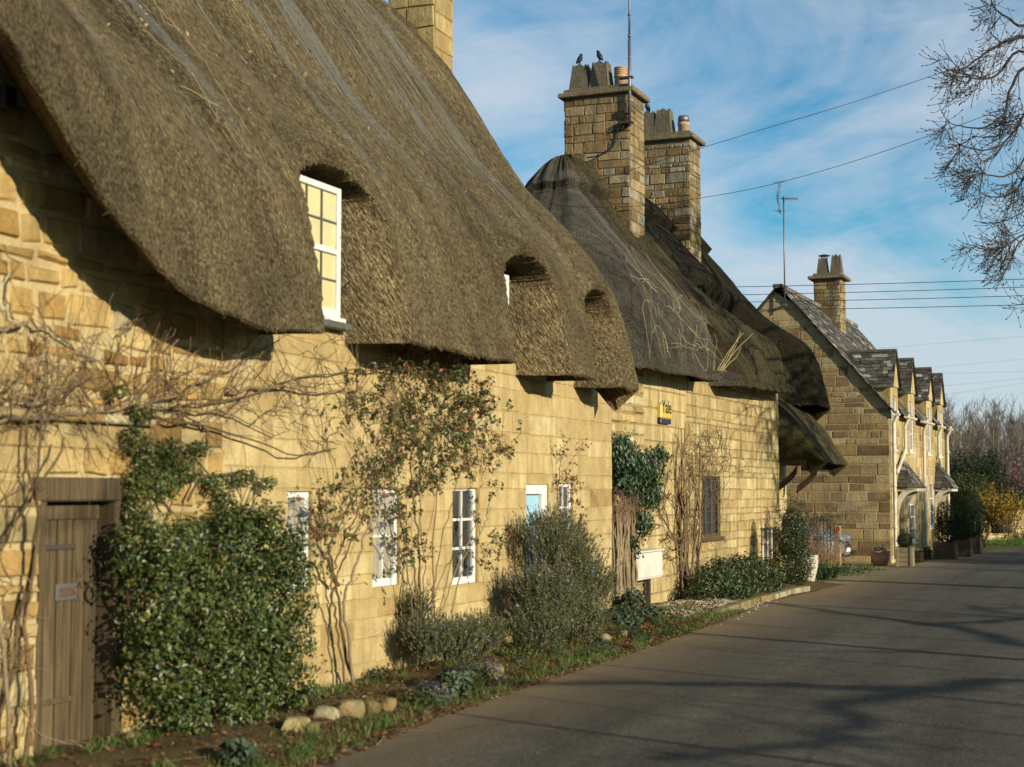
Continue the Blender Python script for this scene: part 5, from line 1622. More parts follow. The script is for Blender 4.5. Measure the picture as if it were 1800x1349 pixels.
mb = MB()
a, b = on_g(190, 1345), on_g(330, 1322)
mb.box((XW + .02, a.y - .05, .0), (XW + .45, b.y + .1, .07), 0, (.3, .5, .5), bev=.02)
tag(mb.build('doorstep', M_rock), 'worn stone doorstep slab at the foot of the plank door', 'doorstep')
PURP = [(.20, .10, .36), (.28, .16, .45), (.36, .25, .5)]
GREY = [(.06, .085, .03), (.09, .12, .05), (.12, .14, .07)]
for (px, py, r, lb) in ((745, 1228, .17, 'small mound of purple aubrieta right of the row of edging stones'), (838, 1190, .24, 'larger mound of purple aubrieta below the wispy rosemary')):
    p = on_g(px, py, .08)
    mb = MB()
    P, O = blob_points(RP, 900, [((p.x, p.y, .10), (r, r * 1.2, r * .7)), ((p.x + .05, p.y + .15, .06), (r * .8, r, r * .5))], .5)
    P[:, 2] = np.clip(P[:, 2], .03, None)
    leaves(mb, RP, P, O, GREY, None, (.022, .04), .55, .8, 0, .4)
    k = (O[:, 1] > -.1) & (O[:, 2] > -.3)
    F = P[k][:150] + O[k][:150] * .02
    leaves(mb, RP, F, O[k][:150], PURP, None, (.016, .026), .9, .6, 0, .4)
    tag(mb.build('flower_clump', M_leafm), lb, 'flowers')
clump('leafy_plant', 'blue green broad leaved plant on the verge in front of the shrub', [(tuple(on_g(418, 1325, .12)), (.12, .13, .10))], 130, SAGE, (.06, .10), asp=.8)
clump('leafy_plant', 'glaucous leafy plant beside the larger purple flower mound', [(tuple(on_g(800, 1200, .16)), (.16, .22, .14))], 420, SAGE, (.05, .08), asp=.75)
# leaf litter, twigs and grass tufts along the verge
N = 9500
yy = RP.uniform(7, 24, N) ** 1.0
ee = np.array([road_left(y) for y in yy])
xx = np.where(RP.random(N) < .3, XW + RP.random(N) * (ee - XW), ee + .14 - np.abs(RP.normal(0, .55, N)))
zz = np.array([verge_z(x, y) for x, y in zip(xx, yy)]) + .012
keep = (xx > XW + .04)
P = np.stack([xx, yy, zz], 1)[keep]
mb = MB()
leaves(mb, RP, P, np.tile(np.array((0, 0, 1.0)), (len(P), 1)), [(.16, .075, .03), (.22, .12, .05), (.10, .05, .025), (.28, .19, .09), (.17, .04, .02)], [4, 4, 4, 2, 1], (.025, .065), .55, .55)
for k in range(130):
    i = int(RP.random() * len(P)); a = RP.uniform(0, PI)
    p = Vector(P[i]) + Vector((.1, 0, .01)); d = Vector((math.cos(a) * .5, math.sin(a), 0)) * RP.uniform(.06, .22)
    mb.tube([p - d, p + Vector((0, 0, .01)), p + d], [.003, .003, .002], 3, 0, TWIG[k % 4], True, False)
kind(tag(mb.build('leaf_litter', M_leafm), 'brown fallen leaves and twigs scattered along the verge', 'leaf litter'), 'stuff')
mb = MB()
Q, C = [], []
for k in range(420):
    y = RP.uniform(8, 23.5); e = road_left(y)
    x = e + .05 - abs(RP.normal(0, .35)) if k < 300 else RP.uniform(XW + .06, XW + .4)
    if x < XW + .05: continue
    z = verge_z(x, y)
    big = RP.random() < .25
    for b_ in range(int(RP.uniform(14, 34))):
        p = np.array((x + RP.normal(0, .05), y + RP.normal(0, .06), z))
        d = np.array((RP.normal(0, .5), RP.normal(0, .5), 1.0)); d /= np.linalg.norm(d)
        l = RP.uniform(.04, .09) * (1.5 if big else 1)
        s_ = np.cross(d, unit_rand(RP, 1)[0]); s_ /= np.linalg.norm(s_); w = .0035
        bend = np.array((RP.normal(0, .015), RP.normal(0, .015), 0))
        Q.append((p - s_ * w, p + s_ * w, p + d * l + bend + s_ * w * .3, p + d * l + bend - s_ * w * .3))
        C.append(np.array((.055, .10, .02)) * RP.uniform(.6, 1.7) if RP.random() < .85 else np.array((.25, .2, .09)))
mb.quads(Q, C)
kind(tag(mb.build('grass', M_leafm), 'short green grass tufts along the roadside verge', 'grass'), 'stuff')
# low weeds filling the bed
mb = MB()
for k in range(95):
    y = RP.uniform(9.4, 21.2); e = road_left(y)
    x = RP.uniform(XW + .15, e - .05); r = RP.uniform(.06, .16)
    if y < 13.9 and x > XW + .3: continue
    P, O = blob_points(RP, int(60 + 900 * r), [((x, y, verge_z(x, y) + r * .3), (r, r * 1.3, r * .7))], .3)
    P[:, 2] = np.maximum(P[:, 2], verge_z(x, y))
    leaves(mb, RP, P, O, [SAGE, GREEN, ROSE][k % 3], None, (.02, .045), .6, .8, 0, .4)
kind(tag(mb.build('weeds', M_leafm), 'low mixed weeds and seedlings filling the bed under the wall', 'weeds'), 'stuff')
# gravel in front of cottage two
mb = MB()
for k in range(2600):
    y = RP.uniform(21.2, 26.2)
    x = RP.uniform(-7.4, road_left(y) + .05 + .25 * (RP.random() < .1))
    z = verge_z(x, y) + .004
    r = RP.uniform(.010, .026)
    c = np.array((.42, .36, .25)) * RP.uniform(.5, 1.3)
    b = len(mb.v)
    j = RP.uniform(.7, 1.3, 6) * r
    for q in ((j[0], 0, 0), (0, j[1], 0), (-j[2], 0, 0), (0, -j[3], 0), (0, 0, j[4] * .8)):
        mb.v.append((x + q[0], y + q[1], z + q[2])); mb.c.append(tuple(c))
    for q in ((0, 1, 4), (1, 2, 4), (2, 3, 4), (3, 0, 4)): mb.face([b + i for i in q])
kind(tag(mb.build('gravel', M_leafm), 'pale gravel chippings between the middle cottage and the lane', 'gravel'), 'stuff')
# kerb stones
kp = [on_g(1268, 1082), on_g(1300, 1072), on_g(1332, 1062), on_g(1362, 1055), on_g(1392, 1046), on_g(1425, 1040)]
for i, (a, b) in enumerate(zip(kp, kp[1:])):
    mb = MB()
    d = (b - a); d.z = 0
    n = Vector((-d.y, d.x, 0)).normalized() * .13
    q = a + d * .02
    mb.obox((q.x, q.y, -.02), d * .95, n, (0, 0, .11 + .015 * RP.random()), 0, (RP.random(), RP.random(), .5))
    tag(mb.build('kerb_stone', M_rock), ['kerb stone at the gravel end of the short kerb', 'second kerb stone from the gravel', 'middle kerb stone below the hedge', 'kerb stone before the conical bush', 'kerb stone at the far end nearest the tall urn'][i], 'kerb stone', 'short kerb before the middle cottage')
# ------------------------------------------------------------------ things on the buildings
RE = np.random.default_rng(77)
# alarm bell box on cottage two, lettered
a0, a1 = on_x(1163, 744, X2 + .09), on_x(1181, 714, X2 + .09)
bx_ = thing('alarm_box', 'yellow and navy burglar alarm box high on the rough stone wall', 'alarm box', (X2, (a0.y + a1.y) / 2, a0.z))
mb = MB()
M_yel = mat_plain('alarm_yellow', (.48, .34, .05), .4, .5, .06)
M_navy = mat_plain('navy_blue', (.012, .014, .05), .4, .5, .1)
zs = a0.z + (a1.z - a0.z) * .26
mb.box((X2 - .01, a0.y, zs), (X2 + .09, a1.y, a1.z), 0, bev=.02)
mb.build('case', M_yel, bx_)
mb = MB(); mb.box((X2 - .01, a0.y + .006, a0.z), (X2 + .08, a1.y - .006, zs + .005), 0, bev=.012)
mb.build('strobe', M_navy, bx_)
cu = bpy.data.curves.new('lettering', 'FONT')
cu.body = 'Yale'; cu.size = (a1.y - a0.y) * .52; cu.align_x = 'CENTER'; cu.extrude = .001; cu.offset = .0035
tmp = bpy.data.objects.new('tmp', cu); COL.objects.link(tmp)
bpy.context.view_layer.update()
tm = bpy.data.meshes.new_from_object(tmp.evaluated_get(bpy.context.evaluated_depsgraph_get()))
bpy.data.objects.remove(tmp)
lt = bpy.data.objects.new('lettering', tm); COL.objects.link(lt)
tm.materials.clear(); tm.materials.append(M_navy)
lt.rotation_euler = (PI / 2, 0, PI / 2)
lt.location = (X2 + .0925, (a0.y + a1.y) / 2, zs + (a1.z - zs) * .42)
lt.parent = bx_; lt.matrix_parent_inverse = bx_.matrix_basis.inverted()
# white meter cabinet
m0, m1 = on_x(1122, 1022, X2 + .30), on_x(1166, 968, X2 + .30)
mt = thing('meter_cabinet', 'white metal meter cabinet standing on short posts against the wall beside the ivy', 'cabinet', (X2, m0.y, 0))
mb = MB()
mb.box((X2 - .0, m0.y, m0.z), (X2 + .28, m1.y, m1.z), 0, bev=.01)
mb.box((X2 - .0, m0.y - .02, m1.z), (X2 + .32, m1.y + .02, m1.z + .03), 0, bev=.008)
M_mbox = mat_plain('chalky_box_paint', (.50, .48, .42), .6, .3, .1, 6, .1, dirt=(.33, .29, .2), dirt_amt=.4)
mb.build('case', M_mbox, mt)
mb = MB(); mb.box((X2 + .281, m0.y + .03, m0.z + .03), (X2 + .295, m1.y - .03, m1.z - .03), 0, bev=.005); mb.build('door', M_mbox, mt)
for y in (m0.y + .12, m1.y - .16):
    mb = MB(); mb.box((X2 + .05, y, 0), (X2 + .12, y + .07, m0.z + .002)); mb.build('post', M_iron, mt)
# dark lantern on the wall at the far left
p = on_x(2, 172, XW + .08)
ln = thing('wall_lantern', 'small black lantern high on the shaded wall at the left edge', 'lantern', tuple(p))
mb = MB(); mb.box((XW + .05, p.y - .07, p.z - .08), (XW + .17, p.y + .06, p.z + .07), 0, bev=.01); mb.build('case', M_black, ln)
mb = MB(); mb.box((XW, p.y - .03, p.z - .03), (XW + .05, p.y + .03, p.z + .03), 0); mb.build('bracket', M_black, ln)
# radio mast strapped to the nearer chimney of cottage two
mx, my = on_y(1107, 200, 27.92).x, 27.92
zb, ztp = on_y(1107, 222, my).z, on_y(1109, -60, my).z
ms = thing('aerial_mast', 'tall dark aerial mast strapped to the chimney with the clay pot and two stone pots', 'aerial', (mx, my, zb))
mb = MB(); mb.tube([(mx, my, zb), (mx, my, zb + 1.7)], .032, 8); mb.tube([(mx, my, zb + 1.65), (mx + .01, my, ztp)], .022, 8)
for z in np.arange(zb + .5, ztp, .42): mb.lathe((mx, my, z), [(.03, 0), (.036, .02), (.03, .04)], 8)
mb.build('pole', M_metal, ms)
mb = MB()
for z in (zb + .06, zb + .95): mb.box((mx - .22, my - .03, z), (mx + .06, my + .085, z + .035)); 
mb.box((mx - .10, my - .05, zb + .25), (mx - .03, my + .06, zb + .38), 0, bev=.01)
mb.build('bracket', M_iron, ms)
mb = MB()
q = [(1105, 222), (1092, 226), (1085, 228), (1085, 240), (1078, 258), (1064, 270), (1045, 276), (1032, 277)]
pts = [on_y(x, y, my + .04 if i < 5 else my - .03) for i, (x, y) in enumerate(q)]
mb.tube(pts, .014, 5)
for k in range(6): mb.tube([Vector(pts[0]) + Vector((-.1 * k / 2, -.02, .02 * RE.normal())), Vector(pts[1]) + Vector((.03 * RE.normal(), -.03, .05 * RE.normal())), Vector(pts[2]) + Vector((.05 * RE.normal(), -.02, .04 * RE.normal()))], .012, 4)
mb.build('cable', M_cable, ms)
# television aerial on the gable of the far house
tx, ty = on_y(1379, 480, 40.85).x, 40.85
z0_, z1_ = on_y(1379, 545, ty).z, on_y(1379, 345, ty).z
tv = thing('television_aerial', 'thin pole with yagi television aerial on the far gable peak', 'aerial', (tx, ty, z0_))
mb = MB(); mb.tube([(tx, ty, z0_), (tx, ty, z1_)], .022, 6); mb.box((tx - .05, ty - .02, z0_ + .1), (tx + .05, ty + .16, z0_ + .16)); mb.box((tx - .05, ty - .02, z0_ + .6), (tx + .05, ty + .16, z0_ + .66)); mb.build('pole', M_metal, tv)
mb = MB()
bo = [Vector((tx - .08, ty, z1_ - .06)), Vector((tx + .42, ty - .1, z1_ - .12))]
mb.tube(bo, .014, 5)
for k in range(9):
    c = bo[0].lerp(bo[1], .25 + .09 * k); l = .06
    mb.tube([c + Vector((-.02, -l, 0)), c + Vector((.02, l, 0))], .006, 4)
    mb.tube([c + Vector((0, 0, -.05)), c + Vector((0, 0, .05))], .006, 4)
mb.build('boom', M_metal, tv)
mb = MB()
for sg in (-1, 1):
    for k in range(5): mb.tube([(tx - .12 - .05 * abs(sg), ty - .14 + .07 * k, z1_ - .06), (tx - .10 + .0 * k, ty - .14 + .07 * k, z1_ - .06 + sg * .42)], .005, 3)
    for k in range(6): mb.tube([(tx - .17 + .01 * k, ty - .16, z1_ - .06 + sg * .07 * k), (tx - .17 + .01 * k, ty + .16, z1_ - .06 + sg * .07 * k)], .005, 3)
    for k in range(3): mb.tube([(tx - .30 + .02 * k, ty - .1 + .1 * k, z1_ + sg * .38), (tx + .12, ty - .1 + .1 * k, z1_ + sg * .42)], .004, 3)
mb.build('reflector', M_metal, tv)
# jackdaws on the pots
def bird(px, yp, zp, label, turn):
    foot = Vector((potx(px, yp), yp - .10, zp))
    b = MB(); K_ = .66
    f = Vector((math.cos(turn), math.sin(turn), 0))
    P_ = [(-.17, .00, .012), (-.12, .03, .030), (-.06, .09, .058), (.0, .145, .078), (.035, .20, .074), (.05, .245, .050), (.06, .272, .046), (.075, .298, .048), (.10, .308, .034), (.125, .303, .014), (.16, .292, .003)]
    b.tube([foot + (f * x * .8 + Vector((0, 0, z + .02))) * K_ for x, z, r in P_], [r * 1.05 * K_ for x, z, r in P_], 9)
    side = Vector((-f.y, f.x, 0))
    for sg in (-1, 1):
        b.tube([foot + side * sg * .017 + Vector((0, 0, .07)), foot + side * sg * .018, foot + side * sg * .02 + f * .03], [.012, .006, .005], 5)
        b.tube([foot + side * sg * .041 + f * .02 + Vector((0, 0, .145)), foot + side * sg * .045 - f * .02 + Vector((0, 0, .092)), foot + side * sg * .02 - f * .08 + Vector((0, 0, .033))], [.013, .02, .004], 6)
    o = b.build('jackdaw', M_feather)
    tag(o, label, 'bird', 'jackdaws perched on chimney pots')
bird(1022, 28.4, zt1 + .52 + .035, 'left jackdaw of the pair perched on the nearer cottage chimney', rad(60))
bird(1057, 28.4, zt1 + .54 + .035, 'right jackdaw of the pair perched on the nearer cottage chimney, turned left', rad(165))
bird(1140, 32.8, zt2 + .54 + .035, 'lone jackdaw perched on the farther of the two cottage chimneys', rad(250))

# ------------------------------------------------------------------ wires
def wire_px(name, label, A, B, pxs, r, group, cat='cable', ext=None):
    """cable in the vertical plane through A and B (plan points), heights read along its run"""
    A, B = Vector(A), Vector(B)
    n = Vector((-(B - A).y, (B - A).x, 0)).normalized()
    pts = []
    for px, py in pxs:
        r_ = ray(px, py)
        t = (A - EYE).dot(n) / Vector((r_.x, r_.y, 0)).dot(n)
        pts.append(EYE + r_ * t)
    if ext: pts += [Vector(e) for e in ext]
    fine = []
    for i in range(len(pts) - 1):
        p0, p1, p2, p3 = pts[max(0, i - 1)], pts[i], pts[i + 1], pts[min(len(pts) - 1, i + 2)]
        for k in range(6):
            t = k / 6
            fine.append(.5 * ((2 * p1) + (p2 - p0) * t + (2 * p0 - 5 * p1 + 4 * p2 - p3) * t * t + (3 * p1 - p0 - 3 * p2 + p3) * t ** 3))
    fine.append(pts[-1])
    mb = MB(); mb.tube(fine, r, 5)
    return tag(mb.build(name, M_cable), label, cat, group)
PA = (-8.4, 20.75, 0)
wire_px('overhead_cable', 'upper of two sagging cables running from the cottage ridge up to the bare tree', PA, (6.0, 24.5, 0), [(944, 341), (1041, 320), (1119, 296), (1228, 262), (1350, 225), (1500, 180), (1660, 126), (1740, 96)], .0042, 'cables above the cottages')
wire_px('overhead_cable', 'lower of two sagging cables running from the cottage ridge toward the bare tree', PA, (6.0, 23.5, 0), [(944, 346), (983, 362), (1114, 363), (1228, 349), (1350, 326), (1500, 284), (1690, 219), (1760, 192)], .0042, 'cables above the cottages')
for i, (yl, yr, lb) in enumerate([(504, 491, 'topmost of four level wires crossing the sky behind the thatch'), (518, 505, 'second from top of four level wires crossing the sky'), (531, 520, 'third from top of four level wires crossing the sky'), (545, 536, 'lowest of four level wires crossing past the far chimney')]):
    A, B = (-14, 38.6, 0), (10, 40.2, 0)
    q = [(1250, yl + (yl - yr) * 80 / 470 * .4)] + [(1330 + 470 * t, yl + (yr - yl) * t + 4 * t * (1 - t)) for t in np.linspace(0, 1, 7)] + [(1950, yr - 6), (2150, yr - 14)]
    wire_px('power_line', lb, A, B, q, .0085, 'four level power lines')
for i, (y0_, y1_) in enumerate([(613, 588), (655, 628), (660, 652), (690, 662), (712, 668)]):
    q = [(1540 + 60 * t, y0_ + (y1_ - y0_) * t / 5) for t in range(8)]
    wire_px('pylon_line', 'faint distant pylon line low in the pale sky', (-60, 165, 0), (60, 175, 0), q, .008, 'faint pylon lines far away')

# ------------------------------------------------------------------ plants and pots before cottage two
HEDGE = [(.03, .055, .012), (.05, .08, .018), (.085, .11, .025), (.02, .035, .01), (.12, .13, .035)]
t = thing('low_shrub', 'low bushy evergreen shrub under the small mullioned window', 'shrub', tuple(on_g(1300, 1052)))
mb = MB()
XL = -7.05
P, O = blob_points(RE, 7500, [bl(1245, 1025, XL, (.35, .45, .22)), bl(1275, 1012, XL, (.42, .7, .34)), bl(1310, 1008, XL, (.42, .7, .36)), bl(1340, 1012, XL, (.4, .6, .34)), bl(1290, 1035, XL + .15, (.4, .9, .24)), bl(1340, 1030, XL + .15, (.4, .6, .24)), bl(1235, 1040, XL, (.3, .4, .12))], .5)
P[:, 2] = np.clip(P[:, 2], .05, None); P[:, 0] = np.clip(P[:, 0], X2 + .05, None)
leaves(mb, RE, P, O, HEDGE, [5, 5, 3.5, 3, 1.5], (.05, .085), .5, .8)
mb.build('foliage', M_leaf, t)
mb = MB()
for k in range(14): branchy(mb, RE, (XL + RE.normal(0, .1), on_g(1290, 1050).y + RE.normal(0, 1.2), .02), (RE.normal(0, .3), RE.normal(0, .4), 1), .5, .012, 1, DARKTWIG)
mb.build('stems', M_bark, t)
cp = on_x(1393, 1000, -6.75)
mb = MB()
P, O = blob_points(RE, 8000, [((cp.x, cp.y, .50), (.42, .46, .50)), ((cp.x, cp.y, .95), (.33, .36, .42)), ((cp.x, cp.y, 1.25), (.2, .22, .32))], .6)
P[:, 2] = np.clip(P[:, 2], .03, None)
leaves(mb, RE, P, O, [tuple(np.array(c) * .7) for c in HEDGE], [5, 5, 2.5, 3, 1], (.03, .055), .55, .8)
tag(mb.build('conical_bush', M_leaf), 'dark clipped conical evergreen bush beside the pale tall urn', 'bush')
up = on_g(1426, 1024); up.x = -6.75; up.y = 31.3
h_ = on_y(1426, 976, up.y).z
k = h_ / .82
ur = thing('urn', 'tall pale glazed urn holding a small olive tree', 'urn', tuple(up))
mb = MB(); mb.lathe((up.x, up.y, 0), [(.155 * k, 0), (.165 * k, .05 * k), (.20 * k, .20 * k), (.265 * k, .48 * k), (.285 * k, .66 * k), (.275 * k, .76 * k), (.285 * k, .79 * k), (.285 * k, .82 * k), (.25 * k, .82 * k), (.24 * k, .72 * k)], 40, 0, (.5, .5, .5), True, True, .006, 20)
mb.build('body', M_urn, ur)
mb = MB(); mb.lathe((up.x, up.y, 0), [(.24 * k, .71 * k), (.24 * k, .725 * k)], 20); mb.build('soil', M_soil, ur)
ol = thing('olive_tree', 'small thin leaved olive tree growing in the tall urn', 'tree', (up.x, up.y, h_))
mb = MB(); tips = []
tk = [Vector((up.x, up.y, h_ * .88)), Vector((up.x - .02, up.y + .02, h_ + .25)), Vector((up.x + .01, up.y, h_ + .5))]
stem(mb, RE, tk, .022, .014, TWIG[0], 6)
for kk in range(15): branchy(mb, RE, tk[1].lerp(tk[2], RE.random()), (RE.normal(0, .7), RE.normal(0, .7), RE.uniform(.1, 1.0)), RE.uniform(.4, .75), .008, 2, TWIG, .13, (0, 0, .05), None, 3, .7, tips, .6, 4, .07, 0, .003)
mb.build('trunk', M_bark, ol)
mb = MB(); T = arr(tips); T = T[RE.choice(len(T), 2200)] + RE.normal(0, .03, (2200, 3))
leaves(mb, RE, T, unit_rand(RE, len(T)), [(.05, .06, .03), (.07, .085, .045), (.10, .115, .065)], None, (.045, .075), .26, .8)
mb.build('crown', M_leafm, ol)
# strappy green clump and brown stems by the gate
t = thing('strappy_plant', 'clump of long strap shaped green leaves behind the tall urn', 'plant', (-7.0, 33.0, 0))
Q, C = [], []
for kk in range(230):
    p = np.array((-7.0 + RE.normal(0, .22), 33.2 + RE.normal(0, .45), .03)); d = np.array((RE.normal(0, .5), RE.normal(0, .5), 1.0)); d /= np.linalg.norm(d)
    l = RE.uniform(.35, .6); s_ = np.cross(d, unit_rand(RE, 1)[0]); s_ /= np.linalg.norm(s_); m_ = p + d * l * .6; e = m_ + (d + np.array((d[0] * 1.2, d[1] * 1.2, -.9))) * l * .5; w = .014
    c = np.array((.05, .09, .03)) * RE.uniform(.6, 1.6)
    Q += [(p - s_ * w, p + s_ * w, m_ + s_ * w, m_ - s_ * w), (m_ - s_ * w, m_ + s_ * w, e + s_ * .003, e - s_ * .003)]; C += [c, c]
mb = MB(); mb.quads(Q, C); mb.build('leaves', M_leafm, t)
mb = MB()
for kk in range(90):
    p = (-7.5 + RE.normal(0, .3), 35.4 + RE.normal(0, .5), .02)
    branchy(mb, RE, p, (RE.normal(0, .3), RE.normal(0, .3), 1), RE.uniform(.5, 1.1), .007, 1, [(.30, .15, .05), (.24, .13, .06), (.36, .24, .11)], .12, (0, 0, 0), None, 3, .5, None, .6, 3, .1, 0, .004)
tag(mb.build('twiggy_bush', M_bark), 'rust brown leafless bush in front of the iron gate', 'bush')
mb = MB()
P, O = blob_points(RE, 1300, [((-6.9, 35.2, .05), (.7, 1.2, .16)), ((-6.7, 37.2, .04), (.5, .8, .12)), ((-7.5, 36.4, .06), (.6, 1.0, .18))], .3)
P[:, 2] = np.clip(P[:, 2], .02, None)
leaves(mb, RE, P, O, [(.05, .09, .02), (.08, .12, .03), (.11, .13, .04)], None, (.05, .10), .3, .9)
kind(tag(mb.build('grass_edge', M_leafm), 'low green growth along the edge of the gravel drive', 'grass'), 'stuff')
# iron gate with post and round red reflector
gy = 37.6
gl, gr = on_y(1436, 920, gy).x, on_y(1466, 920, gy).x
px_ = on_y(1475, 920, gy).x
ga = thing('iron_gate', 'thin iron bar gate hung on a wooden post with a round red reflector', 'gate', (gr, gy, 0))
zt_l, zt_r = on_y(1436, 911, gy).z, on_y(1474, 923, gy).z
mb = MB()
for kk in range(6):
    x = gl + (gr - gl) * kk / 5; mb.tube([(x, gy, .06), (x, gy, zt_l + (zt_r - zt_l) * kk / 6)], .014, 5)
mb.tube([(gl, gy, zt_l), (px_, gy, zt_r)], .018, 5); mb.tube([(gl, gy, .12), (px_, gy, .12)], .018, 5); mb.tube([(gl, gy, .7), (px_, gy, .7)], .012, 5)
mb.build('bars', M_iron, ga)
mb = MB(); mb.box((gr, gy - .07, 0), (px_ + .03, gy + .07, zt_r - .02), 0, bev=.012); mb.build('post', M_woodg, ga)
mb = MB()
zc_ = on_y(1472, 931, gy).z; cxr = (gr + px_) / 2 + .03
b0 = len(mb.v)
for yy in (gy - .07, gy - .09):
    for j in range(14): mb.v.append((cxr + .065 * math.cos(2 * PI * j / 14), yy, zc_ + .065 * math.sin(2 * PI * j / 14))); mb.c.append((.5, .5, .5))
for j in range(14): mb.face((b0 + j, b0 + (j + 1) % 14, b0 + 14 + (j + 1) % 14, b0 + 14 + j))
mb.face([b0 + 14 + j for j in range(13, -1, -1)][::-1])
mb.build('reflector', mat_plain('red_reflector', (.30, .02, .02), .3, .6, .1), ga)

# ------------------------------------------------------------------ parked car, nose to the lane
CYc = 39.35
nose = on_y(1509, 960, 38.75).x - .38
car = thing('parked_car', 'silver blue car parked nose out beside the far gable', 'car', (nose - 2, CYc, 0))
M_car = mat_plain('silver_blue_paint', (.30, .34, .40), .25, .6, .05, 3, .01, .6)
M_tyre = mat_plain('tyre_rubber', (.02, .02, .02), .8, .2)
M_lamp = mat_plain('headlamp_lens', (.32, .42, .55), .08, .9, .3, 12, .1, .4)
stations = [(0, .30, .62, .36, .52), (-.06, .22, .72, .62, .60), (-.22, .20, .80, .78, .66), (-.6, .19, .90, .84, .70), (-1.05, .19, .98, .86, .72), (-1.25, .19, 1.02, .87, .73), (-1.95, .19, 1.46, .87, .60), (-2.7, .19, 1.52, .87, .60), (-3.5, .19, 1.45, .86, .58), (-3.95, .22, 1.02, .82, .62), (-4.1, .3, .8, .7, .6)]
mb = MB(); rings = []
for x, zb_, zt2_, hw, tw in stations:
    r = []
    zm = zb_ + (min(zt2_, .95) - zb_) * .62
    prof = [(-hw * .92, zb_), (-hw, zb_ + .16), (-hw, zm), (-(hw + tw) / 2 - .02, min(zt2_, .95) - .03 if zt2_ < 1.1 else .95), (-tw * .92, zt2_ - .04), (-tw * .5, zt2_), (0, zt2_ + .01)]
    prof += [(-a, b) for a, b in prof[-2::-1]]
    for a, b in prof: r.append(mb.vert((nose + x, CYc + a, b)))
    rings.append(r)
for r0, r1 in zip(rings, rings[1:]):
    for j in range(len(r0)):
        j2 = (j + 1) % len(r0)
        mb.face((r0[j], r1[j], r1[j2], r0[j2]), 0, True)
mb.face(rings[0]); mb.face(rings[-1][::-1])
mb.build('body', M_car, car)
mb = MB()
for sg in (-1, 1):
    mb.poly([(nose - 1.5, CYc + sg * .80, .98), (nose - 2.0, CYc + sg * .66, 1.38), (nose - 3.4, CYc + sg * .66, 1.38), (nose - 3.7, CYc + sg * .79, .98)])
mb.poly([(nose - 1.26, CYc - .70, 1.035), (nose - 1.26, CYc + .70, 1.035), (nose - 1.93, CYc + .55, 1.475), (nose - 1.93, CYc - .55, 1.475)])
mb.build('window', M_glass, car)
for sg in (-1, 1):
    h = MB()
    h.ell((nose - .24, CYc + sg * .60, .70), .24, .15, .085, 14, 8, 0, rot=rad(-22 * sg)); h.build('headlight', M_lamp, car)
    for wx in (-.85, -3.35):
        w = MB()
        pr = [(.20, -.09), (.30, -.10), (.315, -.05), (.315, .05), (.30, .10), (.20, .09)]
        def ringw(rr, yy): return [(nose + wx + rr * math.cos(2 * PI * j / 20), CYc + sg * .80 + yy, .31 + rr * math.sin(2 * PI * j / 20)) for j in range(20)]
        R_ = [ringw(a, b) for a, b in pr]
        for q0, q1 in zip(R_, R_[1:]):
            for j in range(20): w.poly([q0[j], q0[(j + 1) % 20], q1[(j + 1) % 20], q1[j]])
        ty_ = w.build('wheel', M_tyre, car)
        w = MB()
        for yy in (-.085, .085): w.poly(ringw(.205, yy))
        w.build('rim', M_metal, ty_)
g_ = MB(); g_.box((nose - .10, CYc - .38, .42), (nose + .012, CYc + .38, .56), 0, bev=.01); g_.box((nose - .12, CYc - .55, .24), (nose - .01, CYc + .55, .34), 0, bev=.01); g_.build('grille', M_black, car)
g_ = MB(); g_.box((nose + .012, CYc - .26, .36), (nose + .022, CYc + .26, .46)); g_.build('number_plate', M_white, car)
for sg in (-1, 1):
    g_ = MB(); g_.ell((nose - 1.45, CYc + sg * .98, 1.0), .07, .11, .07); g_.build('mirror', M_car, car)

# ------------------------------------------------------------------ pots along the far house
def flowers_on(par, c, r, n, name='flowers', col=((.7, .7, .62), (.62, .64, .5), (.6, .55, .3)), ry=None):
    mb = MB()
    P, O = blob_points(RE, n, [(c, (r, ry or r, r * .35))], .3)
    leaves(mb, RE, P, O, [(.05, .08, .025), (.07, .10, .03)], None, (.03, .06), .5, .8)
    mb.build('foliage', M_leafm, par)
    mb = MB()
    k = O[:, 2] > -.1
    F = P[k] + np.array((0, 0, .02)); F = F[:max(10, n // 4)]
    leaves(mb, RE, F, O[k][:len(F)], col, None, (.045, .07), 1.0, .6, 0, .4)
    mb.build(name, M_leafm, par)
tp_ = on_g(1547, 993); tp_.y = 39.7; tp_.x = on_y(1547, 980, 39.7).x
t = thing('terracotta_bowl', 'wide terracotta bowl of white flowers against the far gable', 'flowerpot', tuple(tp_))
mb = MB(); mb.lathe((tp_.x, tp_.y, 0), [(.15, 0), (.18, .03), (.225, .16), (.24, .26), (.225, .30), (.24, .33), (.25, .345), (.25, .38), (.22, .38), (.20, .31)], 24); mb.build('pot', M_terra, t)
flowers_on(t, (tp_.x, tp_.y, .40), .2, 160)
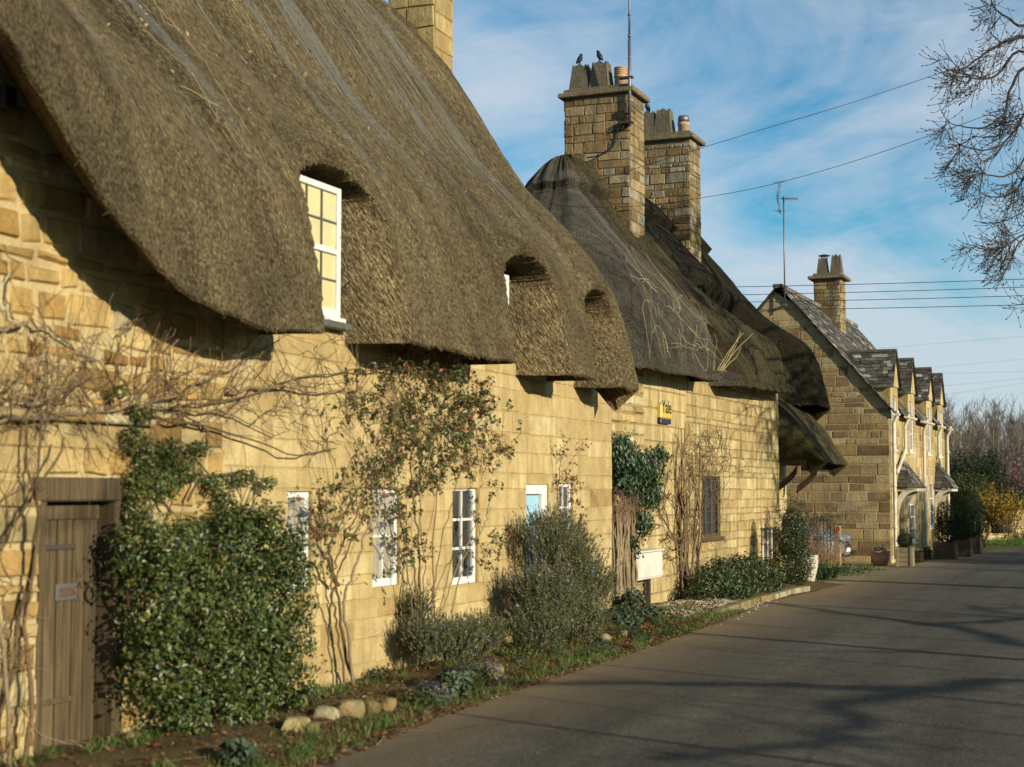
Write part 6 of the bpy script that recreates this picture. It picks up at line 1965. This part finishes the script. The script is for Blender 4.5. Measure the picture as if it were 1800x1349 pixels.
def cube_planter(c, w, h, label, ball=None, mat=M_woodg, name='planter', ry=None):
    t = thing(name, label, 'planter', c)
    mb = MB(); ry = ry or w
    x, y = c[0], c[1]
    for sx in (-1, 1):
        for sy in (-1, 1): mb.box((x + sx * w - .03, y + sy * ry - .03, 0), (x + sx * w + .03, y + sy * ry + .03, h + .01), 0, bev=.006)
    for kk in range(4):
        z0, z1 = .02 + (h - .03) * kk / 4 + .004, .02 + (h - .03) * (kk + 1) / 4 - .004
        mb.box((x - w, y - ry - .012, z0), (x + w, y - ry + .012, z1), 0); mb.box((x - w, y + ry - .012, z0), (x + w, y + ry + .012, z1), 0)
        mb.box((x - w - .012, y - ry, z0), (x - w + .012, y + ry, z1), 0); mb.box((x + w - .012, y - ry, z0), (x + w + .012, y + ry, z1), 0)
    mb.build('box', mat, t)
    mb = MB(); mb.box((x - w + .015, y - ry + .015, h - .1), (x + w - .015, y + ry - .015, h - .04)); mb.build('soil', M_soil, t)
    return t
wp = on_g(1591, 995); wy = 39.4; wx = on_y(1591, 980, wy).x
cube_planter((wx, wy, 0), .17, .50, 'square weathered wooden planter holding a clipped box ball')
mb = MB()
P, O = blob_points(RE, 3000, [((wx, wy, .66), (.19, .19, .18))], .75)
leaves(mb, RE, P, O, HEDGE, None, (.022, .035), .6, .7)
tag(mb.build('topiary_ball', M_leaf), 'small round clipped box ball in the square wooden planter', 'topiary')
for i, (px, yy) in enumerate(((1613, 42.6), (1629, 44.6))):
    x = on_y(px, 975, yy).x
    t = thing('flower_trough', ['dark trough of white flowers nearer the wooden box planter', 'dark trough of white flowers farther along the house front'][i], 'flower trough', (x, yy, 0), 'flower troughs along the far house')
    mb = MB(); mb.box((x - .12, yy - .28, 0), (x + .12, yy + .28, .24), 0, bev=.012, taper=1.06); mb.build('pot', M_woodd, t)
    flowers_on(t, (x, yy, .28), .13, 120, ry=.28)
# dark clipped bushes in tall boxes
for i, (px, yy, w, hb, hh, lb) in enumerate([(1662, 44.2, .26, .48, 1.55, 'dark clipped domed bush in the box planter nearest the lane bend'), (1688, 46.2, .30, .50, 1.75, 'dark clipped domed bush in the middle box planter'), (1706, 48.6, .30, .5, 1.9, 'dark clipped domed bush in the farthest box planter')]):
    x = on_y(px, 960, yy).x
    cube_planter((x, yy, 0), w, hb, ['nearest', 'middle', 'farthest'][i] + ' of three dark wooden box planters beyond the far house door', mat=M_woodd)
    mb = MB()
    P, O = blob_points(RE, 4200, [((x, yy, hb + .32), (w * 1.1, w * 1.1, .45)), ((x, yy, hh - .42), (w * .95, w * .95, .5))], .7)
    leaves(mb, RE, P, O, [(.012, .022, .008), (.02, .034, .012), (.03, .045, .015)], None, (.035, .06), .55, .8)
    tag(mb.build('clipped_bush', M_leafm), lb, 'bush', 'clipped bushes in box planters')

# ------------------------------------------------------------------ beyond the far house
def bush(name, label, blobs, n, cols, L, cat='bush', shell=.55, asp=.55, wts=None, mat=None, stems=6):
    t = thing(name, label, cat, (blobs[0][0][0], blobs[0][0][1], 0))
    mb = MB()
    P, O = blob_points(RE, n, blobs, shell)
    P[:, 2] = np.clip(P[:, 2], .05, None)
    leaves(mb, RE, P, O, cols, wts, L, asp, .8)
    mb.build('foliage', mat or M_leafm, t)
    mb = MB()
    for kk in range(stems):
        b = blobs[kk % len(blobs)][0]
        branchy(mb, RE, (b[0] + RE.normal(0, .2), b[1] + RE.normal(0, .2), .0), (RE.normal(0, .15), RE.normal(0, .15), 1), max(.6, b[2]), .05, 1, DARKTWIG, .08, (0, 0, .1), None, 3, .6, None, .6, 4, .25)
    mb.build('stems', M_bark, t)
    return t
DK = [(.014, .025, .009), (.022, .038, .012), (.034, .052, .017), (.05, .066, .02)]
def by(px, py, Y, r): return (tuple(on_y(px, py, Y)), r)
bush('dark_evergreen', 'tall dark evergreen bush directly behind the planters at the lane bend', [by(1690, 905, 53, (.5, .6, .75)), by(1708, 915, 53.5, (.42, .6, .8)), by(1685, 950, 53, (.5, .6, .7)), by(1706, 955, 53, (.45, .6, .6)), by(1718, 900, 54, (.25, .4, .4))], 8000, DK, (.07, .12), wts=[4, 4, 2, .6])
bush('clipped_hedge', 'long clipped dark hedge above the bend behind the far house', [by(1685, 862, 57, (.7, .7, .65)), by(1705, 862, 57.5, (.7, .7, .65)), by(1722, 866, 58, (.5, .6, .65)), by(1665, 862, 57, (.7, .7, .65)), by(1705, 905, 57.5, (.7, .7, .9)), by(1680, 900, 57, (.9, .7, .9))], 9000, [(.02, .034, .011), (.04, .06, .018), (.065, .085, .025), (.09, .105, .03)], (.07, .12), cat='hedge')
bush('domed_evergreen', 'dark dome shaped evergreen rising behind the clipped hedge', [by(1705, 830, 66, (1.3, 1.2, .95)), by(1690, 850, 66, (1.4, 1.2, 1.0)), by(1730, 845, 66, (.8, 1.0, .7)), by(1746, 815, 67, (.35, .5, .6)), by(1750, 835, 67, (.5, .6, .7)), by(1710, 880, 66, (1.7, 1.2, 1.4)), by(1770, 880, 70, (.9, 1.0, 1.1)), by(1810, 895, 70, (1.2, 1.0, .9))], 11000, DK, (.08, .14), wts=[5, 4, 2, .8])
# forsythia in flower
t = thing('forsythia', 'bright yellow flowering forsythia bush at the lane bend', 'bush', tuple(on_y(1755, 900, 55.5)))
mb, fl = MB(), MB()
base = on_y(1760, 912, 55.5)
FP = []
for kk in range(150):
    d = (RE.normal(0, .32), RE.normal(0, .32), 1)
    pts = wander(RE, (base.x + RE.normal(0, .25), base.y + RE.normal(0, .3), base.z - .5), d, RE.uniform(1.0, 1.9), .12, .10, (0, 0, -.02))
    stem(mb, RE, pts, .014, .006, DARKTWIG[1], 3); FP += pts[4:]
mb.build('stems', M_bark, t)
F = arr(FP); F = F[RE.choice(len(F), 3600)] + RE.normal(0, .05, (3600, 3))
leaves(fl, RE, F, unit_rand(RE, len(F)), [(.52, .33, .012), (.42, .25, .01), (.30, .19, .02), (.10, .09, .02)], [4, 4, 3, 3], (.05, .09), .7, .8)
fl.build('blossom', M_leafm, t)
# pink flowering shrub at the right edge
t = thing('pink_shrub', 'pink flowering shrub at the right edge beyond the yellow forsythia', 'bush', tuple(on_y(1800, 870, 72)))
mb = MB(); FP = []
b_ = on_y(1806, 880, 72)
for kk in range(60):
    pts = wander(RE, (b_.x + RE.normal(0, .4), b_.y + RE.normal(0, .4), .0), (RE.normal(0, .3), RE.normal(0, .3), 1), RE.uniform(2.4, 3.6), .2, .1)
    stem(mb, RE, pts, .03, .008, DARKTWIG[0], 3); FP += pts[8:]
mb.build('stems', M_bark, t)
fl = MB(); F = arr(FP); F = F[RE.choice(len(F), 900)] + RE.normal(0, .1, (900, 3))
leaves(fl, RE, F, unit_rand(RE, len(F)), [(.40, .16, .18), (.32, .10, .14)], None, (.07, .12), .8, .8); fl.build('blossom', M_leafm, t)
# little white building
sx_ = on_y(1790, 870, 84)
t = thing('white_outbuilding', 'small white outbuilding with a pale gable glimpsed beyond the yellow bush', 'outbuilding', (sx_.x, 84, 0))
mb = MB(); w0 = on_y(1774, 870, 84).x; w1 = w0 + 4.2; zt_ = on_y(1790, 862, 84).z
mb.box((w0, 84, 0), (w1, 88, zt_)); 
mb.build('wall', M_white, t)
mb = MB(); xm = (w0 + w1) / 2 - .6
za = on_y(1796, 846, 84).z + .2
mb.obox((w0 - .2, 83.8, zt_ - .05), (xm - w0 + .2, 0, za - zt_), (0, 4.4, 0), (0, 0, .12)); mb.obox((xm, 83.8, za - .05), (w1 - xm + .2, 0, zt_ - za), (0, 4.4, 0), (0, 0, .12))
mb.poly([(w0, 83.99, zt_), (w1, 83.99, zt_), (xm, 83.99, za - .02)])
mb.build('roof', [M_slate], t)
# dry stone wall round the bend
A = on_g(1726, 952); B = Vector((3.0, 73.0, 0))
A = Vector((-6.9, 58.5, 0)); U_ = (Vector((1.5, 70.5, 0)) - A); Ln = U_.length; U_.normalize()
Nn = Vector((U_.y, -U_.x, 0))
t = thing('dry_stone_wall', 'low ochre dry stone wall following the bend of the lane', 'wall', tuple(A))
mb = MB()
stone_wall(mb, A, U_, Nn, Ln, lambda u: 1.02 + .06 * nz(u * .7), [], (.07, .14), (.14, .36), .014, .035, RE, 0, 0, 1, jit=.012, top_skip=0)
Bk = A - Nn * .4
stone_wall(mb, Bk, U_, -Nn, Ln, lambda u: 1.02 + .06 * nz(u * .7), [], (.12, .2), (.3, .6), .014, .03, RE, 0, 0, 1, jit=.012, top_skip=0)
u = 0
while u < Ln:
    w = RE.uniform(.08, .16); h = RE.uniform(.12, .22)
    p = A + U_ * u - Nn * .42; p.z = .98 + .06 * nz(u * .7)
    mb.obox(p, U_ * (w - .012), Nn * .44, (RE.normal(0, .02), 0, h), 0, (RE.random(), RE.random(), .5)); u += w
stone_wall(mb, Bk, Nn, -U_, .4, lambda u: 1.0, [], (.1, .16), (.12, .3), .014, .03, RE, 0, 0, 1, jit=.012, top_skip=0)
mb.build('stonework', [M_cot2, M_mort2], t)
# grass bank and daffodils before that wall
Q, C, Fq, Fc = [], [], [], []
for kk in range(7000):
    u = RE.uniform(-1, 12); v_ = RE.uniform(.05, 3.2)
    p = np.array(A + U_ * u + Nn * v_); 
    if p[0] > np.interp(p[1], [46, 50, 54, 60, 68], [-5.7, -5.3, -4.4, -2.6, 1]) - .1: continue
    d = np.array((RE.normal(0, .35), RE.normal(0, .35), 1)); d /= np.linalg.norm(d); l = RE.uniform(.08, .2)
    s_ = np.cross(d, unit_rand(RE, 1)[0]); s_ /= np.linalg.norm(s_); w = .015
    Q.append((p - s_ * w, p + s_ * w, p + d * l + s_ * .002, p + d * l - s_ * .002)); C.append(np.array((.07, .125, .022)) * RE.uniform(.6, 1.5))
mb = MB(); mb.quads(Q, C)
kind(tag(mb.build('grass_bank', M_leafm), 'green grass bank between the bend of the lane and the stone wall', 'grass'), 'stuff')
mb = MB()
for kk in range(420):
    u = RE.uniform(2.2, 12); v_ = abs(RE.normal(.0, .7)) + .2
    p = A + U_ * u + Nn * v_
    zt_ = RE.uniform(.25, .42)
    mb.tube([p, p + Vector((0, 0, zt_))], .008, 3, 0, (.06, .11, .03), True, False)
    c = (.62, .42, .02) if RE.random() < .7 else (.65, .62, .4)
    q = np.tile(np.array(p + Vector((0, 0, zt_))), (5, 1)) + RE.normal(0, .025, (5, 3))
    leaves(mb, RE, q, unit_rand(RE, 5), [c], None, (.05, .08), .8, .5)
kind(tag(mb.build('daffodils', M_leafm), 'drift of yellow and white daffodils below the low stone wall', 'flowers'), 'stuff')
# leafless wood on the rise behind
WOOD = [(.125, .102, .074), (.155, .13, .098), (.095, .08, .064), (.165, .12, .08), (.135, .122, .108)]
mb = MB()
for kk in range(760):
    y = RE.uniform(105, 175); x = RE.uniform(-34, 34)
    h = RE.uniform(5.2, 8.6) * (1 + (y - 105) / 220)
    c = np.array(WOOD[int(RE.random() * 5)]) * RE.uniform(.8, 1.2)
    tp2 = Vector((x + RE.normal(0, .4), y, h))
    mb.tube([(x, y, 0), (x + RE.normal(0, .15), y, h * .5), tp2], [.13, .08, .02], 4, 0, tuple(c), True, False)
    for b_ in range(20):
        t_ = RE.uniform(.18, .98); z = h * t_
        a = RE.uniform(0, 2 * PI); l = (1.15 - t_) * h * RE.uniform(.18, .34)
        p = Vector((x, y, z)); d = Vector((math.cos(a) * .6, math.sin(a) * .6, 1)).normalized()
        e = p + d * l
        mb.tube([p, p.lerp(e, .5) + Vector((d.x, d.y, -.3)) * .12, e], [.04, .026, .010], 3, 0, tuple(c * RE.uniform(.8, 1.3)), True, False)
        for tw in range(4):
            p2 = p.lerp(e, RE.uniform(.3, .95)); d2 = (d + Vector(unit_rand(RE, 1)[0]) * .55).normalized()
            mb.tube([p2, p2 + d2 * RE.uniform(.5, 1.3)], [.016, .006], 3, 0, tuple(c * RE.uniform(.9, 1.4)), True, False)
kind(tag(mb.build('bare_woodland', M_bark), 'grey brown leafless woodland massed behind the bend of the lane', 'woodland'), 'stuff')
mb = MB()
P, O = blob_points(RE, 26000, [((x, RE.uniform(98, 120), RE.uniform(.5, 1.4)), (3.4, 2.6, RE.uniform(1.6, 3.0))) for x in np.arange(-42, 44, 2.2)], .45)
P[:, 2] = np.clip(P[:, 2], .1, None)
leaves(mb, RE, P, O, [(.055, .05, .03), (.08, .065, .04), (.04, .045, .022), (.10, .075, .045)], None, (.2, .4), .4, .9)
kind(tag(mb.build('undergrowth', M_leafm), 'dark brambly undergrowth along the foot of the woodland', 'undergrowth'), 'stuff')

# ------------------------------------------------------------------ bare trees on the right of the lane
def bare_tree(name, label, base, h, r, limbs, group=None, twig=2, drop=-.10, kids=4, lean=(0, 0), L0=2.2, cols=DARKTWIG, rng=RE):
    t = thing(name, label, 'tree', base, group)
    mb = MB()
    b = Vector(base)
    pts = [b + Vector((lean[0] * z / h + .12 * nz(z * .4, base[1]), lean[1] * z / h + .12 * nz(z * .4, base[0] + 9), z)) for z in np.linspace(0, h, 16)]
    stem(mb, rng, pts, r, r * .25, cols[0], 9)
    mb.build('trunk', M_bark, t)
    mb = MB()
    for k in range(limbs):
        z = h * rng.uniform(.38, .98)
        i = min(14, int(z / h * 15))
        a = rng.uniform(0, 2 * PI)
        branchy(mb, rng, pts[i], (math.cos(a), math.sin(a), .55), L0 * rng.uniform(.7, 1.3), r * .34 * (1.2 - z / h), twig, cols, .12, (0, 0, drop * .3), None, kids, .7, None, .62, 4, .18, 0, .006)
    mb.build('crown', M_bark, t)
    return t
# the tree whose branch ends hang into the picture at the upper right
TB = Vector((6.4, 28.2, 0))
t = thing('bare_tree', 'leafless tree with drooping budded branch ends hanging into the upper right sky', 'tree', tuple(TB))
mb = MB()
tp_ = [TB + Vector((.2 * nz(z * .3, 1), .2 * nz(z * .3, 4), z)) for z in np.linspace(0, 13, 18)]
stem(mb, RE, tp_, .26, .09, DARKTWIG[0], 10)
mb.build('trunk', M_bark, t)
mb = MB()
DK2 = [(.045, .035, .026), (.06, .048, .034), (.035, .028, .022)]
YT = 27.0
buds = []
def px_limb(q, r0, r1, Y0_=28.0, Y1_=26.6, kids=9, L=1.0, trunk_z=None):
    P_ = []
    n = len(q)
    for i, (x, y) in enumerate(q): P_.append(on_y(x, y, Y0_ + (Y1_ - Y0_) * i / (n - 1)))
    n_in = 0
    if trunk_z is not None:
        a_, b_ = Vector((TB.x, TB.y, trunk_z - 1.6)), P_[0]
        mids = []
        for f in (.22, .45, .68, .86):
            m_ = a_.lerp(b_, f); m_.z += 1.5 * math.sin(PI * min(1, f * 1.05)) * RE.uniform(.7, 1.3); m_.y += RE.normal(0, .45) * math.sin(PI * f); mids.append(m_)
        P_ = [a_] + mids + P_; n_in = len(mids)
    pts = []
    for i in range(len(P_) - 1):
        p0, p1, p2, p3 = P_[max(0, i - 1)], P_[i], P_[i + 1], P_[min(len(P_) - 1, i + 2)]
        for k in range(4):
            s_ = k / 4
            pts.append(.5 * ((2 * p1) + (p2 - p0) * s_ + (2 * p0 - 5 * p1 + 4 * p2 - p3) * s_ * s_ + (3 * p1 - p0 - 3 * p2 + p3) * s_ ** 3) + Vector(RE.normal(0, .006, 3)))
    pts.append(P_[-1])
    stem(mb, RE, pts, r0 * 1.5 if trunk_z else r0 * .62, r1, DK2[int(RE.random() * 3)], 6)
    for k in range(9 if trunk_z else 0):
        i = int(RE.uniform(.05, .95) * n_in * 4) + 1
        branchy(mb, RE, pts[i], (RE.normal(-.3, .5), RE.normal(0, .8), RE.normal(.2, .6)), RE.uniform(.9, 1.8), .018, 2, DK2, .12, (0, 0, .02), None, 3, .7, None, .6, 4, .14, 0, .005)
    pts = pts[n_in * 4:]
    for k in range(kids):
        i = int(len(pts) * (.30 + .68 * RE.random())); i = min(i, len(pts) - 2)
        d = (pts[i + 1] - pts[i]).normalized() + Vector((RE.normal(.1, .3), RE.normal(0, .5), RE.normal(-.25, .7)))
        twig_(pts[i], d, L * RE.uniform(.5, 1.15) * (1.1 - .75 * i / len(pts)), .009, 2)
    buds.append((pts[-1], (pts[-1] - pts[-2]).normalized()))
def twig_(p, d, L, r, depth):
    """twigs droop first and turn up at the end, each closed by a bud"""
    p = Vector(p); d = Vector(d).normalized(); pts = [p.copy()]
    n = max(4, int(L / .08))
    for i in range(n):
        f = i / n
        d = (d + Vector((RE.normal(-.02, .09), RE.normal(0, .09), RE.normal(0, .06) + (-.16 if f < .45 else .20)))).normalized()
        p = p + d * .08
        pts.append(p.copy())
    stem(mb, RE, pts, r, .0045, DK2[int(RE.random() * 3)], 4)
    buds.append((pts[-1], d))
    for i in range(2, n, 3):
        if RE.random() < .3: buds.append((pts[i], (d + Vector((0, RE.normal(0, .5), .6))).normalized()))
    if depth > 0:
        for k in range(4):
            i = int(RE.uniform(.2, .9) * n)
            twig_(pts[i], (pts[min(i + 1, n)] - pts[i]) * 6 + Vector((RE.normal(-.2, .5), RE.normal(0, .6), RE.normal(0, .6))), L * RE.uniform(.4, .7), r * .65, depth - 1)
for q, r0, r1, kd, L, tz in [
    ([(1850, 80), (1800, 65), (1765, 75), (1730, 95), (1695, 120), (1665, 125)], .05, .008, 12, 1.0, 9.5),
    ([(1860, 0), (1800, 45), (1770, 30), (1745, 10), (1738, -30)], .04, .008, 7, .8, 10.5),
    ([(1840, 110), (1790, 90), (1755, 130), (1725, 140), (1690, 135), (1660, 140)], .035, .006, 10, .8, 8.6),
    ([(1850, 130), (1800, 120), (1775, 160), (1765, 200), (1730, 225), (1690, 222), (1665, 215)], .04, .006, 13, .9, 8.4),
    ([(1860, 180), (1810, 190), (1785, 230), (1750, 260), (1710, 262), (1672, 245)], .035, .006, 13, .9, 7.6),
    ([(1870, 220), (1820, 240), (1795, 290), (1765, 310), (1725, 305), (1706, 296)], .035, .006, 12, .9, 7.2),
    ([(1870, 270), (1815, 290), (1790, 330), (1765, 345), (1735, 345), (1720, 335)], .03, .006, 11, .8, 6.8),
    ([(1880, 330), (1830, 330), (1800, 370), (1775, 385), (1760, 385)], .03, .006, 7, .6, 6.5),
    ([(1880, 400), (1830, 405), (1800, 412), (1770, 430), (1735, 440), (1712, 432)], .03, .006, 13, .75, 6.0),
    ([(1860, 420), (1800, 420), (1780, 450), (1765, 480), (1745, 485)], .022, .006, 8, .6, 5.8),
    ([(1900, 500), (1840, 520), (1810, 540), (1795, 550)], .022, .006, 6, .5, 5.2)]:
    px_limb(q, r0, r1, kids=int(kd * .62), L=L, trunk_z=tz)
for k in range(26):
    z = RE.uniform(4.5, 12.8); a = RE.uniform(-1.9, 1.9)
    branchy(mb, RE, (TB.x, TB.y, z), (math.cos(a), math.sin(a), .35), RE.uniform(1.8, 3.2), .05, 2, DK2, .1, (0, 0, -.04), None, 4, .7, None, .6, 4, .2, 0, .006)
mb.build('crown', M_bark, t)
mb = MB()
for p, d in buds:
    mb.tube([p - d * .01, p + d * .02, p + d * .045], [.005, .0105, .003], 4, 0, (.06, .04, .028), True, False)
mb.build('buds', M_bark, t)
# saplings and a tree along the right-hand verge: out of the frame, their shadows lie across the lane
for i, (x, y, h, r, nl, lb) in enumerate([(7.2, 7.4, 4.2, .085, 5, 'slim bare sapling on the right verge, nearest the viewer'), (7.6, 11.3, 4.3, .075, 6, 'slim bare sapling on the right verge, second from the viewer'), (7.3, 13.4, 4.2, .045, 4, 'thin whip of a sapling on the right verge'), (8.0, 16.6, 4.6, .055, 5, 'slim bare sapling on the right verge opposite the second chimney'), (7.6, 20.6, 8.0, .085, 7, 'taller bare sapling on the right verge'), (8.3, 23.2, 6.0, .06, 5, 'thin bare sapling on the right verge near the big tree'), (8.6, 34.0, 9.0, .16, 12, 'bare tree on the right verge beyond the big drooping one'), (9.2, 8.9, 4.7, .045, 4, 'spindly bare sapling set back on the right verge')]):
    bare_tree('bare_tree', lb, (x, y, 0), h, r, nl, 'bare trees on the right verge', 1, -.2, 3, (RE.normal(0, .4), RE.normal(0, .4)), 1.4)
lb_t = bare_tree('bare_tree', 'bare tree on the right verge with one long low bough reaching along the lane', (8.7, 14.4, 0), 8.0, .13, 7, 'bare trees on the right verge', 1, -.1, 3, (.2, .3), 1.8)
mb = MB()
for q in ([(8.7, 14.4, 2.2), (8.5, 12.5, 3.0), (8.3, 10, 3.25), (8.1, 8, 3.1), (7.9, 6.4, 3.35)], [(8.7, 14.4, 2.4), (8.6, 16.5, 3.1), (8.2, 18.5, 3.3), (8.4, 20.5, 3.05), (8.0, 22.6, 3.3)], [(8.4, 11.5, 3.1), (8.2, 10.2, 3.7), (8.0, 9.0, 4.1), (8.1, 7.4, 4.6)], [(8.3, 18, 3.25), (8.2, 19.3, 3.8), (7.9, 20.8, 4.2)]):
    pts = []
    for a, b in zip(q, q[1:]):
        for k in range(5): pts.append(Vector(a).lerp(Vector(b), k / 5) + Vector(RE.normal(0, .03, 3)))
    pts.append(Vector(q[-1]))
    stem(mb, RE, pts, .085, .03, DARKTWIG[0], 7)
    for k in range(5): branchy(mb, RE, pts[int(RE.uniform(.2, .95) * len(pts))], (RE.normal(0, .5), RE.normal(0, .7), RE.normal(.2, .5)), 1.1, .02, 1, DARKTWIG, .14, (0, 0, -.03), None, 3, .8, None, .6, 4, .15, 0, .006)
mb.build('bough', M_bark, lb_t)
bare_tree('bare_tree', 'broad bare tree on the right verge with crooked low limbs', (8.8, .6, 0), 9.0, .17, 9, 'bare trees on the right verge', 2, -.1, 4, (.8, .9), 2.6)

# dense evergreen across the lane, out of the frame, added to shade the planters
t = thing('shade_evergreen', 'broad dense evergreen tree out of view, added opposite the far house to shade the planters', 'tree', (10.2, 39.8, 0))
mb = MB(); stem(mb, RE, [Vector((10.2, 39.8, z)) for z in np.linspace(0, 6.5, 8)], .22, .06, DARKTWIG[0], 8); mb.build('trunk', M_bark, t)
mb = MB()
P, O = blob_points(RE, 22000, [((9.8, 37.6, 2.6), (1.6, 1.8, 2.4)), ((9.8, 37.6, 5.2), (1.4, 1.6, 1.6)), ((10.2, 39.8, 2.2), (2.0, 2.2, 2.0)), ((10.0, 39.6, 4.2), (1.8, 2.0, 1.8)), ((10.3, 40.2, 5.9), (1.2, 1.4, 1.4)), ((10.6, 42.6, 2.4), (1.8, 1.8, 2.2)), ((10.6, 42.8, 4.6), (1.4, 1.5, 1.6))], .5)
P[:, 2] = np.clip(P[:, 2], .1, None)
leaves(mb, RE, P, O, DK, None, (.10, .18), .6, .8)
mb.build('crown', M_leafm, t)
